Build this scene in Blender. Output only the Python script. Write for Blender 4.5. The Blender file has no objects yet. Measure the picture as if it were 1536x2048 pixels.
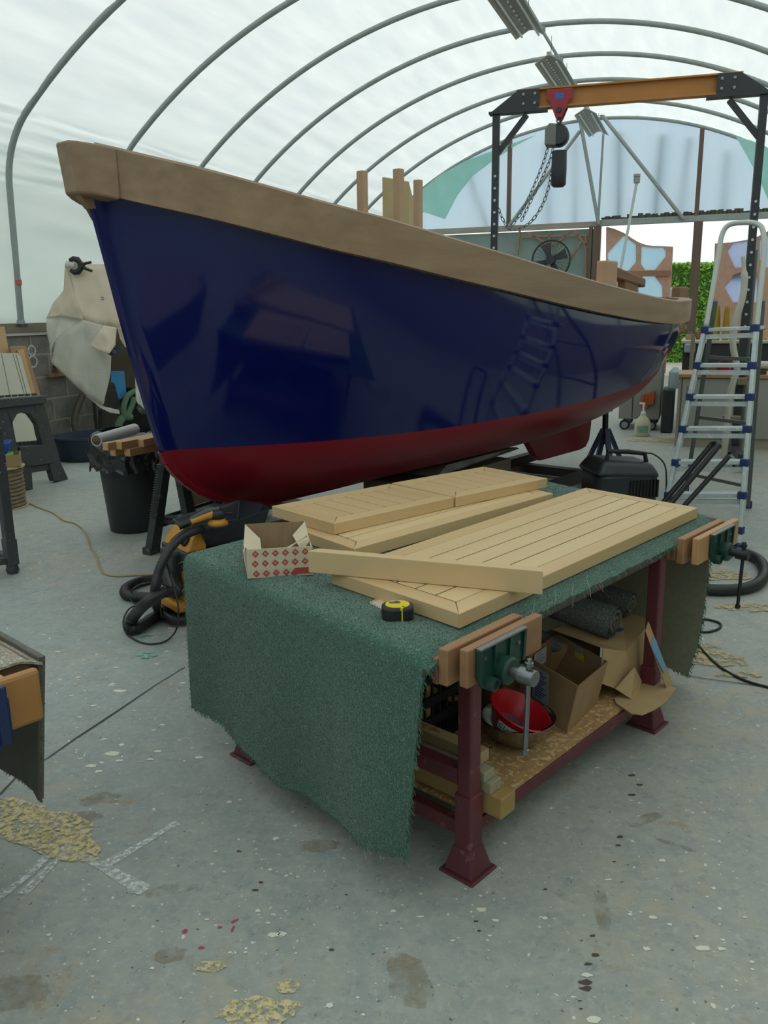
import bpy, bmesh, math, random
import numpy as np
from mathutils import Vector, Matrix, noise

random.seed(7)
SC = bpy.context.scene
COL = SC.collection

# ---------------------------------------------------------------- camera, sky, exposure
CAM_H, FOC, PITCH, ROLL = 1.55, 1675.0, math.radians(13.54), math.radians(-0.8)
cam_data = bpy.data.cameras.new('camera')
cam_data.sensor_fit = 'VERTICAL'
cam_data.sensor_height = 24.0
cam_data.lens = FOC / 2048 * 24.0
cam_data.clip_end = 300
camera = bpy.data.objects.new('camera', cam_data)
COL.objects.link(camera)
SC.camera = camera
camera.matrix_world = (Matrix.Translation((0, 0, CAM_H)) @ Matrix.Rotation(math.pi / 2 - PITCH, 4, 'X')
                       @ Matrix.Rotation(ROLL, 4, 'Z'))

world = bpy.data.worlds.new('overcast_sky')
SC.world = world
world.use_nodes = True
wn = world.node_tree
wn.nodes.clear()
w_out = wn.nodes.new('ShaderNodeOutputWorld')
w_bg = wn.nodes.new('ShaderNodeBackground')
w_tc = wn.nodes.new('ShaderNodeTexCoord')
w_sep = wn.nodes.new('ShaderNodeSeparateXYZ')
w_ramp = wn.nodes.new('ShaderNodeValToRGB')
w_ramp.color_ramp.elements[0].position = 0.0
w_ramp.color_ramp.elements[0].color = (0.70, 0.735, 0.76, 1)
w_ramp.color_ramp.elements[1].position = 1.0
w_ramp.color_ramp.elements[1].color = (1.0, 1.0, 0.98, 1)
wn.links.new(w_tc.outputs['Generated'], w_sep.inputs[0])
wn.links.new(w_sep.outputs['Z'], w_ramp.inputs[0])
wn.links.new(w_ramp.outputs[0], w_bg.inputs[0])
wn.links.new(w_bg.outputs[0], w_out.inputs[0])
w_bg.inputs[1].default_value = 1.38

# soft sun behind thin cloud, high and to the right
sun_data = bpy.data.lights.new('hazy_sun', 'SUN')
sun_data.energy = .8
sun_data.angle = math.radians(25)
sun_data.color = (1.0, 0.96, 0.9)
sun = bpy.data.objects.new('hazy_sun', sun_data)
COL.objects.link(sun)
sun.rotation_euler = (math.radians(28), math.radians(22), 0)

SC.view_settings.view_transform = 'Standard'
SC.view_settings.look = 'None'
SC.view_settings.gamma = 1.0
SC.view_settings.use_curve_mapping = False
SC.view_settings.exposure = 0.19
SC.cycles.max_bounces = 8
SC.cycles.diffuse_bounces = 4
SC.cycles.transmission_bounces = 6
SC.cycles.caustics_reflective = False
SC.cycles.caustics_refractive = False
SC.cycles.sample_clamp_indirect = 6.0

# ---------------------------------------------------------------- measuring: photograph pixel -> point in the place
_cp, _sp, _cr, _sr = math.cos(PITCH), math.sin(PITCH), math.cos(ROLL), math.sin(ROLL)

def ray(u, v):
    X, Y = u - 768, 1024 - v
    a, b = (X * _cr - Y * _sr) / FOC, (Y * _cr + X * _sr) / FOC
    return Vector((a, _cp + b * _sp, -_sp + b * _cp))

def at_z(u, v, z=0.0):
    r = ray(u, v)
    return Vector((0, 0, CAM_H)) + r * ((z - CAM_H) / r.z)

def at_d(u, v, d):
    return Vector((0, 0, CAM_H)) + ray(u, v) * d

def at_plane(u, v, p, n):
    r = ray(u, v)
    o = Vector((0, 0, CAM_H))
    return o + r * ((Vector(p) - o).dot(n) / r.dot(n))

class Frame:
    """a local frame standing on the floor; x, y and z planes can be met by a sight line"""
    def __init__(s, ox, oy, rz, oz=0.0):
        s.M = Matrix.Translation((ox, oy, oz)) @ Matrix.Rotation(rz, 4, 'Z')
        s.I = s.M.inverted()
        s.rz = rz
    def on(s, u, v, x=None, y=None, z=None):
        i, c = (0, x) if x is not None else (1, y) if y is not None else (2, z)
        o = s.I @ Vector((0, 0, CAM_H))
        r = s.I.to_3x3() @ ray(u, v)
        return o + r * ((c - o[i]) / r[i])
    def w(s, x, y, z=0):
        return s.M @ Vector((x, y, z))
    def sub(s, x, y, z=0, rz=0):
        return s.M @ Matrix.Translation((x, y, z)) @ Matrix.Rotation(rz, 4, 'Z')

BENCH = Frame(.094, 1.872, math.radians(47.4))       # x along the bench, y away from the camera
TUN = Frame(-4.1321, 10.4, math.radians(-20.564))    # x across the tunnel, y along it
BOAT = Frame(-1.365, 3.976, math.radians(50.8))      # x from stem to stern, -y is the near side

# ---------------------------------------------------------------- materials
def lin(c):
    if isinstance(c, str):
        c = [int(c[i:i + 2], 16) / 255 for i in (0, 2, 4)]
    return tuple((x / 12.92 if x <= .04045 else ((x + .055) / 1.055) ** 2.4) for x in c) + (1,)

MATS = {}
def mat(name, col, rough=.6, metal=0.0, var=None, scale=8.0, amt=.5, stretch=(1, 1, 1), bump=0.0, bscale=None,
        coat=0.0, spec=.5, detail=4.0, speck=None, sscale=60, samt=.62, transl=0.0, alpha=1.0, sheen=0.0):
    if name in MATS:
        return MATS[name]
    m = bpy.data.materials.new(name)
    m.use_nodes = True
    nt = m.node_tree
    b = nt.nodes['Principled BSDF']
    b.inputs['Roughness'].default_value = rough
    b.inputs['Metallic'].default_value = metal
    b.inputs['Specular IOR Level'].default_value = spec
    b.inputs['Coat Weight'].default_value = coat
    b.inputs['Coat Roughness'].default_value = .04
    b.inputs['Sheen Weight'].default_value = sheen
    b.inputs['Base Color'].default_value = lin(col)
    m.diffuse_color = lin(col)
    tc = nt.nodes.new('ShaderNodeTexCoord')
    mp = nt.nodes.new('ShaderNodeMapping')
    mp.inputs['Scale'].default_value = stretch
    nt.links.new(tc.outputs['Object'], mp.inputs[0])
    if var is not None:
        nz = nt.nodes.new('ShaderNodeTexNoise')
        nz.inputs['Scale'].default_value = scale
        nz.inputs['Detail'].default_value = detail
        nt.links.new(mp.outputs[0], nz.inputs['Vector'])
        rp = nt.nodes.new('ShaderNodeValToRGB')
        rp.color_ramp.elements[0].position = .5 - amt * .5
        rp.color_ramp.elements[1].position = .5 + amt * .5
        rp.color_ramp.elements[0].color = lin(col)
        rp.color_ramp.elements[1].color = lin(var)
        nt.links.new(nz.outputs[0], rp.inputs[0])
        last = rp.outputs[0]
        if speck is not None:
            n2 = nt.nodes.new('ShaderNodeTexNoise')
            n2.inputs['Scale'].default_value = sscale
            n2.inputs['Detail'].default_value = 2
            nt.links.new(tc.outputs['Object'], n2.inputs['Vector'])
            r2 = nt.nodes.new('ShaderNodeValToRGB')
            r2.color_ramp.elements[0].position = samt
            r2.color_ramp.elements[1].position = samt + .03
            r2.color_ramp.elements[0].color = (0, 0, 0, 1)
            nt.links.new(n2.outputs[0], r2.inputs[0])
            mx = nt.nodes.new('ShaderNodeMixRGB')
            mx.inputs[2].default_value = lin(speck)
            nt.links.new(r2.outputs[0], mx.inputs[0])
            nt.links.new(last, mx.inputs[1])
            last = mx.outputs[0]
        nt.links.new(last, b.inputs['Base Color'])
    if bump:
        n3 = nt.nodes.new('ShaderNodeTexNoise')
        n3.inputs['Scale'].default_value = bscale or scale * 2
        n3.inputs['Detail'].default_value = 3
        nt.links.new(mp.outputs[0], n3.inputs['Vector'])
        bp = nt.nodes.new('ShaderNodeBump')
        bp.inputs['Strength'].default_value = min(1, bump)
        bp.inputs['Distance'].default_value = .004
        nt.links.new(n3.outputs[0], bp.inputs['Height'])
        nt.links.new(bp.outputs[0], b.inputs['Normal'])
    if transl or alpha < 1:
        out = nt.nodes['Material Output']
        sh = b.outputs[0]
        if transl:
            tr = nt.nodes.new('ShaderNodeBsdfTranslucent')
            tr.inputs[0].default_value = lin(col)
            if var is not None:
                nt.links.new(last, tr.inputs[0])
            ms = nt.nodes.new('ShaderNodeMixShader')
            ms.inputs[0].default_value = transl
            nt.links.new(sh, ms.inputs[1]); nt.links.new(tr.outputs[0], ms.inputs[2])
            sh = ms.outputs[0]
        if alpha < 1:
            tp = nt.nodes.new('ShaderNodeBsdfTransparent')
            ms = nt.nodes.new('ShaderNodeMixShader')
            ms.inputs[0].default_value = alpha
            nt.links.new(tp.outputs[0], ms.inputs[1]); nt.links.new(sh, ms.inputs[2])
            sh = ms.outputs[0]
        nt.links.new(sh, out.inputs[0])
    MATS[name] = m
    return m

def wood(name, c1, c2, axis='x', scale=9, rough=.55, amt=.55, bump=.15, coat=0.0):
    s = {'x': (.09, 1, 1), 'y': (1, .09, 1), 'z': (1, 1, .09)}[axis]
    return mat(name, c1, rough, var=c2, scale=scale, amt=amt, stretch=s, bump=bump, bscale=60, coat=coat, detail=6)

# ---------------------------------------------------------------- mesh gathering
class G:
    def __init__(s, T=None):
        s.v, s.f = [], []
        s.T = T
    def add(s, vs, fs):
        n = len(s.v)
        s.v += [tuple(s.T @ Vector(p)) if s.T is not None else tuple(p) for p in vs]
        s.f += [tuple(i + n for i in f) for f in fs]
        return s
    def hexa(s, p):      # 8 points: bottom ring 0-3 anticlockwise, top ring 4-7
        return s.add(p, [(3, 2, 1, 0), (4, 5, 6, 7), (0, 1, 5, 4), (1, 2, 6, 5), (2, 3, 7, 6), (3, 0, 4, 7)])
    def box(s, x0, x1, y0, y1, z0, z1, M=None):
        p = [(x0, y0, z0), (x1, y0, z0), (x1, y1, z0), (x0, y1, z0), (x0, y0, z1), (x1, y0, z1), (x1, y1, z1), (x0, y1, z1)]
        if M is not None:
            p = [M @ Vector(q) for q in p]
        return s.hexa(p)
    def cbox(s, c, size, rot=None):
        M = Matrix.Translation(c) @ (rot.to_4x4() if rot is not None else Matrix.Identity(4))
        a, b, d = size[0] / 2, size[1] / 2, size[2] / 2
        return s.box(-a, a, -b, b, -d, d, M)
    def beam(s, p0, p1, w, h, up=(0, 0, 1)):     # rectangular bar, w sideways, h along up
        p0, p1 = Vector(p0), Vector(p1)
        d = (p1 - p0).normalized()
        u = Vector(up)
        side = d.cross(u)
        if side.length < 1e-4:
            side = d.cross(Vector((1, 0, 0)))
        side.normalize()
        u = side.cross(d).normalized()
        a, b = side * w / 2, u * h / 2
        ps = [p0 - a - b, p0 + a - b, p0 + a + b, p0 - a + b, p1 - a - b, p1 + a - b, p1 + a + b, p1 - a + b]
        return s.hexa(ps)
    def prism(s, poly, n0, n1, M=None):          # poly in local xy, extruded z n0..n1
        k = len(poly)
        ps = [Vector((x, y, n0)) for x, y in poly] + [Vector((x, y, n1)) for x, y in poly]
        if M is not None:
            ps = [M @ p for p in ps]
        return s.add(ps, [tuple(range(k - 1, -1, -1)), tuple(range(k, 2 * k))] + [(i, (i + 1) % k, k + (i + 1) % k, k + i) for i in range(k)])
    def slab(s, pts, off):                       # any planar 3-D polygon pushed along off
        k = len(pts)
        off = Vector(off)
        ps = [Vector(p) for p in pts] + [Vector(p) + off for p in pts]
        return s.add(ps, [tuple(range(k - 1, -1, -1)), tuple(range(k, 2 * k))] + [(i, (i + 1) % k, k + (i + 1) % k, k + i) for i in range(k)])
    def tube(s, path, r, n=8, closed=False, caps=True, sq=1.0):
        P = [Vector(p) for p in path]
        m = len(P)
        R = r if isinstance(r, (list, tuple)) else [r] * m
        up = None
        rings = []
        for i in range(m):
            a = P[i - 1] if (i > 0 or closed) else P[i]
            b = P[(i + 1) % m] if (i < m - 1 or closed) else P[i]
            t = (b - a)
            t = t.normalized() if t.length > 1e-9 else Vector((0, 0, 1))
            if up is None:
                up = t.orthogonal().normalized()
            up = (up - t * up.dot(t))
            up = up.normalized() if up.length > 1e-6 else t.orthogonal().normalized()
            w = t.cross(up)
            rings.append([P[i] + (up * math.cos(q) + w * math.sin(q) * sq) * R[i] for q in [2 * math.pi * j / n for j in range(n)]])
        vs = [p for r_ in rings for p in r_]
        fs = []
        for i in range(m if closed else m - 1):
            a, b = i * n, ((i + 1) % m) * n
            for j in range(n):
                fs.append((a + j, a + (j + 1) % n, b + (j + 1) % n, b + j))
        if caps and not closed:
            fs.append(tuple(range(n - 1, -1, -1)))
            fs.append(tuple((m - 1) * n + j for j in range(n)))
        return s.add(vs, fs)
    def cyl(s, p0, p1, r0, r1=None, n=12):
        return s.tube([p0, p1], [r0, r0 if r1 is None else r1], n)
    def lathe(s, prof, n=24, c=(0, 0, 0), M=None, sy=1.0):
        vs, fs = [], []
        for r, z in prof:
            for j in range(n):
                q = 2 * math.pi * j / n
                p = Vector((c[0] + r * math.cos(q), c[1] + r * math.sin(q) * sy, c[2] + z))
                vs.append(M @ p if M is not None else p)
        for i in range(len(prof) - 1):
            for j in range(n):
                fs.append((i * n + j, i * n + (j + 1) % n, (i + 1) * n + (j + 1) % n, (i + 1) * n + j))
        shut = prof[0] == prof[-1]
        if prof[0][0] > 1e-5 and not shut:
            fs.append(tuple(range(n - 1, -1, -1)))
        if prof[-1][0] > 1e-5 and not shut:
            fs.append(tuple((len(prof) - 1) * n + j for j in range(n)))
        return s.add(vs, fs)
    def grid(s, fn, nu, nv, thick=None):
        vs = [fn(i / nu, j / nv) for j in range(nv + 1) for i in range(nu + 1)]
        fs = [(j * (nu + 1) + i, j * (nu + 1) + i + 1, (j + 1) * (nu + 1) + i + 1, (j + 1) * (nu + 1) + i) for j in range(nv) for i in range(nu)]
        if thick is not None:
            t = Vector(thick)
            k = len(vs)
            vs = vs + [Vector(p) + t for p in vs]
            fs = fs + [tuple(q + k for q in reversed(f)) for f in fs]
            rim = [i for i in range(nu + 1)] + [j * (nu + 1) + nu for j in range(1, nv + 1)] + [nv * (nu + 1) + i for i in range(nu - 1, -1, -1)] + [j * (nu + 1) for j in range(nv - 1, 0, -1)]
            for a, b in zip(rim, rim[1:] + rim[:1]):
                fs.append((b, a, a + k, b + k))
        return s.add(vs, fs)
    def obj(s, name, material, parent=None, M=None, smooth=False, bev=0.0, seg=2, **tags):
        me = bpy.data.meshes.new(name)
        me.from_pydata(s.v, [], s.f)
        me.validate()
        if not s.f or True:
            bm = bmesh.new(); bm.from_mesh(me)
            bmesh.ops.recalc_face_normals(bm, faces=bm.faces)
            bm.to_mesh(me); bm.free()
        for mm in (material if isinstance(material, (list, tuple)) else [material]):
            me.materials.append(mm)
        if smooth:
            me.shade_smooth()
            if smooth != 'all':
                me.set_sharp_from_angle(angle=math.radians(smooth if isinstance(smooth, (int, float)) and smooth > 1 else 40))
        o = bpy.data.objects.new(name, me)
        COL.objects.link(o)
        if parent is not None:
            o.parent = parent
        if M is not None:
            o.matrix_world = M
        if bev:
            bv = o.modifiers.new('bevel', 'BEVEL')
            bv.width = bev; bv.segments = seg; bv.limit_method = 'ANGLE'; bv.angle_limit = math.radians(40)
            bv.harden_normals = False
        for k_, v_ in tags.items():
            o['category' if k_ == 'cat' else k_] = v_
        return o

def thing(name, label, cat, M=None, group=None):
    o = bpy.data.objects.new(name, None)
    o.empty_display_size = .1
    COL.objects.link(o)
    if M is not None:
        o.matrix_world = M
    o['label'] = label
    o['category'] = cat
    if group:
        o['group'] = group
    return o

def copy_thing(o, M, label=None):
    def rec(src, par):
        c = src.copy(); COL.objects.link(c)
        if par is not None:
            c.parent = par
        for ch in src.children:
            rec(ch, c)
        return c
    c = rec(o, None)
    c.matrix_world = M
    if label:
        c['label'] = label
    return c

def catmull(pts, k=8, closed=False):
    P = [Vector(p) for p in pts]
    n = len(P)
    out = []
    for i in range(n if closed else n - 1):
        p0 = P[i - 1] if (i > 0 or closed) else P[i]
        p1, p2 = P[i], P[(i + 1) % n]
        p3 = P[(i + 2) % n] if (i + 2 < n or closed) else P[(i + 1) % n]
        for j in range(k):
            t = j / k
            out.append(.5 * ((2 * p1) + (-p0 + p2) * t + (2 * p0 - 5 * p1 + 4 * p2 - p3) * t * t + (-p0 + 3 * p1 - 3 * p2 + p3) * t ** 3))
    if not closed:
        out.append(P[-1])
    return out

def text_mesh(name, body, size, material, parent, M, extrude=.0004):
    cu = bpy.data.curves.new(name, 'FONT')
    cu.body = body; cu.size = size; cu.extrude = extrude; cu.align_x = 'CENTER'; cu.align_y = 'CENTER'
    tmp = bpy.data.objects.new('tmp_text', cu)
    COL.objects.link(tmp)
    dg = bpy.context.evaluated_depsgraph_get()
    me = bpy.data.meshes.new_from_object(tmp.evaluated_get(dg))
    bpy.data.objects.remove(tmp)
    me.transform(M)
    me.materials.clear(); me.materials.append(material)
    o = bpy.data.objects.new(name, me)
    COL.objects.link(o)
    o.parent = parent
    return o

def axes(origin, xdir, ydir):
    x = Vector(xdir).normalized(); z = x.cross(Vector(ydir)).normalized(); y = z.cross(x)
    return Matrix(((x.x, y.x, z.x, origin[0]), (x.y, y.y, z.y, origin[1]), (x.z, y.z, z.z, origin[2]), (0, 0, 0, 1)))

# ================================================================ THE SETTING
def struct(o):
    o['kind'] = 'structure'
    return o

SP = 1.6473
def hoop_profile():
    r1, a1, r2, zs, lean = 1.0531, math.radians(48.84), 7.0759, 2.975, .0353
    pts = [((z - 1.4) * lean, z) for z in [1.42 + (zs - 1.42) * i / 6 for i in range(6)]]
    h0 = math.atan(lean)
    x, z = (zs - 1.4) * lean, zs
    for i in range(13):
        t = h0 + (a1 - h0) * i / 12
        pts.append((x + r1 * (math.cos(h0) - math.cos(t)), z + r1 * (math.sin(t) - math.sin(h0))))
    x, z = pts[-1]
    for i in range(1, 25):
        t = a1 + (math.pi / 2 - a1) * i / 24
        pts.append((x + r2 * (math.cos(a1) - math.cos(t)), z + r2 * (math.sin(t) - math.sin(a1))))
    W = pts[-1][0]
    return pts + [(2 * W - q[0], q[1]) for q in pts[-2::-1]]
PROF = hoop_profile()
WID = PROF[-1][0]
RIDGE = max(z for x, z in PROF)
GY = 7 * SP                                           # the gable stands on the last hoop
BACKY = -9 * SP

film = mat('polythene', 'dae1df', .35, var='c8d2d2', scale=5.5, amt=.62, stretch=(1, .16, 1), transl=.78, spec=.3, detail=7, bump=.5, bscale=9)
def film_grime():
    nt = film.node_tree
    b = nt.nodes['Principled BSDF']
    src = b.inputs['Base Color'].links[0].from_socket
    tc = nt.nodes.new('ShaderNodeTexCoord'); sp = nt.nodes.new('ShaderNodeSeparateXYZ'); nt.links.new(tc.outputs['Object'], sp.inputs[0])
    nz_ = nt.nodes.new('ShaderNodeTexNoise'); nz_.inputs['Scale'].default_value = 1.3; nz_.inputs['Detail'].default_value = 5; nt.links.new(tc.outputs['Object'], nz_.inputs['Vector'])
    ad = nt.nodes.new('ShaderNodeMath'); ad.operation = 'MULTIPLY_ADD'; ad.inputs[1].default_value = 1.6; nt.links.new(nz_.outputs[0], ad.inputs[0]); nt.links.new(sp.outputs['Z'], ad.inputs[2])
    mr = nt.nodes.new('ShaderNodeMapRange'); mr.inputs[1].default_value = 2.2; mr.inputs[2].default_value = 5.2; mr.inputs[3].default_value = .85; mr.inputs[4].default_value = 0.0; nt.links.new(ad.outputs[0], mr.inputs[0])
    mx = nt.nodes.new('ShaderNodeMixRGB'); mx.inputs[2].default_value = lin('bccdc3'); nt.links.new(mr.outputs[0], mx.inputs[0]); nt.links.new(src, mx.inputs[1])
    for l in list(nt.links):
        if l.from_socket == src and l.to_node != mx:
            t = l.to_socket; nt.links.remove(l); nt.links.new(mx.outputs[0], t)
film_grime()      # green algae and dust on the lower part of the old cover
steel_tube = mat('galvanised_tube', '99a19d', .45, metal=.1, var='838c88', scale=6, amt=.6)
m_floor = mat('painted_concrete', '8d9896', .62)

def build_floor_material():
    m = m_floor
    nt = m.node_tree
    b = nt.nodes['Principled BSDF']
    tc = nt.nodes.new('ShaderNodeTexCoord')
    def nz(scale, detail=4, rough=.55, off=0.0, sc=(1, 1, 1)):
        mp = nt.nodes.new('ShaderNodeMapping')
        mp.inputs['Location'].default_value = (off, off * .7, 0)
        mp.inputs['Scale'].default_value = sc
        nt.links.new(tc.outputs['Object'], mp.inputs[0])
        n = nt.nodes.new('ShaderNodeTexNoise')
        n.inputs['Scale'].default_value = scale
        n.inputs['Detail'].default_value = detail
        n.inputs['Roughness'].default_value = rough
        nt.links.new(mp.outputs[0], n.inputs['Vector'])
        return n.outputs[0]
    def ramp(x, a, bb, inv=False):
        r = nt.nodes.new('ShaderNodeValToRGB')
        r.color_ramp.elements[0].position = a
        r.color_ramp.elements[1].position = bb
        if inv:
            r.color_ramp.elements[0].color = (1, 1, 1, 1); r.color_ramp.elements[1].color = (0, 0, 0, 1)
        nt.links.new(x, r.inputs[0])
        return r.outputs[0]
    def mul(x, y):
        q = nt.nodes.new('ShaderNodeMath'); q.operation = 'MULTIPLY'
        nt.links.new(x, q.inputs[0])
        if isinstance(y, float):
            q.inputs[1].default_value = y
        else:
            nt.links.new(y, q.inputs[1])
        return q.outputs[0]
    def mix(fac, c1, c2):
        q = nt.nodes.new('ShaderNodeMixRGB')
        if isinstance(fac, float):
            q.inputs[0].default_value = fac
        else:
            nt.links.new(fac, q.inputs[0])
        for i, c in ((1, c1), (2, c2)):
            if isinstance(c, str):
                q.inputs[i].default_value = lin(c)
            else:
                nt.links.new(c, q.inputs[i])
        return q.outputs[0]
    c = mix(ramp(nz(.7, 5), .38, .64), '9aa29f', 'acb2ad')
    c = mix(mul(ramp(nz(.33, 3, .5, 61), .42, .62), .6), c, 'b0ab99')
    c = mix(ramp(nz(9, 6, .7, 3), .35, .7), c, '8f9895')
    c = mix(mul(ramp(nz(22, 5, .75, 15), .54, .64), .45), c, '7c8380')
    c = mix(mul(ramp(nz(38, 5, .7, 5), .51, .69), .5), c, 'bdc0b6')
    # worn places where the paint has gone, dusty tan
    worn = mul(ramp(nz(1.1, 3, .5, 9), .50, .66), ramp(nz(11, 6, .75, 2), .48, .6))
    c = mix(mul(worn, .75), c, 'b5a88e')
    rust = mul(ramp(nz(2.3, 3, .5, 21), .56, .66), ramp(nz(17, 6, .75, 12), .53, .6))
    c = mix(mul(rust, .7), c, 'a08a6e')
    # small pale drips and dark scuffs
    c = mix(mul(ramp(nz(48, 2, .5, 31), .69, .71), ramp(nz(2.0, 2, .5, 4), .42, .55)), c, 'd9d9cc')
    c = mix(ramp(nz(34, 2, .4, 41), .735, .75), c, 'e2e2d6')
    c = mix(mul(ramp(nz(55, 2, .5, 51), .70, .74), .8), c, '4b5150')
    nt.links.new(c, b.inputs['Base Color'])
    rr = nt.nodes.new('ShaderNodeMapRange')
    rr.inputs[3].default_value = .42; rr.inputs[4].default_value = .7
    nt.links.new(nz(6, 4, .6, 8), rr.inputs[0])
    nt.links.new(rr.outputs[0], b.inputs['Roughness'])
    bp = nt.nodes.new('ShaderNodeBump')
    bp.inputs['Strength'].default_value = .25; bp.inputs['Distance'].default_value = .004
    nt.links.new(nz(40, 5, .6, 6), bp.inputs['Height'])
    nt.links.new(bp.outputs[0], b.inputs['Normal'])
build_floor_material()

g = G(TUN.M)
g.box(-.12, WID + .12, BACKY, GY + 1.0, -.15, 0)
floor = struct(g.obj('floor', m_floor))

def flat_patch(g, u, v, ru, rv, n=11, rot=0.0, z=.0012, jag=.35, seed=0):
    """irregular flat fleck lying on the floor, centred where the photograph shows it (size in metres)"""
    rnd = random.Random(seed * 31 + int(u * 7 + v))
    c = at_z(u, v, 0)
    ps = []
    for i in range(n):
        q = 2 * math.pi * i / n
        k = 1 - jag * rnd.random()
        x, y = ru * math.cos(q) * k, rv * math.sin(q) * k
        ps.append((c.x + x * math.cos(rot) - y * math.sin(rot), c.y + x * math.sin(rot) + y * math.cos(rot), z))
    g.add(ps, [tuple(range(n))])

def noisy(name, col, var, scale, lo, hi, rough=.8):
    """paint, dust or chalk with worn-through gaps"""
    m = mat(name, col, rough, var=var, scale=scale * 1.3, amt=.4)
    nt = m.node_tree
    b = nt.nodes['Principled BSDF']
    tc = nt.nodes.new('ShaderNodeTexCoord')
    n = nt.nodes.new('ShaderNodeTexNoise'); n.inputs['Scale'].default_value = scale; n.inputs['Detail'].default_value = 5
    n.inputs['Roughness'].default_value = .7
    nt.links.new(tc.outputs['Object'], n.inputs['Vector'])
    r = nt.nodes.new('ShaderNodeValToRGB')
    r.color_ramp.elements[0].position = lo; r.color_ramp.elements[1].position = hi
    nt.links.new(n.outputs[0], r.inputs[0])
    nt.links.new(r.outputs[0], b.inputs['Alpha'])
    return m
m_fleck = mat('cream_paint', 'dedccc', .6)
m_reddrop = mat('red_paint_drop', 'b04456', .6)
m_brownspot = mat('brown_stain', '54423a', .6)
m_tan = noisy('tan_dust', 'a39a86', '9b927e', 9, .42, .72)
m_yellow = noisy('yellow_paint_wear', 'd9c27a', 'd2c9ae', 55, .40, .56)
m_chalk = noisy('chalk', 'e2e6e2', 'd6dbd8', 70, .34, .62)
m_teal = noisy('teal_paint', '7fb5a4', '8fbfae', 40, .45, .55)
m_saw = noisy('sawdust', 'c4b48c', 'b3a27b', 22, .42, .56)

g = G()
rnd = random.Random(5)
fl = [(552, 1677, .016, .012), (548, 1870, .022, .014), (565, 1868, .014, .012), (590, 1652, .009, .007), (961, 1819, .02, .012), (991, 1841, .012, .009),
      (1217, 1760, .016, .006), (1323, 1721, .011, .01), (1265, 1683, .008, .006), (1407, 1897, .022, .012), (1442, 1898, .012, .009), (1427, 1777, .009, .008),
      (1174, 1950, .016, .01), (1427, 2013, .01, .009), (1185, 2040, .022, .012), (1262, 1601, .01, .005), (459, 1604, .012, .01), (480, 1600, .008, .006), (1295, 1898, .012, .01),
      (222, 1508, .04, .022), (180, 1532, .028, .014), (240, 1382, .035, .018), (197, 1543, .02, .01), (1194, 1536, .014, .006), (842, 1788, .008, .006), (787, 1822, .01, .008),
      (840, 1834, .012, .006), (660, 2012, .012, .011), (515, 1822, .01, .008), (540, 1740, .009, .006), (572, 1752, .008, .006), (1090, 1837, .01, .007), (1306, 1835, .016, .007)]
for i, (u, v, a, b_) in enumerate(fl):
    flat_patch(g, u, v, a, b_, seed=i, jag=.5)
for i in range(230):
    u, v = rnd.uniform(60, 1530), 1330 + 700 * rnd.random() ** .8
    r = .0018 + .0045 * rnd.random() ** 3
    flat_patch(g, u, v, r * 1.4, r, n=7, seed=i)
for i in range(120):
    u, v = rnd.uniform(60, 420), rnd.uniform(1050, 1540)
    r = .003 + .008 * rnd.random() ** 3
    flat_patch(g, u, v, r * 1.8, r, n=7, seed=i)
g.obj('paint_fleck', m_fleck, floor, kind='stuff')
g = G()
for i, (u, v, a) in enumerate([(1263, 1551, .014), (1280, 1570, .012), (1262, 1590, .014), (1240, 1674, .012), (1236, 1691, .009), (1228, 1724, .006), (1190, 1950 - 40, .012),
                               (1176, 1928, .01), (1172, 1965, .018), (1172, 1978, .016), (1185, 1872, .01), (1162, 2018, .005), (1160, 2002, .005), (522, 1765, .009), (510, 1781, .01), (478, 1703, .008),
                               (1090, 1779, .008), (662, 1900, .008), (692, 1790, .005), (735, 1669, .006), (952, 1843, .008), (958, 1862, .008)]):
    flat_patch(g, u, v, a * 1.2, a * .6, seed=i, n=9, jag=.5)
g.obj('brown_stain', m_brownspot, floor, kind='stuff')
g = G()
for i, (u, v, a, b_, r) in enumerate([(470, 1842, .014, .006, .7), (466, 1858, .014, .004, 1.4), (440, 1855, .008, .005, 0), (403, 1896, .01, .007, 0), (370, 1863, .008, .01, 0)]):
    flat_patch(g, u, v, a, b_, seed=i, rot=r)
g.obj('red_paint_drop', m_reddrop, floor, kind='stuff')

def patches(name, material, lst, z):
    g = G()
    for i, (u, v, a, b_, r) in enumerate(lst):
        flat_patch(g, u, v, a, b_, n=22, rot=r, z=z + i * .00012, jag=.3, seed=i + 5)
    return g.obj(name, material, floor, kind='stuff')
patches('dust_patch', m_tan, [(640, 1690, .07, .04, 0), (1290, 1640, .08, .025, .5), (1205, 1830, .022, .13, -.15), (150, 1640, .09, .05, .2), (200, 1600, .08, .05, 0), (340, 1780, .08, .03, .3),
                              (30, 1985, .1, .06, 0), (820, 1960, .06, .1, .3), (340, 1910, .05, .03, 0), (1350, 1690, .08, .012, -.6)], .0008)
patches('yellow_paint_patch', m_yellow, [(90, 1655, .22, .10, -.35), (520, 2025, .11, .05, 0), (420, 1935, .045, .022, 0), (575, 1975, .035, .025, 0), (120, 1690, .18, .07, -.35), (30, 1620, .15, .06, -.3)], .0032)
patches('sawdust', m_saw, [(1430, 1320, .17, .1, 0), (1440, 1150, .2, .13, 0), (1500, 1215, .2, .08, 0), (1400, 1300, .13, .06, .4), (1480, 1350, .12, .04, 0), (1380, 880, .8, .25, 0), (1300, 1330, .2, .08, 0)], .0042)
patches('teal_paint_spill', m_teal, [(295, 1312, .06, .045, 0), (290, 1273, .05, .02, .5)], .0052)

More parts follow.
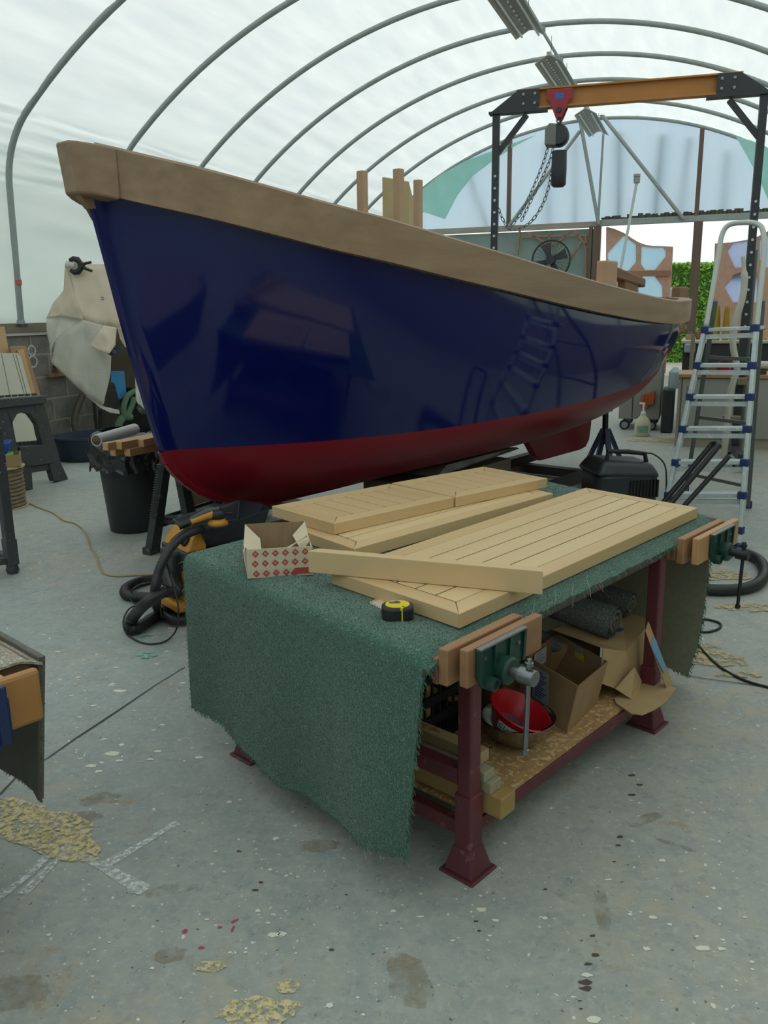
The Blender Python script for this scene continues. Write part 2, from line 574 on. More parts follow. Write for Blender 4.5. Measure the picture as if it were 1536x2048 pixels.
STRIPS = [0]
def strip(g, path, w, z=.0014):
    STRIPS[0] += 1; z += .00035 * STRIPS[0]
    P = [at_z(u, v, 0) for u, v in path]
    vs, fs = [], []
    for i, p in enumerate(P):
        d = (P[min(i + 1, len(P) - 1)] - P[max(i - 1, 0)]).normalized()
        n = Vector((-d.y, d.x, 0)) * w * (.5 + .15 * math.sin(i * 5.1))
        vs += [tuple(p + n + Vector((0, 0, z))), tuple(p - n + Vector((0, 0, z)))]
    for i in range(len(P) - 1):
        fs.append((2 * i, 2 * i + 1, 2 * i + 3, 2 * i + 2))
    g.add(vs, fs)
g = G()
strip(g, [(355, 1646), (330, 1660), (290, 1685), (250, 1708), (210, 1730)], .030)
strip(g, [(130, 1692), (160, 1712), (205, 1733), (245, 1757), (290, 1782)], .036)
strip(g, [(140, 1700), (115, 1720), (80, 1755), (45, 1790)], .03)
strip(g, [(95, 1712), (60, 1750), (20, 1780), (-20, 1810)], .03)
strip(g, [(262, 1778), (282, 1786), (292, 1776)], .03)
g.obj('chalk_mark', m_chalk, floor)
m_crack = mat('joint_dirt', '3b3d3b', .9)
g = G()
strip(g, [(0, 1590), (40, 1548), (95, 1518), (150, 1479), (205, 1443), (250, 1413), (310, 1372), (370, 1335)], .006)
strip(g, [(1365, 1350), (1400, 1357), (1450, 1364), (1500, 1370), (1560, 1380)], .006)
g.obj('floor_joint', m_crack, floor)

# ---------------------------------------------------------------- block wall on the left, with its sill
ZT = TUN.on(100, 662, x=0).z
CH = ZT / 5
m_block = mat('concrete_block', '88867c', .95, var='6b6a63', scale=7, amt=.5, bump=.9, bscale=70, speck='8f8d85', sscale=45, samt=.6)
m_mortar = mat('mortar', 'a8a496', .95, var='949083', scale=10, bump=.4)
g = G(TUN.M); g.box(-.21, -.005, BACKY, GY, 0, ZT)
wall_left = struct(g.obj('wall_left', m_mortar))
y0 = TUN.on(103, 760, x=0).y
blk = None
bl = CH * 2
for row in range(5):
    off = 0 if row % 2 else bl / 2
    for k in range(-7, 12):
        ya = y0 + off + k * bl
        rx = random.uniform(-.002, .002)
        M = TUN.sub(0, ya, ZT - (row + 1) * CH)
        if blk is None:
            g = G(); j = .011
            g.box(-.13, 0, j, bl - j, j, CH - j)
            blk = g.obj('block', m_block, wall_left, M=M, bev=.004, seg=1)
        else:
            o = blk.copy(); COL.objects.link(o); o.matrix_world = M @ Matrix.Translation((rx, 0, 0))
g = G(TUN.M)
g.box(WID - .0, WID + .2, BACKY, GY, 0, 1.42)
wall_right = struct(g.obj('wall_right', m_mortar))
m_sill = wood('sill_timber', '8b806d', '6d6353', 'y', 6)
m_whitetrim = mat('white_strip', 'c9cbc6', .5)
g = G(TUN.M)
g.box(-.17, .05, BACKY, GY, ZT, ZT + .055); g.box(-.15, .01, BACKY, GY, ZT + .055, 1.46)
g.obj('trim_1', m_sill, kind='structure')
g = G(TUN.M); g.box(.0, .03, BACKY, GY, ZT - .04, ZT - .002)
g.obj('trim_2', m_whitetrim, kind='structure')
# chalked figure 8 on a block
g = G()
pe = TUN.on(65, 712, x=.004)
for dz, rr in ((.065, .055), (-.065, .065)):
    c = pe + Vector((0, 0, dz))
    g.tube([(c.x, c.y + rr * math.cos(q), c.z + rr * math.sin(q)) for q in [2 * math.pi * i / 20 for i in range(20)]], .013, 6, closed=True)
for i in range(len(g.v)):
    g.v[i] = (.004 + (g.v[i][0] - pe.x) * .15, g.v[i][1], g.v[i][2])
o = g.obj('chalk_number', m_chalk, wall_left, M=TUN.M)

# ---------------------------------------------------------------- the cover: film, hoops, ridge pipe
def film_pt(prof_len, a, y, amp=1.0, off=.045):
    i = min(int(a * (len(PROF) - 1)), len(PROF) - 2)
    t = a * (len(PROF) - 1) - i
    x = PROF[i][0] * (1 - t) + PROF[i + 1][0] * t
    z = PROF[i][1] * (1 - t) + PROF[i + 1][1] * t
    dx, dz = PROF[i + 1][0] - PROF[i][0], PROF[i + 1][1] - PROF[i][1]
    L = math.hypot(dx, dz)
    nx, nz_ = -dz / L, dx / L
    fr = (y / SP) % 1.0
    bay = math.floor(y / SP)
    sag = -.03 * math.sin(math.pi * fr)
    s_ = a * 19.0
    w = noise.noise(Vector((s_ * 3.1, bay * 7.3 + fr * .5, 1.7)))
    w2 = noise.noise(Vector((s_ * 7.0 + fr * 1.5, bay * 3.1, 9.2)))
    rip = (w * .042 + w2 * .024) * (.35 + .65 * math.sin(math.pi * fr)) * amp
    return (x + nx * (off + sag + rip), y, z + nz_ * (off + sag + rip))
nv = int(16 * SP / SP) * 6
g = G()
na = 420
yy0 = BACKY
g.grid(lambda a, b: film_pt(0, a, yy0 + (GY - yy0) * b), na, 16 * 5)
ceiling = struct(g.obj('ceiling', film, M=TUN.M, smooth='all'))
hoop = None
for k in range(-9, 8):
    kk = k + (-.186 if k == 0 else -.0275 if k == 1 else 0)
    M = TUN.sub(0, kk * SP, 0)
    if hoop is None:
        g = G()
        g.tube([(x, 0, z) for x, z in PROF], .036, 10)
        hoop = g.obj('hoop', steel_tube, ceiling, M=M, smooth=60)
    else:
        o = hoop.copy(); COL.objects.link(o); o.matrix_world = M
g = G()
g.cyl((WID / 2, BACKY, RIDGE - .06), (WID / 2, GY, RIDGE - .06), .024, n=8)
g.obj('ridge_pipe', steel_tube, ceiling, M=TUN.M)
clamp = None
for k in range(-6, 8):
    M = TUN.sub(WID / 2, k * SP, RIDGE - .03)
    if clamp is None:
        g = G(); g.box(-.05, .05, -.03, .03, -.06, .03)
        clamp = g.obj('clamp', steel_tube, ceiling, M=M, bev=.008)
    else:
        o = clamp.copy(); COL.objects.link(o); o.matrix_world = M
# base flange and red mark on the first hoop leg
g = G(); g.box(-.09, .09, -.09, .09, 1.45, 1.458); g.lathe([(.05, 1.458), (.042, 1.50)], 12)
g.obj('foot_plate', steel_tube, ceiling, M=TUN.sub(0, -.186 * SP, 0))
p = TUN.on(33, 565, x=.03)
g = G(); g.lathe([(.038, -.03), (.0385, 0), (.038, .03)], 12)
g.obj('red_paint_mark', mat('red_mark', 'b9605c', .7), ceiling, M=TUN.sub(.03, -.186 * SP, p.z))
# fine wire across the roof
g = G()
g.cyl((PROF[14][0], 6.2 * SP, PROF[14][1] - .1), (WID - PROF[14][0], 6.2 * SP, PROF[14][1] - .0), .008, n=6)

# ---------------------------------------------------------------- gable end
m_gfilm = mat('gable_film', 'cfe2ee', .3, var='c2dbea', scale=1.6, amt=.6, stretch=(2.5, 1, .5), transl=.85, spec=.3)
m_net = mat('green_netting', 'cfece4', .7, var='c2e4da', scale=3, transl=.7)
m_brown = wood('brown_post', '6b5648', '574538', 'z', 12)
m_oldwood = wood('weathered_timber', '8a8577', '716c60', 'x', 8)
m_galv = steel_tube
ZH = TUN.on(1300, 442, y=GY).z                        # door head
XD0 = TUN.on(1200, 500, y=GY).x                       # left side of the doorway
XM = TUN.on(1392, 520, y=GY).x
XR = WID - .25
def prof_z(x):
    for (a, za), (b, zb) in zip(PROF, PROF[1:]):
        if a <= x <= b and b > a:
            return za + (zb - za) * (x - a) / (b - a)
    return 1.5
def gable_film():
    xs = [.02 + (WID - .04) * i / 90 for i in range(91)]
    def fn(a, b):
        x = .03 + (WID - .06) * a
        lo = ZH + .05 if x > XD0 - .1 else ZH - .05
        if x > XD0 - .05:
            lo += .05 + .07 * max(0, noise.noise(Vector((x * 2.3, 3, 0)))) + .04 * noise.noise(Vector((x * 9, 5, 0)))
        hi = max(prof_z(x) - .02, lo + .02)
        z = lo + (hi - lo) * b
        return (x, GY + .05 + .035 * noise.noise(Vector((x * 3.0, z * .5, 4))), z)
    g = G(TUN.M); g.grid(fn, 140, 10)
    return g
wall_back = struct(gable_film().obj('wall_back', m_gfilm, smooth='all'))
# solid part left of the doorway: boards, translucent sheet on a lattice
m_sheet = mat('old_sheeting', 'a9b7b3', .5, var='95a5a1', scale=3, amt=.6, transl=.55)
g = G(TUN.M); g.box(.02, XD0 - .1, GY + .05, GY + .08, 0, ZH - .1)
g.obj('cladding_sheet', m_sheet, wall_back)
def gp(u, v, off=0.0):
    return TUN.on(u, v, y=GY - off)
def gbar(g, a, b, r, off=.0):
    g.cyl(gp(*a, off), gp(*b, off), r, n=8)
def gbeam(g, a, b, w, d, off=.0):
    g.beam(gp(*a, off), gp(*b, off), d, w, up=(1, 0, .01))
g = G(TUN.M); g.beam((.05, GY - .02, ZH - .02), (XD0, GY - .02, ZH - .02), .1, .12)
g.obj('head_rail', wood('pale_rail', 'a39b8b', '8c8577', 'x', 6), wall_back)
g = G(TUN.M); g.beam((XD0 - .05, GY - .05, ZH), (WID - .1, GY - .05, ZH), .1, .13)
g.obj('door_head', m_galv, wall_back, bev=.01)
g = G(TUN.M)
rnd = random.Random(3)
for i in range(60):
    x = XD0 + (XR - XD0) * i / 60
    g.box(x, x + .1, GY - .03, GY + .04, ZH + .06, ZH + .1 + rnd.uniform(0, .07))
g.obj('ragged_batten', mat('mossy_batten', '5d5648', .9, var='46443a', scale=9), wall_back)
for (a, b, w) in (((1196, 452), (1190, 600), .16), ((1183, 452), (1175, 600), .07)):
    p, q = gp(*a), gp(*b)
    g = G(TUN.M); g.box(p.x - w / 2, p.x + w / 2, GY - .12, GY + .02, 0, ZH - .06)
    g.obj('door_post', m_brown, wall_back, bev=.01)
g = G(TUN.M); g.box(XM - .09, XM + .09, GY - .12, GY + .03, 0, ZH - .06)
g.obj('door_post', m_brown, wall_back, bev=.01)
for u, w in ((1402, .09), (1021, .09)):
    p = gp(u, 300)
    zt = prof_z(p.x) - .04
    g = G(TUN.M); g.box(p.x - w / 2, p.x + w / 2, GY - .1, GY - .01, ZH + .05, zt)
    g.obj('gable_post', m_brown, wall_back, bev=.008)
for a, b in (((1152, 195), (1197, 448)), ((1207, 262), (1196, 448)), ((1190, 213), (1367, 438)), ((1160, 262), (1018, 452))):
    g = G(TUN.M); gbar(g, a, b, .04 if a[0] != 1207 else .025, .15)
    g.obj('brace_tube', m_galv, wall_back, smooth=60)
for u, u2, w in ((930, 975, .05), (1090, 1097, .045), (1148, 1150, .04), (1235, 1237, .09), (1322, 1310, .09), (1375, 1358, .045), (1455, 1447, .05)):
    p = gp(u2, 430)
    zt = prof_z(p.x) - .06
    g = G(TUN.M); g.beam((p.x, GY + .14, ZH), (gp(u, 330).x, GY + .14, zt - .2), .05, w)
    g.obj('outer_stud', wood('grey_stud', '8f938c', '7b7f79', 'z', 9), wall_back)
# lattice in the solid part, beside the fan
m_lath = wood('orange_lath', 'a07a58', '8a6647', 'x', 9)
for a, b in (((1045, 474), (1180, 470)), ((1100, 462), (1098, 500)), ((1040, 455), (1035, 510)), ((1055, 466), (1105, 492)), ((1140, 462), (1108, 492)), ((1150, 462), (1180, 500)), ((1172, 470), (1172, 560)), ((1140, 520), (1165, 480))):
    g = G(TUN.M); g.beam(gp(*a, .04), gp(*b, .04), .04, .07, up=(0, -1, 0))
    g.obj('lath', m_lath, wall_back)
# green netting crescents at both shoulders of the gable
def crescent(pts, name='shade_netting'):
    g = G(TUN.M)
    g.slab([gp(u, v, .10) for u, v in pts], (0, .01, 0))
    return g.obj(name, m_net, wall_back)
crescent([(800, 425), (838, 384), (880, 350), (930, 322), (980, 303), (1022, 288), (1072, 270), (1030, 292), (985, 322), (945, 352), (915, 390), (890, 438), (850, 425)])
crescent([(1472, 274), (1500, 280), (1536, 290), (1580, 300), (1580, 500), (1545, 420), (1515, 350), (1490, 305)])

# ---------------------------------------------------------------- doors standing open, hedge and ground outside
m_ply = wood('door_ply', 'c9a38c', 'b9917a', 'z', 7)
m_pane = mat('door_pane', 'dceef6', .35, var='d0e9f4', scale=2, transl=.8, spec=.3)
m_pane2 = mat('door_pane_mauve', 'd6def0', .35, var='cdd8ee', scale=2, transl=.8, spec=.3)
def door_leaf(idx, p0, ang, outline, panes, pm, thick=.05):
    """leaf in a vertical plane hinged at p0 (tunnel x, y), swung outwards"""
    d = Vector((math.cos(ang), math.sin(ang), 0)); n = Vector((-math.sin(ang), math.cos(ang), 0))
    P0 = TUN.w(p0[0], p0[1]); wn_ = TUN.M.to_3x3() @ n
    def pt(u, v):
        q = TUN.I @ at_plane(u, v, P0, wn_)
        return ((q - Vector((p0[0], p0[1], 0))).dot(d), q.z)
    M = TUN.M @ Matrix(((d.x, 0, n.x, p0[0]), (d.y, 0, n.y, p0[1]), (0, 1, 0, 0), (0, 0, 0, 1)))
    ol = [pt(*q) for q in outline]
    x0 = min(q[0] for q in ol); x1 = max(q[0] for q in ol)
    ol = ol + [(ol[-1][0], .05), (ol[0][0], .05)]
    # the frame: ply panel with holes cut where the panes sit
    bm = bmesh.new()
    loops = [ol] + [[pt(*q) for q in pn] for pn in panes]
    es = []
    for lp in loops:
        vs = [bm.verts.new((x, y, 0)) for x, y in lp]
        es += [bm.edges.new((vs[i], vs[(i + 1) % len(vs)])) for i in range(len(vs))]
    bmesh.ops.triangle_fill(bm, edges=es, use_beauty=True, use_dissolve=False)
    me = bpy.data.meshes.new('door_%d' % idx)
    bm.to_mesh(me); bm.free()
    me.materials.append(m_ply)
    o = bpy.data.objects.new('door_%d' % idx, me)
    COL.objects.link(o); o.matrix_world = M
    sd = o.modifiers.new('thick', 'SOLIDIFY'); sd.thickness = thick; sd.offset = 0
    o['kind'] = 'structure'
    for lp in loops[1:]:
        cx = sum(q[0] for q in lp) / len(lp); cy = sum(q[1] for q in lp) / len(lp)
        g = G(); g.prism([((x - cx) * 1.03 + cx, (y - cy) * 1.03 + cy) for x, y in lp], -.008, .008)
        g.obj('pane', pm, o, M=M)
    zmid = pt(*outline[len(outline) // 2])[1]
    for zz in (.35, pt(outline[0][0], 548)[1]):
        g = G(); g.box(x0 + .06, x1 - .06, -.0, .0, -.075, -.03)
        g = G(); g.box(x0 + .05, x1 - .05, zz - .06, zz + .06, -.075, -.026)
        g.obj('ledge_board', wood('ledge_wood', 'a57a60', '8e6850', 'x', 7), o, M=M)
    return o
Z4 = lambda l: [(1200 + x / 4.571, 430 + y / 4.571) for x, y in l]
pL = TUN.on(1212, 600, y=GY + .1)
pR = TUN.on(1620, 600, y=GY + .1)
door_leaf(1, (pL.x, GY + .12), math.radians(28), Z4([(55, 690), (60, 110), (130, 128), (215, 165), (290, 215), (350, 250), (410, 272), (480, 284), (560, 285), (665, 290), (645, 690)]),
          [Z4([(215, 185), (330, 268), (330, 430), (255, 515), (150, 510), (65, 400), (65, 350)]), Z4([(375, 284), (480, 296), (575, 296), (605, 330), (600, 380), (500, 505), (410, 505), (370, 450)]),
           Z4([(400, 545), (490, 545), (570, 650), (570, 760), (350, 760), (345, 610)])], m_pane)
door_leaf(2, (min(pR.x, WID + 1), GY + .12), math.radians(152), Z4([(1640, 820), (1640, 120), (1536, 150), (1450, 195), (1360, 225), (1210, 250), (1055, 260), (1030, 820)]),
          [Z4([(1165, 330), (1215, 256), (1370, 234), (1375, 470), (1235, 485)]), Z4([(1140, 660), (1230, 545), (1280, 527), (1440, 527), (1440, 800), (1215, 800)]), Z4([(1460, 230), (1600, 150), (1600, 480), (1500, 480), (1460, 400)])], m_pane2)

m_ground = mat('gravel_yard', '9b9c94', .95, var='86877f', scale=3)
g = G(TUN.M)
g.box(-45, -.3, -30, 60, -.3, -.16); g.box(WID + .3, 50, -30, 60, -.3, -.16); g.box(-.3, WID + .3, GY + 1.0, 60, -.3, -.03); g.box(-.3, WID + .3, -30, BACKY - .1, -.3, -.16)
g.obj('ground', m_ground, kind='structure')

m_leaf = mat('hedge_leaf', '8fbf4c', .6, var='5f953c', scale=1.2, amt=.7, transl=.3)
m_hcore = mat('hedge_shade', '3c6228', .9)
hx0, hx1, hy = TUN.on(1290, 560, y=GY + 6).x, TUN.on(1500, 560, y=GY + 6).x, GY + 6.0
hz = TUN.on(1390, 527, y=hy).z
hedge = thing('hedge', 'clipped green hedge outside beyond the open end doors', 'hedge', TUN.sub((hx0 + hx1) / 2, hy + .6, -.03))
hw = (hx1 - hx0) / 2
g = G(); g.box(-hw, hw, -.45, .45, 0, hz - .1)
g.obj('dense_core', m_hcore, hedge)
rs = np.random.RandomState(4)
N = 9000
vs, fs = [], []
for i in range(N):
    if rs.rand() < .8:
        c = (rs.uniform(-hw, hw), -.5 + .14 * rs.rand() + .05 * math.sin(rs.rand() * 9), rs.uniform(0, hz))
    else:
        c = (rs.uniform(-hw, hw), rs.uniform(-.5, .5), hz - .1 + .16 * rs.rand())
    a = Vector(rs.normal(size=3)).normalized() * .07
    b = Vector(rs.normal(size=3)).normalized() * .045
    n = len(vs)
    c = Vector(c)
    vs += [tuple(c - a), tuple(c + b), tuple(c + a), tuple(c - b)]
    fs.append((n, n + 1, n + 2, n + 3))
me = bpy.data.meshes.new('leaves'); me.from_pydata(vs, [], fs); me.materials.append(m_leaf)
o = bpy.data.objects.new('leaves', me); COL.objects.link(o); o.parent = hedge; o['kind'] = 'stuff'

# rear gable, behind the photographer: film over a timber frame
g = G(TUN.M)
g.grid(lambda a, b: (.03 + (WID - .06) * a, BACKY, 1.0 + (max(prof_z(.03 + (WID - .06) * a), 1.45) - 1.0) * b), 40, 4)
wf = struct(g.obj('wall_front', m_gfilm, smooth='all'))
g = G(TUN.M); g.box(0, WID, BACKY - .08, BACKY - .02, 0, 1.1)
g.obj('dado_boarding', mat('dark_boarding', '4d4a45', .8), wf)

# ================================================================ THE BOAT
def smo(x, T):
    n = len(T)
    if x <= T[0][0]: return T[0][1]
    if x >= T[-1][0]: return T[-1][1]
    for i in range(n - 1):
        if x <= T[i + 1][0]:
            x0, y0 = T[i]; x1, y1 = T[i + 1]
            m0 = (y1 - T[i - 1][1]) / (x1 - T[i - 1][0]) if i > 0 else (y1 - y0) / (x1 - x0)
            m1 = (T[i + 2][1] - y0) / (T[i + 2][0] - x0) if i < n - 2 else (y1 - y0) / (x1 - x0)
            hh = x1 - x0; t = (x - x0) / hh
            return (2 * t**3 - 3 * t * t + 1) * y0 + (t**3 - 2 * t * t + t) * hh * m0 + (-2 * t**3 + 3 * t * t) * y1 + (t**3 - t * t) * hh * m1
STEM = [(.44, 1.2), (.47, 1.0), (.497, .90), (.53, .78), (.611, .588), (.74, .434), (.855, .366), (1.403, .225), (1.796, .141), (2.13, .07), (2.36, .03)]
STERN = [(.44, 4.6), (.55, 5.2), (.75, 5.55), (1.0, 5.8), (1.3, 5.95), (1.7, 6.05), (1.9, 6.1)]
BS = [(0, .0), (.02, .15), (.06, .42), (.15, .77), (.25, .90), (.38, .98), (.55, 1.02), (.70, 1.0), (.80, .94), (.90, .82), (.965, .60), (1, .0)]
BW = [(0, .0), (.03, .12), (.08, .33), (.16, .58), (.27, .78), (.4, .9), (.55, .95), (.70, .93), (.80, .86), (.90, .70), (.96, .48), (1, .0)]
ZS = [(0, 2.125), (.06, 1.995), (.15, 1.845), (.35, 1.665), (.55, 1.53), (.75, 1.45), (.9, 1.46), (1, 1.50)]
ZW = [(0, .865), (.3, .88), (.6, .92), (.75, .97), (.85, 1.04), (1, 1.14)]
def stem_s(u, z):
    a = smo(z, STEM); return a + (smo(z, STERN) - a) * u
def section(u, n1=9, n2=12):
    zs, zw, bs, bw = smo(u, ZS), smo(u, ZW), max(0, smo(u, BS)), max(0, smo(u, BW))
    zk = .465 + smo(u, [(0, 0), (.3, 0), (.6, .0), (.75, .03), (.88, .16), (1, .40)])
    full = smo(u, [(0, .3), (.15, .42), (.3, .62), (.5, .72), (.7, .66), (.85, .5), (1, .4)])
    bot, top = [], []
    for i in range(n1 + 1):
        th = i / n1 * math.pi / 2
        dr = smo(u, [(0, .0), (.12, .25), (.35, .5), (.8, .5), (1, .4)])
        bot.append((max(bw * math.sin(th), .022), zk + (zw - zk) * (dr * math.sin(th) * (.6 + .4 * math.sin(th)) + (1 - dr) * (1 - math.cos(th)) ** (1 + full * .5))))
    for i in range(1, n2 + 1):
        q = i / n2
        t = bw + (bs - bw) * (q ** 1.15 if u < .5 else q) + .03 * math.sin(q * math.pi) * min(1, bw * 2)
        top.append((max(t, .022), zw + (zs - zw) * q))
    f = lambda l: [(stem_s(u, z), t, z) for t, z in l]
    return f(bot), f([bot[-1]] + top)

m_navy = mat('navy_gloss_paint', '0a144e', .08, var='0b1552', scale=2, coat=0.0, spec=.55)
m_redhull = mat('red_antifoul', '7e1020', .38, var='76101e', scale=3, spec=.4)
m_iroko = mat('sanded_rail_timber', '9b8163', .5, var='7d644b', scale=16, amt=.6, stretch=(.05, 1, 1), bump=.15, bscale=60, detail=7)
m_iroko_end = wood('sanded_rail_endgrain', '977b5f', '856a50', 'y', 10)
m_light = wood('light_deck_timber', 'bb9a79', 'a98a69', 'x', 8)

boat = thing('boat', 'navy blue wooden boat with red bottom and broad bare timber gunwale', 'boat', BOAT.M)
US = [0, .006, .013, .022, .035, .05] + [.07 + .0205 * i for i in range(40)] + [.90, .915, .93, .945, .958, .97, .98, .99, 1.0]
secs = [section(u) for u in US]
def loft(side, which):
    g = G()
    rows = [[(s_, -t * side, z) for s_, t, z in sec[which]] for sec in secs]
    n = len(rows[0])
    vs = [p for r in rows for p in r]
    g.add(vs, [(i * n + j, i * n + j + 1, (i + 1) * n + j + 1, (i + 1) * n + j) for i in range(len(rows) - 1) for j in range(n - 1)])
    return g
def both(which):
    g = loft(1, which); h_ = loft(-1, which)
    return g.add(h_.v, h_.f)
top = both(1).obj('topsides', m_navy, boat, smooth='all')
bot = both(0).obj('bottom', m_redhull, boat, smooth='all')
# stem band and keel batten close the centre line
def centre_strip(pts, half, out):
    g = G()
    for a, b in zip(pts, pts[1:]):
        a, b = Vector(a), Vector(b)
        d = (b - a).normalized(); n = Vector((-d.z, 0, d.x)) * out
        g.hexa([(a.x, -half, a.z), (b.x, -half, b.z), (b.x, half, b.z), (a.x, half, a.z), (a.x + n.x, -half * .55, a.z + n.z), (b.x + n.x, -half * .55, b.z + n.z), (b.x + n.x, half * .55, b.z + n.z), (a.x + n.x, half * .55, a.z + n.z)])
    return g
stem_pts = [(smo(z, STEM), 0, z) for z in [2.12 - i * .1 for i in range(13)] + [.865]]
centre_strip(stem_pts, .024, -.014).obj('stem_band', m_navy, boat)
fore = [(smo(z, STEM), 0, z) for z in (.862, .8, .74, .68, .62, .575, .54, .515, .497, .48, .468)]
keel = fore + [(1.6, 0, .462), (2.6, 0, .462), (3.6, 0, .463), (4.4, 0, .47)]
centre_strip(keel, .03, -.02).obj('keel', m_redhull, boat)
g = G()
z0 = .5
g.prism([(4.02, .50), (4.16, .36), (4.24, .28), (4.34, .235), (4.5, .232), (5.12, .226), (5.23, .24), (5.3, .30), (5.33, .44), (5.34, .60), (4.6, .52)], -.028, .028, Matrix(((1, 0, 0, 0), (0, 0, 1, 0), (0, 1, 0, 0), (0, 0, 0, 1))))
g.obj('skeg', m_redhull, boat, bev=.012)
# gunwale: a deep plank bent round the whole sheer
def sheer(side, u):
    s_, t, z = section(u)[1][-1]
    return Vector((s_, -t * side, z))
def outline():
    P = [sheer(1, u) for u in US[1:]]
    Q = [sheer(-1, u) for u in US[1:-1]][::-1]
    return P + Q
OL = outline()
rows = []
m = len(OL)
def hgt(i):
    u = US[1:][i] if i < len(US) - 1 else US[1:-1][::-1][i - (len(US) - 1)]
    return smo(u, [(0, .215), (.3, .205), (.7, .19), (.9, .185), (1, .18)]), u
for i, p in enumerate(OL):
    a = OL[i - 1] if i else p; b = OL[i + 1] if i < m - 1 else p
    d = (b - a); d.z = 0; d.normalize()
    n = Vector((-d.y, d.x, 0)) * -1      # outwards on the near side first
    if n.dot(Vector((p.x - 3, p.y, 0))) < 0: n = -n
    hh, u = hgt(i)
    out, inn = .05, -.055
    zb = p.z - .035
    rows.append([p + n * out + Vector((0, 0, zb - p.z)), p + n * (out + .004) + Vector((0, 0, zb - p.z + hh - .012)), p + n * (out - .012) + Vector((0, 0, zb - p.z + hh)),
                 p + n * inn + Vector((0, 0, zb - p.z + hh)), p + n * inn + Vector((0, 0, zb - p.z))])
g = G(); k = 5
g.add([q for r in rows for q in r], [(i * k + j, i * k + (j + 1) % k, (i + 1) * k + (j + 1) % k, (i + 1) * k + j) for i in range(m - 1) for j in range(k)])
g.obj('gunwale', m_iroko, boat, smooth=35)
# nose block where the two rails meet, mitred with a blunt face
e0, e1 = rows[0], rows[-1]
g = G()
zt0, zb0 = e0[2].z, e0[0].z
g.prism([(-.012, -.045), (-.004, -.060), (.012, -.076), (.05, -.112), (.13, -.162), (.14, -.05), (.14, .05), (.13, .162), (.05, .112), (.012, .076), (-.004, .060), (-.012, .045)], zb0, zt0 + .002)
M = Matrix.Identity(4)
g.v = [(x - (z - zb0) * .12 * max(0, min(1, (.1 - x) * 10)), y, z - .004 - .20 * max(0, x)) for x, y, z in g.v]
g.obj('nose_block', m_iroko, boat, bev=.01)
g = G(); g.prism([(.01, zb0 + .0), (.06, zb0 - .06), (.1, zb0 - .06), (.1, zb0)], -.022, .022, Matrix(((1, 0, 0, 0), (0, 0, 1, 0), (0, 1, 0, 0), (0, 0, 0, 1))))
g.obj('breasthook', m_iroko_end, boat)
# inside: sole, thwart ends, knees and posts that show above the dip of the sheer
g = G()
D_ = [(s_, t) for s_, t in [(p.x, p.y) for p in OL]]
g.add([(p.x + (.12 if p.x < 3 else -.15), p.y * (.80 if p.x > 1 else .55), 1.25) for p in OL[6:-6]], [tuple(range(len(OL) - 12))])
g.obj('deck', m_light, boat)
def bp(u, v, t):   # on a fore-and-aft plane t metres to the near side
    return BOAT.on(u, v, y=-t)
for (u0, u1, v0, t, nm) in ((1204, 1226, 521, .35, 'samson_post'),):
    a, b = bp(u0, v0, t), bp(u1, v0, t)
    g = G(); g.box(a.x, b.x, -t - .05, -t + .05, 1.252, a.z)
    g.obj(nm, m_light, boat, bev=.012)
g = G()
a = bp(1222, 548, .3); b = bp(1280, 562, .3)
g.hexa([(a.x, -.36, a.z - .04), (b.x, -.36, b.z - .06), (b.x, -.26, b.z - .06), (a.x, -.26, a.z - .04), (a.x, -.36, a.z + .06), (b.x, -.36, b.z + .02), (b.x, -.26, b.z + .02), (a.x, -.26, a.z + .06)])
g.box(a.x + .2, a.x + .5, -.35, -.27, 1.252, a.z - .03)
g.obj('tiller_block', wood('reddish_block', '8d6448', '734d36', 'x', 9), boat, bev=.015)
a = bp(1350, 585, .1); b = bp(1368, 590, .1)
g = G(); g.box(a.x, b.x, -.15, -.06, 1.252, a.z + .06)
g.obj('stern_block', MATS['reddish_block'], boat, bev=.015)
g = G(); g.box(b.x + .0, b.x + .1, -.03, .07, 1.252, a.z + .06)
g.obj('stern_cleat_block', mat('white_wrapped', 'c9ccc8', .5), boat, bev=.02)
# uprights standing inside the hull and a box on the far side deck
for i, (u, vt, w) in enumerate(((724, 342, .045), (797, 338, .05), (836, 360, .045))):
    t = (.45, .30, .15)[i]
    p = bp(u, vt, t)
    g = G(); g.box(-w / 2, w / 2, -w / 2, w / 2, 0, p.z - 1.252)
    lab = ('leftmost thin timber upright rising above the gunwale, left of the tan box', 'tallest thin timber upright rising in front of the tan box in the boat', 'shortest thin timber upright above the gunwale, right of the tan box')[i]
    g.obj('timber_upright', m_light, M=BOAT.sub(p.x, -t, 1.252), bev=.004, label=lab, cat='timber post', group='thin uprights standing in the boat')
a, b, c_ = bp(764, 352, -.2), bp(818, 352, -.2), bp(834, 385, -.2)
tb = thing('cardboard_box', 'tan box with a dark round mark, standing in the boat behind the thin uprights', 'box', BOAT.sub((a.x + b.x) / 2, .40, 1.252))
w = (b.x - a.x) / 2; hz_ = a.z - 1.252
m_tanbox = mat('tan_board', 'b5a67c', .8, var='a8986f', scale=5, bump=.2)
rb = BOAT.on(834, 385, y=.55).x - (a.x + b.x) / 2
g = G(); g.hexa([(-w, -.2, 0), (w, -.2, 0), (rb, .15, 0), (rb - 2 * w, .15, 0), (-w, -.2, hz_), (w, -.2, hz_), (rb, .15, hz_ - .16), (rb - 2 * w, .15, hz_ - .1)])
g.obj('carton', m_tanbox, tb, bev=.01)
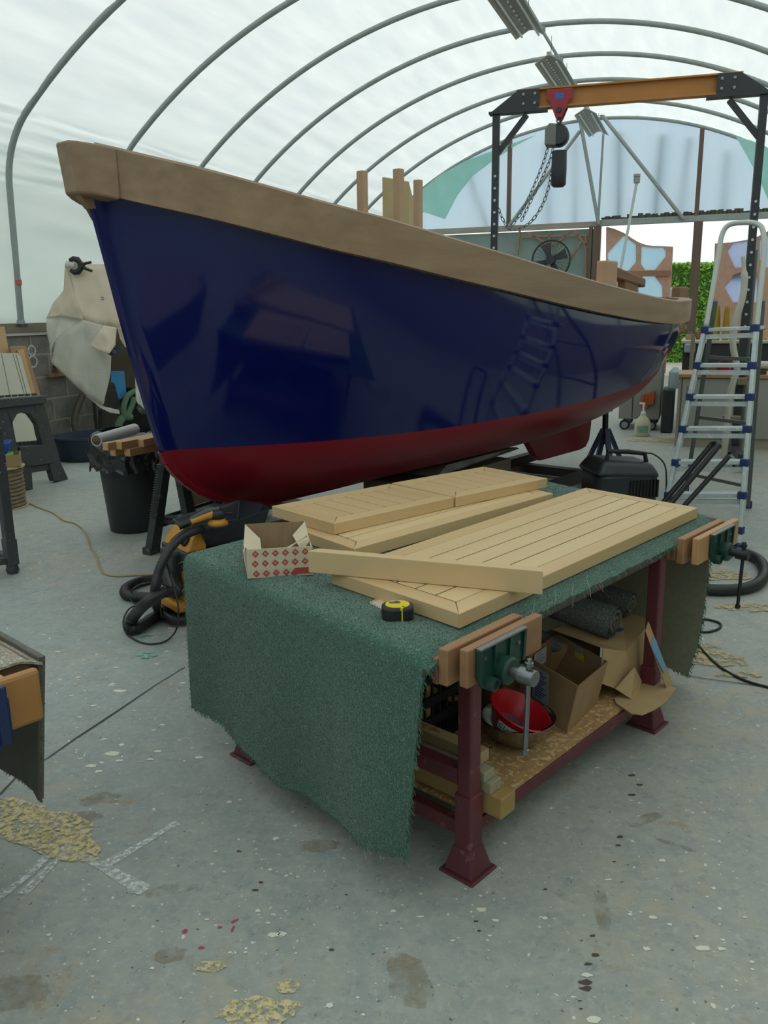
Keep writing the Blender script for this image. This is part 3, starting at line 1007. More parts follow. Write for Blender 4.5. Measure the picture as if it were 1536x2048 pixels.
g = G(); g.lathe([(0, .0), (.045, .0), (.045, .004), (0, .004)], 14, M=Matrix.Translation((w + .065, .06, hz_ * .62)) @ Matrix.Rotation(math.radians(76), 4, 'Z') @ Matrix.Rotation(math.pi / 2, 4, 'Y') if False else Matrix.Translation(((w + rb) / 2 + .004, -.02, hz_ * .6)) @ Matrix.Rotation(math.atan2(.35, rb - w), 4, 'Z') @ Matrix.Rotation(math.pi / 2, 4, 'X'))
g.obj('round_mark', mat('dark_green_mark', '4f6a52', .7), tb)

# ---------------------------------------------------------------- what carries the boat
m_grime = mat('painted_old_timber', 'a5a79f', .8, var='6f6a5e', scale=5, amt=.35, bump=.4)
m_grime2 = wood('rough_packing_timber', '74685a', '5a5045', 'x', 8)
def bpl(u, v, t):
    return BOAT.on(u, v, y=-t)
a, b = bpl(905, 893, .30), bpl(1028, 884, .30)
sx = thing('keel_chock', 'weathered white and brown packing timbers stacked under the red hull', 'timber', BOAT.sub(a.x, -.1, 0))
L_ = b.x - a.x
g = G(); g.hexa([(-.25, -.25, .455), (L_, -.25, .50), (L_, .2, .45), (-.25, .2, .44), (-.1, -.22, .515), (L_, -.22, .57), (L_, .1, .461), (-.1, .1, .461)])
g.v = [(x, y, min(z, .462 + max(0, -y - .03) * .25)) for x, y, z in g.v]
g.obj('upper_pad', m_grime, sx, bev=.01)
g = G(); g.box(-.5, L_ - .1, -.24, .2, .33, .44)
g.obj('lower_pad', m_grime2, sx, bev=.012)
g = G(); g.box(-.3, L_ - .25, -.2, .18, 0, .33)
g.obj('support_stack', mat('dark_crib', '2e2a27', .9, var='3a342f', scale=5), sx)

m_trail = mat('trailer_steel', '2c2a29', .7, var='3c332d', scale=6)
tr = thing('boat_trailer', 'low dark steel trailer under the boat with white-rimmed wheel', 'trailer', BOAT.sub(1.0, 0, 0))
for y in (-.42, .42):
    g = G(); g.box(.4, 4.0, y - .04, y + .04, .10, .18); g.obj('side_rail', m_trail, tr)
for x in (.6, 2.2, 3.8):
    g = G(); g.box(x - .05, x + .05, -.6, .6, .02, .10); g.obj('cross_beam', m_trail, tr)
m_tyre = mat('black_rubber', '1b1c1c', .75)
m_rim = mat('white_rim', 'a9abab', .5, var='7f8180', scale=8)
def wheel(parent, c, r, wd, ax='y', rim=m_rim, name='wheel'):
    R = {'y': Matrix.Rotation(math.pi / 2, 4, 'X'), 'x': Matrix.Rotation(math.pi / 2, 4, 'Y')}[ax]
    g = G(); g.lathe([(r * .62, -wd * .4), (r * .9, -wd * .5), (r, -wd * .3), (r, wd * .3), (r * .9, wd * .5), (r * .62, wd * .4), (r * .62, -wd * .4)], 24, M=Matrix.Translation(c) @ R)
    t = g.obj(name, m_tyre, parent, smooth=50)
    g = G(); g.lathe([(0, -wd * .42), (r * .2, -wd * .42), (r * .3, -wd * .3), (r * .55, -wd * .3), (r * .66, -wd * .44), (r * .66, wd * .44), (r * .55, wd * .3), (r * .2, wd * .42), (0, wd * .42)], 20, M=Matrix.Translation(c) @ R)
    g.obj('rim', rim, t, smooth=40)
    return t
pw = BOAT.I @ at_z(516, 1034, 0)
wheel(tr, (pw.x - 1.0, pw.y, .13), .13, .09, rim=m_rim)
g = G(); g.box(pw.x - 1.05, pw.x - .9, pw.y - .05, .0, .1, .17); g.obj('cross_beam', m_trail, tr)

for k, (x0, L_k, y_k, z_k, c_k, nm_k) in enumerate(((.8, 1.2, -.32, .181, '4d3a2c', 'dark brown'), (.9, 1.05, -.12, .181, '6e5843', 'mid brown'), (.7, 1.3, .12, .181, '3b2f27', 'blackish'), (.95, 1.0, -.24, .232, '8a7657', 'pale brown'), (1.1, .8, .02, .232, '77452f', 'reddish'))):
    g = G(); g.box(0, L_k, 0, .13, 0, .05)
    g.obj('timber_plank', mat('plank_' + nm_k.replace(' ', '_'), c_k, .85, var='2f2721', scale=9, amt=.9), M=BOAT.sub(x0, y_k, z_k, math.radians((k * 3) % 5 - 2)), bev=.003, label=nm_k + ' plank stowed on the trailer under the red hull', cat='plank', group='planks on the trailer')
# axle stand, blue
p = at_z(1207, 945, 0)
ps = BOAT.I @ p
st = thing('axle_stand', 'blue steel tripod stand under the stern of the red hull', 'stand', BOAT.sub(ps.x, ps.y, 0))
m_blue = mat('blue_enamel', '1d3158', .45, var='182949', scale=9)
ztop = .66
for q in (0, 1, 2, 3):
    a_ = math.pi / 4 + q * math.pi / 2
    g = G(); g.beam((.21 * math.cos(a_), .21 * math.sin(a_), 0.02), (.025 * math.cos(a_), .025 * math.sin(a_), .42), .045, .035)
    g.obj('leg', m_blue, st)
g = G(); g.cyl((0, 0, .28), (-.02, .0, ztop - .07), .028); g.obj('post', mat('dark_steel', '34383b', .4, metal=.6), st)
g = G(); g.cbox((-.02, 0, ztop - .055), (.1, .1, .03)); g.obj('pad', m_grime, st)

# ================================================================ THE WORKBENCH
m_maroon = mat('maroon_paint', '6b3138', .5, var='5a2a31', scale=7, amt=.5, speck='7f4b4d', sscale=22, samt=.66)
m_ply2 = wood('bench_ply', '6f573f', '59452f', 'x', 8)
m_osb = mat('osb_board', 'bb9563', .8, var='94724a', scale=26, amt=.5, stretch=(.5, 1.8, 1), speck='cbab7c', sscale=55, samt=.56, bump=.3)
m_vgreen = mat('vise_green', '17382f', .4, var='1d4438', scale=9, spec=.5)
m_bright = mat('bright_steel', '85888a', .32, metal=.9)
m_dsteel = mat('dark_steel', '34383b', .4, metal=.6)
B = BENCH
XN, XF, YN, YF = .242, 1.378, .045, 1.01
bench = thing('workbench', 'maroon steel workbench with splayed feet, wooden-jawed vises and a chipboard lower shelf', 'workbench', B.M)
for x, y in ((XN, YN), (XF, YN), (XN, YF), (XF, YF)):
    g = G(); g.box(x - .024, x + .024, y - .024, y + .024, .08, .70)
    leg = g.obj('leg', m_maroon, bench, bev=.006)
    g = G(); g.box(x - .029, x + .029, y - .029, y + .029, .06, .245); g.obj('sleeve', m_maroon, leg, bev=.005)
    g = G()
    a, b = .060, .031
    g.hexa([(x - a, y - a, 0), (x + a, y - a, 0), (x + a, y + a, 0), (x - a, y + a, 0), (x - a, y - a, .008), (x + a, y - a, .008), (x + a, y + a, .008), (x - a, y + a, .008)])
    g.hexa([(x - a * .82, y - a * .82, .008), (x + a * .82, y - a * .82, .008), (x + a * .82, y + a * .82, .008), (x - a * .82, y + a * .82, .008), (x - b, y - b, .082), (x + b, y - b, .082), (x + b, y + b, .082), (x - b, y + b, .082)])
    g.obj('foot', m_maroon, leg, bev=.007)
def rail(x0, x1, y0, y1, z0, z1):
    g = G(); g.box(x0, x1, y0, y1, z0, z1); return g.obj('rail', m_maroon, bench, bev=.003)
for y in (YN, YF):
    rail(XN + .03, XF - .03, y - .02, y - .014, .115, .155); rail(XN + .03, XF - .03, y - .014, y + .02, .149, .155)
    rail(XN - .1, 1.75, y - .02, y + .015, .665, .70)
for x in (XN, XF):
    rail(x - .015, x + .018, YN + .03, YF - .03, .105, .15)
    rail(x - .015, x + .018, YN + .03, YF - .03, .665, .70)
rail(XN - .02, XN + .02, YN + .026, YF - .026, .265, .315)
g = G(); g.box(XN + .03, XF + .1, YN - .012, YF - .03, .155, .168)
g.obj('lower_shelf', m_osb, bench)
g = G(); g.add([(.015, .010, .701), (1.76, .010, .701), (1.9, 1.12, .701), (.16, 1.12, .701), (.015, .010, .726), (1.76, .010, .726), (1.9, 1.12, .726), (.16, 1.12, .726)],
              [(3, 2, 1, 0), (4, 5, 6, 7), (0, 1, 5, 4), (1, 2, 6, 5), (2, 3, 7, 6), (3, 0, 4, 7)])
g.obj('bench_top', m_ply2, bench)

m_jaw1 = wood('jaw_timber', 'a37b55', '805a3c', 'x', 10)
m_jaw2 = wood('jaw_timber_pale', 'c49a68', 'a87f52', 'x', 10)
m_jaw3 = wood('jaw_timber_red', '8f6548', '75503a', 'x', 10)
def vise(x0, x1, ztop, cx, turn, flip=False):
    R90 = Matrix.Rotation(math.pi / 2, 4, 'X')
    yi = -.014
    g = G(); g.box(x0 + .0, x1 - .08, yi, yi + .018, .66, ztop - .03)
    root = g.obj('vise', m_jaw3, bench, bev=.003)
    g = G(); g.box(x0, x1 - .01, yi - .030, yi - .001, ztop - .095, ztop); g.obj('inner_jaw', m_jaw1, root, bev=.004)
    g = G(); g.box(x0 + .022, x1 + .022, yi - .074, yi - .048, ztop - .095, ztop + .003); g.obj('outer_jaw', m_jaw2 if flip else m_jaw1, root, bev=.004)
    y = yi - .074
    prof = [(cx - .098, ztop + .003), (cx + .098, ztop + .003), (cx + .098, ztop - .05), (cx + .09, ztop - .085), (cx + .04, ztop - .112), (cx - .03, ztop - .125), (cx - .08, ztop - .105), (cx - .098, ztop - .07)]
    g = G()
    g.prism(prof, 0, .012, Matrix(((1, 0, 0, 0), (0, 0, -1, y), (0, 1, 0, 0), (0, 0, 0, 1))))
    cast = g.obj('casting', m_vgreen, root, bev=.004)
    g = G()
    g.hexa([(cx - .1, y - .021, ztop - .001), (cx + .1, y - .021, ztop - .001), (cx + .1, y - .004, ztop - .006), (cx - .1, y - .004, ztop - .006),
            (cx - .1, y - .018, ztop + .005), (cx + .1, y - .018, ztop + .005), (cx + .1, y - .004, ztop + .005), (cx - .1, y - .004, ztop + .005)])
    g.obj('bright_edge', m_bright, root, bev=.002)
    for xx in (cx - .094, cx - .035, cx + .03, cx + .094):
        g = G(); g.hexa([(xx - .005, y - .016, ztop - .085), (xx + .005, y - .016, ztop - .085), (xx + .005, y - .010, ztop - .085), (xx - .005, y - .010, ztop - .085),
                         (xx - .005, y - .020, ztop - .002), (xx + .005, y - .020, ztop - .002), (xx + .005, y - .010, ztop - .002), (xx - .005, y - .010, ztop - .002)])
        g.obj('rib', m_vgreen, root)
    g = G(); g.lathe([(.036, 0), (.036, .03), (.03, .036), (.0, .036)], 20, M=Matrix.Translation((cx, y - .008, ztop - .078)) @ R90)
    g.obj('screw_boss', m_vgreen, root, smooth=40)
    for dx in (-.055, .055):
        g = G(); g.lathe([(.019, 0), (.018, .024), (.012, .026), (.012, .02), (0, .02)], 16, M=Matrix.Translation((cx + dx, y - .008, ztop - .098)) @ R90)
        g.obj('guide_boss', m_vgreen, root, smooth=40)
    for dx, dz in ((-.075, -.028), (.07, -.03)):
        g = G(); g.lathe([(.007, 0), (.006, .004), (0, .005)], 10, M=Matrix.Translation((cx + dx, y - .012, ztop + dz)) @ R90)
        g.obj('bolt', m_bright, root, smooth=40)
    zs = ztop - .078
    g = G(); g.lathe([(.014, 0), (.014, .035), (.021, .036), (.021, .078), (.019, .08), (0, .08)], 20, M=Matrix.Translation((cx, y - .03, zs)) @ R90)
    g.obj('screw', m_dsteel if flip else m_bright, root, smooth=40)
    c = Vector((cx, y - .09, zs)); d = Vector((math.sin(turn), 0, math.cos(turn)))
    g = G(); g.tube([c - d * .205, c - d * .192, c - d * .191, c + d * .026, c + d * .027, c + d * .037, c + d * .038, c + d * .046], [.009, .010, .0065, .0065, .011, .011, .008, .006], 8)
    g.obj('handle', m_dsteel if flip else m_bright, root, smooth=35)
    return root
vise(.03, .36, .758, .178, .03)
vise(1.39, 1.77, .745, 1.60, .05, flip=True)
g = G(); g.box(.06, .13, .0, .07, .66, .70); g.obj('packing_block', m_jaw2, bench, bev=.003)
g = G(); g.box(1.40, 1.46, -.012, .05, .655, .70); g.obj('packing_block', m_jaw2, bench, bev=.003)

# ---------------------------------------------------------------- green carpet over the bench
m_carpet = mat('green_carpet', '3d6655', .95, var='294c3f', scale=150, amt=.7, speck='5d8872', sscale=230, samt=.58, bump=1, bscale=260, sheen=.3, detail=3)
m_backing = mat('carpet_backing', '8f8c76', .95, var='827f69', scale=40, bump=.3)
carpet = thing('carpet', 'green cut-pile carpet laid over the workbench and hanging down its near end', 'carpet', B.M)
XE = lambda y: .142 * y / 1.196          # the fold line over the near end
def top_z(x, y):
    return .7335 + .004 * noise.noise(Vector((x * 5, y * 5, 0)))
Rr = .035
def carpet_pt(a, b):
    """a: along the length from hem (0) over the fold to the far end (1); b: across"""
    y = .0 + b * 1.196
    hem = .552 + .055 * math.sin(math.pi * min(1, b * 1.0)) + .012 * math.sin(b * 5) - .008 * math.sin(b * 31)
    L1 = hem + .17 * (b ** 4) * 0 
    Ltop = 1.80 + .13 * b
    s_ = a * (L1 + Ltop) - L1
    fx = XE(y)
    wob = .010 * math.sin(b * 7 + 1) * max(0, min(1, -s_ / .5)) + .014 * max(0, -s_) / .5 * math.sin(b * 13)
    q = Rr * math.pi / 2
    if s_ < -q / 2 * 1:
        dz = -s_ - q / 2
        return Vector((fx - Rr * .3 - wob - .012 * dz, y - .0 + .0 * dz, .738 - Rr - dz))
    if s_ < q / 2:
        t = (s_ + q / 2) / q * math.pi / 2
        return Vector((fx - Rr * .3 + Rr * (1 - math.cos(t)), y, .738 - Rr + Rr * math.sin(t)))
    x = fx - Rr * .3 + Rr + (s_ - q / 2)
    hump = .012 * math.exp(-((x - .1 - .12 * y) / .05) ** 2) * (.5 + .5 * math.sin(y * 4.0))
    return Vector((x, y + .035 * max(0, b - .7) * 0, .738 + .0015 * noise.noise(Vector((x * 6, y * 6, 0))) + hump))
NA, NB = 150, 70
pts = [[carpet_pt(i / NA, j / NB) for i in range(NA + 1)] for j in range(NB + 1)]
# ragged front edge that droops over the board between the vises
for j in range(4):
    for i in range(NA + 1):
        p = pts[j][i]
        if p.z > .72:
            f = (4 - j) / 4
            p.y += -.012 * f + .007 * f * noise.noise(Vector((p.x * 22, 2, 0)))
            p.z += -.022 * f * f + .004 * noise.noise(Vector((p.x * 13, 7, 0))) * f
        else:
            p.y += .006 * noise.noise(Vector((p.z * 30, 2, 0)))
for i in range(4):
    for j in range(NB + 1):
        pts[j][i].z += .012 * noise.noise(Vector((j * .31, 3, 0))) + .006 * noise.noise(Vector((j * .9, 3, 0)))
# the near corner of the hem hangs lowest and swings out
for j in range(NB + 1):
    for i in range(NA + 1):
        p = pts[j][i]; b = j / NB
        if p.z < .70:
            dn = (.70 - p.z) / .5
            p.y += .045 * dn * max(0, .35 - b) / .35
            p.y -= .02 * dn * max(0, b - .5) / .5 * 1.0
def sheet(P, thick_fn, name, m_, parent):
    vs = [p for r in P for p in r]
    n = len(P[0])
    g = G()
    g.add(vs, [(j * n + i, j * n + i + 1, (j + 1) * n + i + 1, (j + 1) * n + i) for j in range(len(P) - 1) for i in range(n - 1)])
    return g.obj(name, m_, parent, smooth='all')
pile_face = sheet(pts, None, 'pile_face', m_carpet, carpet)
nrm = []
def pt_normal(j, i):
    a = pts[j][min(i + 1, NA)] - pts[j][max(i - 1, 0)]
    b = pts[min(j + 1, NB)][i] - pts[max(j - 1, 0)][i]
    n = a.cross(b).normalized()
    if n.x > .5 and n.z < .3: n = -n
    if n.z < -.3: n = -n
    return n
bk = [[pts[j][i] - pt_normal(j, i) * .005 for i in range(NA + 1)] for j in range(NB + 1)]
sheet(bk, None, 'backing', m_backing, carpet)
# pile tufts and frayed edge
rs = np.random.RandomState(2)
vs, fs = [], []
def tufts(n, P, nn, mm, hgt=.0045):
    for _ in range(n):
        a, b = rs.rand() * nn, rs.rand() * mm
        i, j = int(a), int(b)
        i = min(i, nn - 1); j = min(j, mm - 1)
        p = P[j][i].lerp(P[j][i + 1], a - i).lerp(P[j + 1][i].lerp(P[j + 1][i + 1], a - i), b - j)
        nr = pt_normal(j, i) if P is pts else Vector((0, 0, 1))
        d = Vector(rs.normal(size=3) * .45) + nr
        d.normalize()
        w = nr.cross(Vector(rs.normal(size=3))).normalized() * .0009
        q = len(vs)
        vs.extend([p - w, p + w, p + d * hgt * (.6 + rs.rand() * .8)])
        fs.append((q, q + 1, q + 2))
tufts(75000, pts, NA, NB)
me = bpy.data.meshes.new('pile'); me.from_pydata([tuple(v) for v in vs], [], fs); me.materials.append(m_carpet)
o = bpy.data.objects.new('pile', me); COL.objects.link(o); o.parent = carpet; o.matrix_world = B.M; o['kind'] = 'stuff'
m_thread = mat('loose_thread', 'b9b9a4', .9)
m_gthread = mat('green_thread', '4f7a67', .9)
g, g2 = G(), G()
rnd = random.Random(12)
def thread(gg, p, L, r=.0006, down=1.0, drift=None):
    d = Vector((rnd.uniform(-.6, .6), rnd.uniform(-.8, -.1), rnd.uniform(-1, .4)))
    if drift: d = Vector(drift) + Vector((rnd.uniform(-.5, .5),) * 1 + (rnd.uniform(-.5, .5), rnd.uniform(-.5, .5)))
    pth = [p]
    q = Vector(p)
    for _ in range(5):
        d = (d + Vector((rnd.uniform(-.5, .5), rnd.uniform(-.4, .4), -.35 * down))).normalized()
        q = q + d * L / 5
        pth.append(q.copy())
    gg.tube(pth, r, 3)
for i in range(NA + 1):
    p = pts[0][i]
    for _ in range(6):
        thread(g2, p + Vector((rnd.uniform(-.008, .008), 0, rnd.uniform(-.006, .004))), rnd.uniform(.008, .02), .0007)
    if rnd.random() < .2:
        thread(g, p, rnd.uniform(.015, .035), .0005, 1.4)
for j in range(NB + 1):
    p = pts[j][0]
    for _ in range(7):
        thread(g2, p + Vector((0, rnd.uniform(-.01, .01), 0)), rnd.uniform(.006, .014), .0007, drift=(0, 0, -1))
    if rnd.random() < .12: thread(g, p, rnd.uniform(.02, .05), .0006)
for i in range(0, NA + 1):
    for _ in range(2):
        thread(g2, pts[NB][i], rnd.uniform(.006, .014), .0007, drift=(0, 1, 0))
    if rnd.random() < .2: thread(g, pts[NB][i], .02, .0006, drift=(-.3, 1, 0))
for (u, v) in ((1110, 1180), (1148, 1170), (1070, 1205), (1045, 1230), (1175, 1150)):
    p = B.on(u, v, y=-.012)
    thread(g, p, .07, .0009, 2.5, drift=(0, -.1, -1))
g.obj('loose_threads', m_thread, carpet, kind='stuff')
g2.obj('fray', m_gthread, carpet, kind='stuff')
# the flap hanging over the far end, seen from its back
fl = [B.on(1418, 1098, x=1.80), B.on(1416, 1150, x=1.80), B.on(1405, 1235, x=1.80), B.on(1395, 1290, x=1.80), B.on(1375, 1350, x=1.80), B.on(1345, 1338, x=1.80), B.on(1300, 1318, x=1.8)]
yb = .95
poly = [(p.y, p.z) for p in fl] + [(yb, .06), (yb, .735), (.0, .735)]
Mx = Matrix(((0, 0, 1, 1.795), (1, 0, 0, 0), (0, 1, 0, 0), (0, 0, 0, 1)))
g = G(); g.prism(poly, 0, .006, Mx); g.obj('far_flap', m_backing, carpet)
g = G(); g.prism(poly, .007, .013, Mx); g.obj('far_flap_pile', m_carpet, carpet)
g2 = G()
for a, b in zip(fl[:6], fl[1:6]):
    for _ in range(45):
        thread(g2, a.lerp(b, rnd.random()), rnd.uniform(.008, .022), .001, drift=(0, -1, 0))
g2.obj('far_fray', m_gthread, carpet, kind='stuff')

# ================================================================ THINGS ON THE BENCH
m_wp = wood('pale_hardwood', 'd4b88a', 'c2a272', 'x', 7, rough=.5, amt=.6, bump=.08)
m_wpy = wood('pale_hardwood_cross', 'cfb184', 'bd9d6e', 'y', 7, rough=.5, amt=.6, bump=.08)
m_wp2 = wood('pale_hardwood_light', 'dcc296', 'cbae7e', 'x', 7, rough=.5, amt=.6, bump=.08)
m_groove = mat('seam_brown', '5c4128', .9)
ZB = .7415

def lerp2(a, b, t): return (a[0] + (b[0] - a[0]) * t, a[1] + (b[1] - a[1]) * t)
def panel(name, label, group, P, z0, z1, fw, nslat, along=True, bread=True):
    """framed slatted panel. P: corner points (near-left.. order a,b,c,d); slats run a->b when along"""
    a, b, c, d = [Vector((p[0], p[1], 0)) for p in P]
    cen = (a + b + c + d) / 4
    root = thing(name, label, 'panel', B.sub(cen.x, cen.y, z0), group)
    L = (b - a).length; Wd = (d - a).length
    def pt(s_, t): # s along ab 0..1, t along ad 0..1
        return a.lerp(b, s_).lerp(d.lerp(c, s_), t) - cen
    fs, ft = fw / L, fw / Wd
    gp_ = .0022
    def board(q, nm, m_, top=0.0):
        g = G(); k = len(q)
        g.prism([(p.x, p.y) for p in q], 0, z1 - z0 + top)
        return g.obj(nm, m_, root, bev=.0016, seg=1)
    es, et = gp_ / L, gp_ / Wd
    board([pt(0, 0), pt(1, 0), pt(1 - fs - es, ft), pt(fs + es, ft)], 'frame_board', m_wp)
    board([pt(0, 1), pt(fs + es, 1 - ft), pt(1 - fs - es, 1 - ft), pt(1, 1)], 'frame_board', m_wp)
    board([pt(es, et), pt(fs, ft + et), pt(fs, 1 - ft - et), pt(es, 1 - et)], 'frame_board', m_wpy)
    board([pt(1 - es, et), pt(1 - es, 1 - et), pt(1 - fs, 1 - ft - et), pt(1 - fs, ft + et)], 'frame_board', m_wpy)
    gs, gt = .0055 / L, .0055 / Wd
    for i in range(nslat):
        if along:
            t0 = ft + (1 - 2 * ft) * i / nslat + gt * .5; t1 = ft + (1 - 2 * ft) * (i + 1) / nslat - gt * .5
            q = [pt(fs + gs, t0), pt(1 - fs - gs, t0), pt(1 - fs - gs, t1), pt(fs + gs, t1)]
        else:
            s0 = fs + (1 - 2 * fs) * i / nslat + gs * .5; s1 = fs + (1 - 2 * fs) * (i + 1) / nslat - gs * .5
            q = [pt(s0, ft + gt), pt(s1, ft + gt), pt(s1, 1 - ft - gt), pt(s0, 1 - ft - gt)]
        board(q, 'slat', m_wp2 if along else m_wpy)
    g = G(); q = [pt(.004, .01), pt(.996, .01), pt(.996, .99), pt(.004, .99)]
    g.prism([(p.x, p.y) for p in q], .002, z1 - z0 - .0016)
    g.obj('backing_strip', m_groove, root)
    return root
def bz(u, v, z):
    p = B.on(u, v, z=z); return (p.x, p.y)
ZP = ZB + .042
panel('slatted_panel', 'largest slatted hardwood panel with long lengthwise slats, on green carpet nearest the vises', 'slatted hardwood panels on the bench',
      [bz(918, 1228, ZP), bz(1396, 1015, ZP), bz(1172, 975, ZP), (.235, .565)], ZB, ZP, .062, 5)
g0 = bz(712, 1098, ZP)
panel('slatted_panel', 'hardwood panel lying flat underneath the pair of smaller slatted panels', 'slatted hardwood panels on the bench',
      [(.452, .682), (1.61, .628), (1.70, 1.05), (.52, 1.10)], ZB, ZP, .062, 5)
ZQ = ZP + .0425
panel('slatted_panel', 'smaller slatted panel with crosswise slats, nearest the printed carton, on the lower panel', 'slatted hardwood panels on the bench',
      [bz(667, 1047, ZQ), bz(908, 994, ZQ), bz(780, 967, ZQ), bz(543, 1012, ZQ)], ZP + .0006, ZQ, .066, 6, along=False)
panel('slatted_panel', 'smaller slatted panel with crosswise slats, farthest from the camera, on the lower panel', 'slatted hardwood panels on the bench',
      [bz(911, 994, ZQ), bz(1095, 956, ZQ), bz(968, 933, ZQ), bz(783, 966, ZQ)], ZP + .0006, ZQ, .066, 6, along=False)
# loose plank on edge across the big panel
a = B.on(617, 1145, z=ZP + .001); b = B.on(1085, 1190, z=ZP + .001)
d = (b - a); d.z = 0; L_ = d.length; ang = math.atan2(d.y, d.x)
g = G(); g.hexa([(0, 0, 0), (L_, 0, 0), (L_ - .01, .036, 0), (.02, .036, 0), (0, 0, .068), (L_, 0, .068), (L_ - .01, .036, .068), (.02, .036, .068)])
g.obj('plank', wood('plank_hardwood', 'd6ba8c', 'c7a97a', 'x', 6, bump=.06), M=B.sub(a.x, a.y, ZP + .001, ang), bev=.002, label='loose pale hardwood plank on edge lying diagonally across the largest slatted panel', cat='plank')

# printed cardboard carton
m_card = mat('cardboard', '8e7658', .85, var='84694b', scale=12, stretch=(8, 1, 1), bump=.2)
m_cream = mat('cream_card', 'cdc0a4', .8, var='c2b397', scale=6)
m_print = mat('red_print', 'ad4640', .7)
m_print2 = mat('pale_print', 'd6a595', .7)
fa, fb = B.on(495, 1157, z=ZB), B.on(627, 1149, z=ZB)
d = fb - fa; Wc = d.length; ang = math.atan2(d.y, d.x); Dc, Hc = .16, .092
cart = thing('carton', 'open cream cardboard carton printed with rows of red diamonds, on the green carpet', 'box', B.sub(fa.x, fa.y, ZB, ang))
t = .003
def wall(name, pts, off, m_):
    g = G(); g.slab(pts, off); return g.obj(name, m_, cart)
wall('front', [(0, 0, 0), (Wc, 0, 0), (Wc, .004, Hc), (0, .004, Hc)], (0, t, 0), m_cream)
wall('back', [(0, Dc, 0), (Wc, Dc, 0), (Wc - .008, Dc + .03, Hc + .035), (-.002, Dc + .03, Hc + .035)], (0, t, 0), m_card)
wall('side', [(0, t, 0), (0, Dc, 0), (-.002, Dc, Hc * .8), (-.01, t, Hc * .95)], (t, 0, 0), m_cream)
wall('side', [(Wc, t, 0), (Wc, Dc, 0), (Wc, Dc, Hc * .8), (Wc, t, Hc * .95)], (-t, 0, 0), m_cream)
wall('base', [(t, t, .001), (Wc - t, t, .001), (Wc - t, Dc, .001), (t, Dc, .001)], (0, 0, t), m_card)
wall('flap', [(-.008, .07, Hc * .9), (-.002, Dc + .03, Hc + .034), (.045, Dc * .72, Hc + .002), (.05, .02, Hc * .55)], (0, 0, .002), m_cream)
wall('flap', [(Wc - .01, Dc + .03, Hc + .034), (Wc - .003, Dc * .6, Hc * .9), (Wc - .03, .07, Hc * .6), (Wc - .055, Dc * .85, Hc + .002)], (0, 0, .002), m_cream)
wall('flap', [(0, -.001, .0), (Wc, -.001, 0), (Wc, -.002, .028), (0, -.002, .028)], (0, -.0015, 0), m_cream)
wall('torn_flap', [(Wc - .075, .05, Hc * .8), (Wc - .01, .09, Hc + .012), (Wc - .01, .1, Hc + .006), (Wc - .09, .07, Hc * .72)], (0, 0, .002), m_cream)
def diamond(g, gi, c, r, M):
    q = [(0, -1), (1, 0), (0, 1), (-1, 0)]
    g.add([M @ Vector((c[0] + r * x, c[1] + r * y, .0002)) for x, y in q], [(0, 1, 2, 3)])
    for (x0, x1, y0, y1) in ((-.3, -.16, -.3, .3), (-.3, .1, .2, .34), (-.3, .1, -.06, .06), (0, .12, -.02, .3), (.1, .24, -.34, 0), (-.42, -.3, .1, .2), (.25, .36, -.1, .3)):
        gi.add([M @ Vector((c[0] + r * x, c[1] + r * y, .0005)) for x, y in ((x0, y0), (x1, y0), (x1, y1), (x0, y1))], [(0, 1, 2, 3)])
g, gi = G(), G()
Mf = axes((0, -.0001, 0), (1, 0, 0), (0, .004 / Hc, 1)); Mf2 = axes((0, -.0036, 0), (1, 0, 0), (0, 0, 1))
for r_, (zc, M_) in enumerate(((.014, Mf2), (.045, Mf), (.076, Mf))):
    for k in range(6 if r_ else 4):
        diamond(g, gi, (.024 + k * .031 + (.004 if r_ != 1 else .002), zc), .0115, M_)
g.add([Mf2 @ Vector(q) for q in ((.135, .007, .0006), (.145, .003, .0006), (.16, .007, .0006), (Wc, .007, .0006), (Wc, .027, .0006), (.15, .027, .0006), (.135, .012, .0006))], [tuple(range(7))])
Ms = axes((-.0105, .0, 0), (0, -1, 0), (0, 0, 1))
for r_ in range(3):
    for k in range(4):
        diamond(g, gi, (-.025 - k * .032, .015 + r_ * .027), .011, axes((-.0035 - r_ * .003, 0, 0), (0, -1, 0), (-.1, 0, 1)))
g.obj('diamond_print', m_print, cart, kind='stuff'); gi.obj('letter_print', m_print2, cart, kind='stuff')

# tape measure and the scrap of card
pc = B.on(812, 1243, z=ZB)
tape = thing('tape_measure', 'black and yellow tape measure on the green carpet beside the big panel', 'tape measure', B.sub(pc.x + .0, pc.y + .03, ZB + .001, math.radians(-46)))
m_tb = mat('black_grip', '1b1d1f', .55, bump=.3, scale=60); m_ty = mat('yellow_plastic', 'd9c41e', .4)
def rr(w, h, r, n=6, cx=0, cy=0):
    o = []
    for qx, qy, a0 in ((1, 1, 0), (-1, 1, 90), (-1, -1, 180), (1, -1, 270)):
        for i in range(n + 1):
            a = math.radians(a0 + 90 * i / n)
            o.append((cx + qx * (w / 2 - r) + r * math.cos(a), cy + qy * (h / 2 - r) + r * math.sin(a)))
    return o
g = G(); g.prism(rr(.086, .074, .030), 0, .040); g.obj('case', m_tb, tape, bev=.007, seg=3, smooth=60)
g = G(); g.prism(rr(.066, .056, .027), .0395, .0425); g.obj('top_face', m_ty, tape, bev=.001)
g = G(); g.prism([(.006, -.0375), (.012, -.0375), (.018, -.02), (.012, -.02)], .036, .0425); g.box(.009, .0125, -.0382, -.036, .004, .037); g.obj('yellow_stripe', m_ty, tape)
g = G(); g.box(-.022, .008, .002, .016, .0425, .0435); g.box(-.008, .004, .006, .012, .0435, .047); g.obj('belt_clip', m_bright, tape, bev=.001)
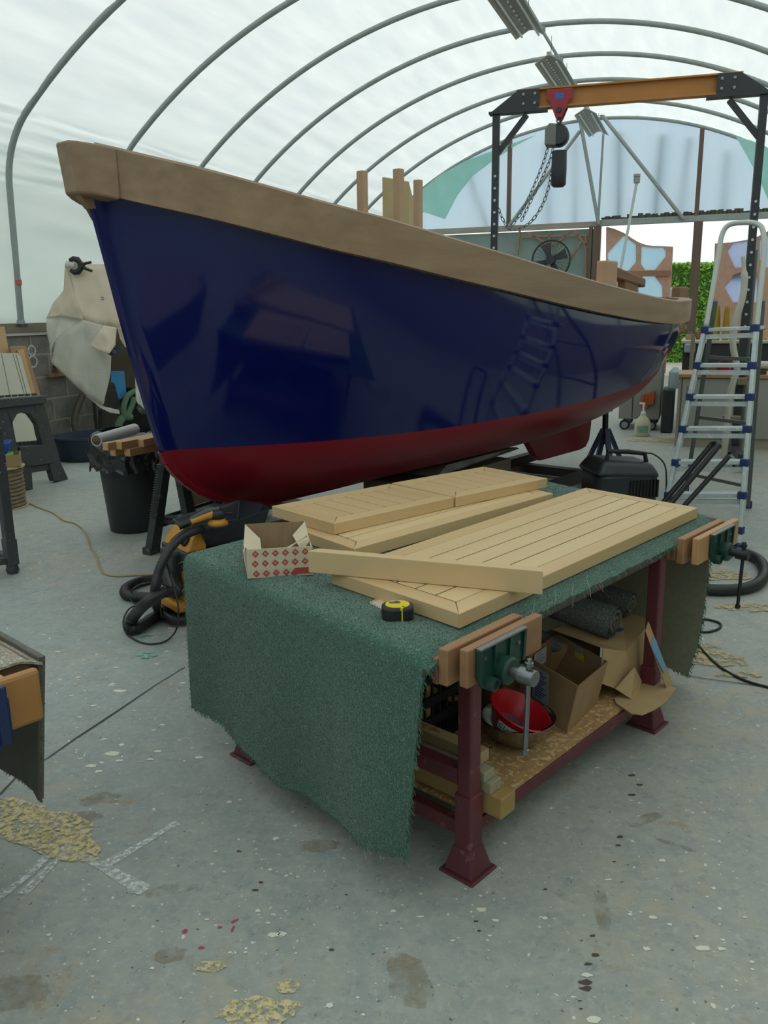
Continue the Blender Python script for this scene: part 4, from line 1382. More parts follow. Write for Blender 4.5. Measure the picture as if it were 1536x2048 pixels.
q = [bz(*p, ZB) for p in ((712, 1219), (762, 1234), (800, 1213), (755, 1198))]
g = G(); cx, cy = sum(p[0] for p in q) / 4, sum(p[1] for p in q) / 4
g.prism([(x - cx, y - cy) for x, y in q], 0, .002)
sc = g.obj('card_scrap', mat('thin_card', 'b79d78', .8), M=B.sub(cx, cy, ZB + .001), label='small flat scrap of brown card beside the tape measure', cat='card')
g = G(); g.prism([((x - cx) * .8 + .004, (y - cy) * .72) for x, y in q], .0022, .003); g.obj('clear_sleeve', mat('clear_film', 'cdc3b2', .15, spec=.6), sc)

# ================================================================ THINGS UNDER THE BENCH
ZS_ = .1685
# mixing bowls
cb = B.on(1045, 1494, z=ZS_)
def bowl(name, label, M, r, h, m_, rim, t=.002):
    root = thing(name, label, 'bowl', M)
    pr = [(0, 0), (r * .42, 0), (r * .5, .004), (r * .72, h * .28), (r * .88, h * .6), (r * .97, h * .95), (r, h), (r + rim, h), (r + rim, h - .003), (r + rim + .0, h + .0015), (r - .002, h + .0015), (r * .97 - t, h * .95), (r * .88 - t, h * .6), (r * .72 - t, h * .28), (r * .5 - t, .008), (0, .006)]
    g = G(); g.lathe(pr, 40); g.obj('body', m_, root, smooth=50)
    return root
steel_bowl = bowl('mixing_bowl', 'round stainless steel mixing bowl on the chipboard shelf', B.sub(cb.x + .02, cb.y + .035, ZS_), .118, .092, mat('stainless_steel', 'a3a29c', .22, metal=1.0), .006)
red = thing('mixing_bowl', 'red plastic bowl with a paper label tilted inside the steel bowl', 'bowl', B.sub(cb.x - .005, cb.y + .045, ZS_ + .048) @ Matrix.Rotation(math.radians(22), 4, 'X') @ Matrix.Rotation(math.radians(9), 4, 'Y'))
m_red = mat('red_plastic', 'b01823', .3, spec=.5)
r, h = .102, .082
g = G(); g.lathe([(0, 0), (r * .62, 0), (r * .7, .006), (r * .95, h * .9), (r, h), (r + .006, h + .001), (r - .001, h + .003), (r * .92, h * .88), (r * .66, .01), (0, .01)], 36); g.obj('body', m_red, red, smooth=50)
g = G(); g.lathe([(0, .011), (r * .64, .011), (r * .66, .014), (0, .014)], 28); g.obj('residue', mat('dark_resin', '55414c', .15), red)
g = G()
n = 14
vs = []
for i in range(n + 1):
    q = math.radians(168 + 55 * i / n)
    for zz, rr_ in ((.028, r * .775), (.056, r * .85)):
        vs.append(((rr_ + .0035) * math.cos(q), (rr_ + .0035) * math.sin(q), zz))
g.add(vs, [(2 * i, 2 * i + 2, 2 * i + 3, 2 * i + 1) for i in range(n)])
lab = g.obj('paper_label', mat('paper_white', 'd8d8d2', .7), red)
for i, ch in enumerate('Clean'):
    q = math.radians(177 + 9.0 * i)
    rr_ = r * .812 + .0055
    Mx = axes((rr_ * math.cos(q), rr_ * math.sin(q), .042), (-math.sin(q), math.cos(q), 0), (math.cos(q) * .25, math.sin(q) * .25, 1))
    text_mesh('lettering', ch, .022, mat('blue_ink', '2a4080', .6) if i % 2 else mat('dark_ink', '2b2b33', .6), lab, Mx)

# open brown carton
Zt = .34
bx = thing('carton', 'open brown cardboard box with taped labels, standing between bowls and crumpled box', 'box', B.sub(1.0, .2, ZS_))
def bl_(p): return Vector((p[0] - 1.0, p[1] - .2, p[2] - ZS_))
bot_ = [bl_(q) for q in ((.835, .08, ZS_), (1.10, .115, ZS_), (1.19, .37, ZS_), (.93, .34, ZS_))]
top_ = [bl_((bz(u, v, Zt)[0], bz(u, v, Zt)[1], Zt)) for u, v in ((1157, 1373), (1217, 1323), (1114, 1266), (1052, 1311))]
m_card2 = mat('brown_card', 'a58863', .85, var='957853', scale=9, bump=.15)
cen = sum(bot_, Vector()) / 4
for i in range(4):
    j = (i + 1) % 4
    nrm_ = (bot_[j] - bot_[i]).cross(Vector((0, 0, 1))).normalized()
    if nrm_.dot(cen - bot_[i]) < 0: nrm_ = -nrm_
    g = G(); g.slab([bot_[i], bot_[j], top_[j], top_[i]], nrm_ * .004); g.obj('side', m_card2, bx)
g = G(); g.slab([q + (cen - q) * .03 + Vector((0, 0, .001)) for q in bot_], (0, 0, .004)); g.obj('base', m_card2, bx)
m_lbl = mat('grey_label', 'a9abb0', .4, var='9a9da4', scale=30)
m_lblw = mat('white_label', 'c3c6c9', .5); m_ink = mat('blue_ink', '2a4080', .6)
def decal(parent, name, o, xd, yd, w, h, m_, lift=.001, lines=0, li=None):
    M_ = axes(o, xd, yd)
    g = G(); g.add([M_ @ Vector((x, y, lift)) for x, y in ((0, 0), (w, 0), (w, h), (0, h))], [(0, 1, 2, 3)])
    ob = g.obj(name, m_, parent)
    if lines:
        g = G()
        for k in range(lines):
            y = h * (.12 + .76 * k / max(1, lines - 1))
            g.add([M_ @ Vector((x, yy, lift + .0004)) for x, yy in ((w * .14, y), (w * (.6 + .28 * ((k * 7) % 5) / 4), y), (w * (.6 + .28 * ((k * 7) % 5) / 4), y + h * .035), (w * .14, y + h * .035))], [(0, 1, 2, 3)])
        g.obj('print_lines', li or m_ink, ob, kind='stuff')
    return ob
# outside label on the near-left wall (between corner F and corner L)
F0, L0, Ft, Lt = bot_[0], bot_[3], top_[0], top_[3]
e = (L0 - F0).normalized()
nout = (e.cross(Vector((0, 0, 1)))).normalized()
if nout.dot(cen - F0) > 0: nout = -nout
decal(bx, 'shipping_label', F0 + e * .19 + Vector((0, 0, .055)) + nout * .0015, -e, Vector((0, 0, 1)), .09, .118, m_lbl, .0, 11)
# labels inside the far walls
Bk, Rt = top_[2], top_[1]
e2 = (Bk - Lt).normalized(); nin = e2.cross(Vector((0, 0, 1))).normalized()
if nin.dot(cen - Lt) < 0: nin = -nin
decal(bx, 'barcode_label', Lt + e2 * .05 + Vector((0, 0, -.075)) + nin * .009, e2, Vector((0, 0, 1)), .1, .062, m_lblw, .0, 7, mat('barcode_ink', '44454c', .6))
e3 = (Rt - Bk).normalized(); nin3 = e3.cross(Vector((0, 0, 1))).normalized()
if nin3.dot(cen - Bk) < 0: nin3 = -nin3
decal(bx, 'printed_tape', Bk + e3 * .12 + Vector((0, 0, -.06)) + nin3 * .008, e3, Vector((0, 0, 1)), .05, .058, m_lbl, .0, 6)
decal(bx, 'yellow_sticker', Bk + e3 * .125 + Vector((0, 0, -.048)) + nin3 * .0095, e3, Vector((0, 0, 1)), .052, .024, m_ty, .0)

# crumpled box with fallen flaps
cbx = thing('carton', 'crumpled tan cardboard box with torn flaps and a light blue label under the bench', 'box', B.sub(1.28, .2, ZS_))
m_card3 = mat('tan_card', 'bb9f75', .85, var='aa8e64', scale=7, bump=.2)
def P_(u, v, **k): 
    q = B.on(u, v, **k); return q - Vector((1.28, .2, ZS_))
tl, tr_, bl3, br = P_(1207, 1297, y=.10), P_(1252, 1302, y=.085), P_(1200, 1366, y=.10), P_(1232, 1378, y=.085)
mid = P_(1305, 1240, y=.13); midb = P_(1282, 1385, y=.10)
off = Vector((.06, .25, -.01))
g = G(); g.slab([tl, tr_, br, bl3], (.0, .004, 0)); g.obj('near_side', m_card3, cbx)
g = G(); g.slab([tr_, mid, P_(1300, 1318, y=.12), P_(1268, 1400, y=.07), br], (.0, .004, 0)); g.obj('side', m_card3, cbx)
g = G(); g.add([tl, tr_, mid, mid + off * .6, tl + off], [(0, 1, 2, 3, 4)]); g.obj('lid', m_card3, cbx)
g = G(); g.box(-.10, .05, .03, .22, .001, .15); g.obj('body', m_card3, cbx)
a, b, c, d = P_(1228, 1398, z=ZS_ + .004), P_(1298, 1362, z=ZS_ + .004), P_(1352, 1378, z=ZS_ + .006), P_(1335, 1402, z=ZS_ + .006)
g = G(); g.slab([a, P_(1232, 1408, z=ZS_ + .004), P_(1262, 1428, z=ZS_ + .003), P_(1285, 1431, z=ZS_ + .002), P_(1310, 1420, z=ZS_ + .004), d, c, b], (0, 0, .004)); g.obj('fallen_flap', m_card3, cbx)
g = G(); g.slab([P_(1270, 1335, y=.05), P_(1284, 1362, y=.05), P_(1275, 1395, y=.03), P_(1262, 1398, y=.03), P_(1232, 1378, y=.075)], (0, .004, 0)); g.obj('torn_flap', m_card3, cbx)
q1, q2, q3, q4 = P_(1297, 1243, y=.0), P_(1306, 1268, y=.0), P_(1346, 1368, y=-.03), P_(1337, 1388, y=-.03)
q5 = P_(1291, 1262, y=.0)
g = G(); g.slab([q1, q3, q4, q5], (.003, .004, 0)); lf = g.obj('leaning_flap', m_card3, cbx)
g = G(); g.slab([P_(1305, 1273, y=-.006), P_(1312, 1280, y=-.008), P_(1332, 1340, y=-.025), P_(1327, 1345, y=-.025), P_(1303, 1296, y=-.008)], (-.0, -.001, 0)); g.obj('blue_label', mat('light_blue_label', '6c9cc4', .5), lf)
decal(cbx, 'red_logo', tl.lerp(mid, .35) + Vector((.02, .05, .012)), (1, 0, 0), (0, 1, .1), .04, .015, m_red, .003)
decal(cbx, 'blue_logo', tl.lerp(mid, .35) + Vector((.015, .02, .008)), (1, 0, 0), (0, 1, .1), .045, .02, m_ink, .003)

# carpet rolls
m_grey = mat('grey_carpet', '747977', .95, var='505655', scale=190, amt=.6, speck='9da19b', sscale=260, samt=.57, bump=1, bscale=260)
m_greyb = mat('grey_carpet_back', '7c776c', .95, var='5e594f', scale=50, bump=.5)
def croll(label, c, r, L, ax, m_, mb, squash=.88, turns=2.2):
    M_ = B.M @ Matrix.Translation(c) @ Vector(ax).to_track_quat('Z', 'Y').to_matrix().to_4x4()
    root = thing('carpet_roll', label, 'carpet roll', M_, 'carpet rolls on the bench shelf')
    N = 26; rings = []
    g = G()
    fn = lambda a, b: (lambda q, rr_: (rr_ * math.cos(q), rr_ * math.sin(q) * squash, b * L + .006 * noise.noise(Vector((math.cos(q) * 3, math.sin(q) * 3, b * 4)))))(2 * math.pi * a, r * (1 + .05 * noise.noise(Vector((math.cos(2 * math.pi * a) * 1.6, math.sin(2 * math.pi * a) * 1.6, b * 2)))))
    g.grid(fn, N, 10); g.obj('outer_pile', m_, root, smooth='all')
    # spiral end
    g = G(); n = 60; vs = []
    for i in range(n + 1):
        q = 2 * math.pi * turns * i / n; rr_ = r * .96 - (r * .8) * i / n
        for zz in (-.002, .05):
            for dr in (0, -.012):
                vs.append(((rr_ + dr) * math.cos(q), (rr_ + dr) * math.sin(q) * squash, zz + .006 * noise.noise(Vector((q, 1, 2)))))
    fs = []
    for i in range(n):
        a, b = 4 * i, 4 * (i + 1)
        fs += [(a, a + 1, b + 1, b), (a, b, b + 2, a + 2), (a + 1, a + 3, b + 3, b + 1)]
    g.add(vs, fs); g.obj('spiral_edge', mb, root)
    g = G(); g.lathe([(0, .02), (r * .93, .02)], 24, sy=squash); g.obj('core_shade', m_greyb, root)
    return root
croll('dark grey carpet roll above the crumpled box, nearer the brown box', (1.30, .16, .405), .068, .75, (-.1, 1, .12), m_grey, m_greyb)
croll('dark grey carpet roll resting against the far bench leg', (1.53, .21, .40), .055, .7, (-.1, 1, .12), m_grey, m_greyb)
croll('thin pale grey roll lying low behind the brown box', (1.24, .26, .29), .04, .6, (-.35, 1, .1), mat('pale_felt', '7b7c76', .9, var='6d6e68', scale=20), m_greyb)
m_cream2 = mat('jute_backing', '8f8468', .95, var='756b52', scale=30, bump=.6)
croll('dark green carpet roll with frayed jute edge behind the near vise', (.98, .40, .36), .085, .5, (.2, 1, .0), mat('dark_green_pile', '24483a', .95, var='1a382d', scale=60, bump=.8), m_cream2, turns=1.4)
# black slotted crate
m_crate = mat('black_crate', '16181a', .5)
cr = thing('crate', 'black slotted plastic crate in the shadow behind the near bench leg', 'crate', B.sub(.555, .37, ZS_))
W2, D2, H2 = .165, .45, .25
for z in (0, .07, .14, .215):
    for nm, bb in (('band', (-W2, W2, 0, .012)), ('band', (-W2, W2, D2 - .012, D2)), ('band', (-W2, -W2 + .012, .012, D2 - .012)), ('band', (W2 - .012, W2, .012, D2 - .012))):
        g = G(); g.box(*bb, z, z + .03); g.obj(nm, m_crate, cr)
g = G(); g.box(-W2, W2, 0, D2, 0, .006); g.obj('base', m_crate, cr)
for k in range(9):
    x = -W2 + .02 + k * .037
    g = G(); g.box(x, x + .008, .003, .010, .03, .215); g.obj('slot_bar', m_crate, cr)
for k in range(12):
    y = .02 + k * .04
    g = G(); g.box(-W2 + .003, -W2 + .009, y, y + .009, .03, .215); g.obj('slot_bar', m_crate, cr)
g = G(); g.box(-.12, .0, .06, .3, .007, .2); g.obj('offcut', m_wp, M=B.sub(.555, .37, ZS_), bev=.003, label='pale timber offcut standing inside the black crate', cat='timber')
# timber offcuts beside the near leg
m_off = wood('offcut_timber', 'ab9670', '98825c', 'y', 8); m_off2 = wood('offcut_yellow', 'ab8f57', '957a45', 'y', 8); m_off3 = wood('offcut_grey', 'a39a80', '8f866d', 'y', 8)
def off(label, x0, x1, y0, y1, z0, z1, m_, pts=None):
    g = G(); g.box(-(x1 - x0) / 2, (x1 - x0) / 2, 0, y1 - y0, 0, z1 - z0)
    return g.obj('timber_offcut', m_, M=B.sub((x0 + x1) / 2, y0, z0), bev=.003, label=label, cat='timber', group='timber offcuts on the bench shelf')
off('thick square-ended timber offcut at the bottom of the stack by the near leg', .285, .355, -.035, .75, ZS_ + .0005, .232, m_off2)
off('grey offcut second from the bottom by the near leg', .283, .335, .0, .7, .2325, .268, m_off3)
off('pale offcut with red pencilled writing, third from the bottom by the near leg', .275, .322, .015, .72, .2685, .298, m_off3)
o4 = off('topmost pale offcut of the stack by the near leg, with red writing', .30, .345, .05, .85, .2985, .335, m_off)
m_redpen = mat('red_pencil', '84352f', .7)
for (xx, yy, s_, zz, par) in ((.300, .30, 'vsp 23 ay', .2983, None),):
    pass
Mx = Matrix.Translation((0, .22, .0368)) @ Matrix.Rotation(math.pi / 2, 4, 'Z')
text_mesh('pencil_writing', 'vap 23 ay', .03, m_redpen, o4, Mx)
g = G(); g.prism([(0, 0), (.14, 0), (.10, .035), (0, .035)], 0, .03, Matrix.Identity(4)); g.obj('timber_offcut', m_off, M=B.sub(.43, .10, ZS_ + .0005, math.radians(100)), bev=.002, label='short offcut with a slanted end lying alone on the shelf before the steel bowl', cat='timber', group='timber offcuts on the bench shelf')
# tin behind the red bowl
g = G(); g.lathe([(0, 0), (.05, 0), (.052, .003), (.052, .14), (.054, .143), (.052, .147), (.046, .147), (.044, .14), (0, .138)], 26)
p = B.on(975, 1420, y=.42)
g.obj('tin', mat('dull_tin', '5b5c52', .45, metal=.5), M=B.sub(p.x, .42, ZS_), smooth=40, label='dull metal tin standing behind the red bowl', cat='tin')

# ================================================================ LEFT SIDE
WF = Frame(0, 0, 0)
m_blk = mat('black_plastic', '232627', .5, var='1b1d1e', scale=20)
m_trestle = mat('trestle_plastic', '3f4543', .6, var='353a39', scale=14, amt=.5, speck='6a6e69', sscale=30, samt=.68)

# dustbin with liner
pb = at_z(270, 1068)
bd = Vector((pb.x, pb.y, 0)).normalized()
bc = pb + bd * .17
binr = thing('dustbin', 'round black plastic dustbin with a black liner folded over its rim', 'bin', Matrix.Translation((bc.x, bc.y, 0)))
g = G(); g.lathe([(0, 0), (.165, 0), (.172, .01), (.22, .62), (.235, .63), (.238, .70), (.228, .70), (.215, .62), (.165, .02), (0, .02)], 40)
g.obj('body', mat('bin_plastic', '2b3031', .45, var='23282a', scale=6, stretch=(4, 4, .5)), binr, smooth=35)
m_bag = mat('bin_liner', '1b1d20', .16, spec=.9)
def bagf(a, b):
    q = 2 * math.pi * a
    z = .735 - .26 * b + .02 * noise.noise(Vector((math.cos(q) * 2, math.sin(q) * 2, 5)))
    z -= (.05 * noise.noise(Vector((math.cos(q) * 3, math.sin(q) * 3, 1)))) * b
    r = .242 + .02 * math.sin(min(1, b * 1.2) * math.pi) + .03 * b
    r += .016 * noise.noise(Vector((math.cos(q) * 5, math.sin(q) * 5, b * 5))) + .012 * noise.noise(Vector((math.cos(q) * 11, math.sin(q) * 11, b * 3)))
    if b < .1: r -= (0.1 - b) * .5
    return (r * math.cos(q), r * math.sin(q), z)
g = G(); g.grid(bagf, 90, 14); g.obj('liner', m_bag, binr, smooth=55)
g = G(); g.grid(lambda a, b: ((.2 - .04 * b) * math.cos(6.2832 * a), (.2 - .04 * b) * math.sin(6.2832 * a), .73 - .5 * b), 40, 3); g.obj('liner_inside', m_bag, binr, smooth='all')
g = G(); P = [(.262 * math.cos(q), .262 * math.sin(q), .60 + .02 * math.sin(q * 2)) for q in [2 * math.pi * i / 40 for i in range(40)]]
g.tube(P, .0025, 5, closed=True); g.obj('drawstring', mat('grey_string', '8b8d8d', .5), binr)

# near trestle carrying timber
f1 = at_z(308, 1106)
ha = math.radians(90 - 28)
TR = Frame(f1.x + .19 * math.sin(math.radians(118)), f1.y + .19 * math.cos(math.radians(118)), ha)
HT = .73
def trestle(label, M, Lg, H, tray=True):
    root = thing('sawhorse', label, 'sawhorse', M, 'black plastic sawhorses')
    g = G(); g.box(-.05, Lg + .05, -.045, .045, H - .06, H); g.obj('top_beam', m_trestle, root, bev=.008)
    for x in (0.03, Lg - .03):
        for s_ in (-1, 1):
            g = G()
            y0, y1 = s_ * .04, s_ * .20
            sx = -.04 if x < Lg / 2 else .04
            g.hexa([(x + sx - .045, y1 - .03, 0), (x + sx + .045, y1 - .03, 0), (x + sx + .045, y1 + .03, 0), (x + sx - .045, y1 + .03, 0),
                    (x - .035, y0 - .025, H - .05), (x + .035, y0 - .025, H - .05), (x + .035, y0 + .025, H - .05), (x - .035, y0 + .025, H - .05)])
            leg = g.obj('leg', m_trestle, root, bev=.006)
            g = G()
            for k in range(22):
                t = .35 + .5 * k / 22
                yy = y1 + (y0 - y1) * t; xx = x + sx * (1 - t)
                g.box(xx - .052 + .012 * t, xx + .052 - .012 * t, yy - .024, yy + .024, H * t, H * t + .005)
            g.obj('ribs', m_trestle, leg, kind='stuff')
            g = G(); g.box(x + sx - .05, x + sx + .05, y1 - .036, y1 + .036, 0, .05); g.obj('foot', m_trestle, leg, bev=.005)
    if tray:
        g = G(); g.box(.04, Lg - .04, -.15, .15, .20, .225); g.box(.04, Lg - .04, -.16, -.145, .17, .245); g.box(.04, Lg - .04, .145, .16, .17, .245)
        g.obj('shelf', m_trestle, root, bev=.004)
        for k in range(10):
            g = G(); g.box(.05, .12, -.14 + k * .03, -.125 + k * .03, .225, .24); g.obj('shelf_lug', m_trestle, root)
    return root
trestle('black plastic sawhorse carrying timber battens, beside the dustbin', TR.M, .62, HT)
m_batt = wood('sawn_batten', 'c79f70', 'b18859', 'x', 9)
m_batt2 = wood('pale_batten', 'c2a077', 'ab8860', 'x', 9)
bat = None
spec = [(-.40, -.05, 0), (-.36, -.002, 0), (-.42, .046, 0), (-.31, -.075, 1), (-.44, -.028, 1), (-.50, .02, 1)]
lab = ['lower batten at the left of the bundle on the sawhorse', 'lower middle batten of the bundle on the sawhorse', 'lower batten at the back of the bundle on the sawhorse',
       'upper batten at the front of the bundle on the sawhorse', 'upper middle batten of the bundle on the sawhorse', 'upper batten reaching farthest left in the bundle on the sawhorse']
for i, (x0, y, lv) in enumerate(spec):
    M = TR.sub(x0, y, HT + .0005 + lv * .0455)
    if bat is None:
        g = G(); g.box(0, 1.5, -.022, .022, 0, .045); bat = g.obj('timber_batten', m_batt, M=M, bev=.002, label=lab[0], cat='timber', group='battens on the sawhorse')
    else:
        o = bat.copy(); COL.objects.link(o); o.matrix_world = M; o['label'] = lab[i]
# white tube lying across the bin
a, b = TR.on(192, 874, z=.80), TR.on(268, 852, z=.80)
d = (b - a).normalized()
n = 24
R_ = d.to_track_quat('Z', 'Y').to_matrix().to_4x4()
g = G(); g.lathe([(.030, 0), (.037, 0), (.038, .003), (.038, .52), (.030, .52), (.030, 0)], n)
tb_ = g.obj('cardboard_tube', mat('tube_white', 'b7b9b8', .5), M=TR.M @ Matrix.Translation((a.x, a.y, .778)) @ R_, smooth=40, label='white cardboard tube lying over the black dustbin beside the battens', cat='tube')
g = G(); g.lathe([(.0295, .002), (.0295, .5)], n); g.obj('inner_wall', mat('tube_inner', '6b5545', .8), tb_, smooth='all')
# boards leaning and lying beneath the bow
m_tanb = wood('tan_boards', '9a8464', '86714f', 'x', 5)
for i, (x0, L, y, H_, lb) in enumerate(((.62, 1.0, .36, .40, 'broad tan board on edge behind the sawhorse, below the bow'), (.85, 1.2, .46, .28, 'lower tan board on edge, farther under the bow'), (.75, .9, .56, .46, 'tallest tan board on edge under the bow, hindmost'))):
    g = G(); g.box(0, L, -.012, .012, 0, H_)
    g.obj('board', m_tanb, M=TR.sub(x0, y, 0) @ Matrix.Rotation(math.radians(-8), 4, 'X'), bev=.003, label=lb, cat='board', group='boards under the bow')

# far trestle, standing folded against the leaning boards
pL_, pR_ = at_z(54, 978), at_z(112, 962)
dH = (pR_ - pL_); dH.z = 0
wH = dH.length
nH = Vector((dH.y, -dH.x, 0)).normalized()
FH = Matrix(((dH.x / wH, 0, -nH.x, pL_.x), (dH.y / wH, 0, -nH.y, pL_.y), (0, 1, 0, 0), (0, 0, 0, 1)))
def onH(u, v, off=0.0):
    q = at_plane(u, v, pL_ + nH * off, nH)
    return ((q - pL_).dot(dH) / wH, q.z)
t2 = thing('sawhorse', 'folded black plastic sawhorse standing against the leaning boards at the left edge', 'sawhorse', FH, 'black plastic sawhorses')
def hp(name, pts, z0=0.0, z1=.06, bev=.006, m_=m_trestle, par=None):
    g = G(); g.prism([onH(*q) for q in pts], -z1, -z0, Matrix.Identity(4))
    return g.obj(name, m_, par or t2, bev=bev)
hp('top_beam', [(-40, 800), (78, 791), (78, 806), (-40, 818)], -.01, .09)
lg = hp('leg', [(56, 806), (78, 806), (112, 925), (126, 955), (126, 962), (98, 962), (84, 915), (70, 870)])
hp('leg', [(-35, 815), (0, 812), (14, 840), (28, 915), (52, 925), (56, 978), (45, 978), (-5, 1000)])
hp('arch_brace', [(0, 812), (56, 806), (66, 850), (58, 838), (50, 828), (36, 824), (24, 828), (16, 842), (13, 860)])
hp('shelf', [(28, 893), (88, 888), (96, 912), (98, 925), (50, 932), (33, 930)], -.03, .07)
hp('lower_bar', [(40, 934), (98, 926), (100, 938), (50, 946)], 0, .05)
for k in range(7):
    g = G(); x, z = onH(36 + k * 8, 890 - k * .7); g.box(x - .012, x + .012, z - .01, z + .025, -.0, .03); g.obj('shelf_lug', m_trestle, t2)
for k in range(8):
    g = G(); x, z = onH(-20 + k * 13, 797 - k * .9); g.box(x - .02, x + .02, z, z + .018, .0, .03); g.obj('beam_lug', m_trestle, t2)
g = G(); x, z = onH(36, 818); g.box(x - .05, x + .05, z - .012, z + .012, .0, .004); g.obj('latch', mat('brass_dull', '8c7b42', .5, metal=.4), t2)

# boards leaning on the block wall
pB = TUN.on(115, 938, z=0)
def lean(name, pts, off, th, m_, label, cat, grp=None):
    nrm = TUN.M.to_3x3() @ Vector((1.4, 0, .42)).normalized()
    base = TUN.w(pB.x + off, pB.y)
    P3 = [at_plane(u, v, base, nrm) for u, v in pts]
    c = min(P3, key=lambda p: p.z).copy()
    M = Matrix.Translation(c)
    g = G(); g.slab([p - c for p in P3], -nrm * th)
    o = g.obj(name, m_, M=M, bev=.003, label=label, cat=cat)
    if grp: o['group'] = grp
    return o
m_shtan = wood('plywood_tan', 'b8976a', 'a78658', 'z', 4)
lean('plywood_sheet', [(-60, 650), (9, 653), (16, 690), (40, 900), (-60, 930)], -.16, .018, m_shtan, 'tan plywood sheet at the far left, tallest of the leaning boards', 'board')
lean('board', [(20, 692), (52, 692), (124, 934), (100, 938), (60, 870)], -.08, .02, wood('board_brown', '9f7a55', '8b6846', 'z', 6), 'brown board leaning on the block wall, behind the yellow lath', 'board')
lean('timber_lath', [(36, 700), (47, 698), (112, 938), (100, 938)], -.055, .02, wood('lath_yellow', 'bb9a63', 'a78651', 'z', 6), 'narrow yellowish lath leaning on the wall beside the cream panel', 'board')
cp = lean('tongue_groove_panel', [(-60, 707), (36, 706), (42, 714), (66, 800), (92, 900), (-60, 940)], 0.02, .02, mat('cream_panel', 'bdbcaa', .6, var='b3b2a0', scale=3), 'cream grooved panel with a rounded corner behind the folded sawhorse', 'panel')
nrmB = TUN.M.to_3x3() @ Vector((1.4, 0, .42)).normalized(); baseB = TUN.w(pB.x + .022, pB.y)
for k, (a, b) in enumerate((((3, 708), (28, 830)), ((26, 708), (52, 800)), ((32, 708), (60, 812)))):
    A_, B_ = [at_plane(*q, baseB, nrmB) for q in (a, b)]
    g = G(); g.beam(A_ - cp.location, B_ - cp.location, .006, .004); g.obj('groove_line', mat('groove_grey', '7f7f72', .8), cp)

# rope reel with a box and trays on top
pr_ = at_z(14, 1022)
rd = Vector((pr_.x, pr_.y, 0)).normalized()
rc = pr_ + rd * .16 - Vector((.03, 0, 0))
reel = thing('rope_reel', 'reel of tan rope standing on the floor at the left edge', 'rope', Matrix.Translation((rc.x, rc.y, 0)))
m_rope = mat('tan_rope', '96876a', .9, var='766a50', scale=26, amt=.5, stretch=(1, 1, 3), bump=1, bscale=90)
m_flange = mat('cream_flange', 'b5a888', .7)
for z0 in (0.0, .335):
    g = G(); g.lathe([(0, z0), (.205, z0), (.205, z0 + .012), (0, z0 + .012)], 36); g.obj('flange', m_flange, reel)
for k in range(10):
    g = G(); z = .028 + k * .0322
    P = [((.172 + .003 * math.sin(q * 9 + k)) * math.cos(q), (.172 + .003 * math.sin(q * 9 + k)) * math.sin(q), z) for q in [2 * math.pi * i / 36 for i in range(36)]]
    g.tube(P, .0175, 8, closed=True); g.obj('rope_turn', m_rope, reel, smooth='all')
g = G(); g.lathe([(.15, .012), (.15, .335)], 24); g.obj('core', m_flange, reel)
ct = thing('carton', 'small tan cardboard box on top of the rope reel', 'box', Matrix.Translation((rc.x + .03, rc.y, .3475)) @ Matrix.Rotation(.35, 4, 'Z'))
for nm, bb in (('side', (-.15, .15, -.12, -.116, 0, .10)), ('side', (-.15, .15, .116, .12, 0, .10)), ('side', (-.15, -.146, -.116, .116, 0, .10)), ('side', (.146, .15, -.116, .116, 0, .10)), ('base', (-.15, .15, -.12, .12, -.0, .004))):
    g = G(); g.box(*bb); g.obj(nm, mat('tan_card2', '9a8259', .85), ct)
m_bluep = mat('blue_plastic', '1f4fa6', .4); m_greenp = mat('green_plastic', '6aa35a', .5)
g = G(); g.prism(rr(.2, .15, .03), .004, .105); tray = g.obj('plastic_bag', m_greenp, M=Matrix.Translation((rc.x + .03, rc.y - .0, .3475)) @ Matrix.Rotation(.35, 4, 'Z'), bev=.01, label='green packet in the small box on the rope reel', cat='packet')
bt = thing('plastic_tray', 'bright blue plastic tray on top of the box on the rope reel', 'tray', Matrix.Translation((rc.x - .03, rc.y + .02, .4535)) @ Matrix.Rotation(.3, 4, 'Z'))
g = G(); g.hexa([(-.11, -.09, 0), (.11, -.09, 0), (.11, .09, 0), (-.11, .09, 0), (-.14, -.11, .09), (.14, -.11, .09), (.14, .11, .09), (-.14, .11, .09)]); g.obj('shell', m_bluep, bt, bev=.006)
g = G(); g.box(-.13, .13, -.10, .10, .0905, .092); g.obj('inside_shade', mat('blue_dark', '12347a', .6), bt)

# steel frame trolley at the left edge
pf = at_z(26, 1146)
TF = Frame(pf.x, pf.y, math.radians(47.4))
m_fr = mat('worn_dark_frame', '4a4f50', .55, var='3b4041', scale=12, speck='80837f', sscale=25, samt=.67)
fr = thing('steel_frame', 'worn dark grey steel frame trolley standing at the left edge', 'trolley', TF.M)
g = G(); g.box(-.03, .03, -.03, .03, .06, .86); g.obj('post', m_fr, fr, bev=.005)
g = G(); g.box(-.034, .034, -.036, .036, .055, .22); g.obj('sleeve', m_fr, fr, bev=.005)
g = G(); g.box(-1.3, -.03, -.02, .02, .07, .11); g.obj('low_rail', m_fr, fr, bev=.004)
g = G(); g.box(-.02, .02, .03, .7, .07, .11); g.obj('low_rail', m_fr, fr, bev=.004)
g = G(); g.box(-1.3, .03, -.025, .025, .86, .90); g.obj('top_rail', m_fr, fr, bev=.004)
g = G(); g.box(-.025, .025, .03, .73, .86, .90); g.obj('top_rail', m_fr, fr, bev=.004)
for x, y in ((-1.3, 0), (0, .73), (-1.3, .73)):
    g = G(); g.box(x - .03, x + .03, y - .03, y + .03, 0, .88); g.obj('post', m_fr, fr, bev=.005)
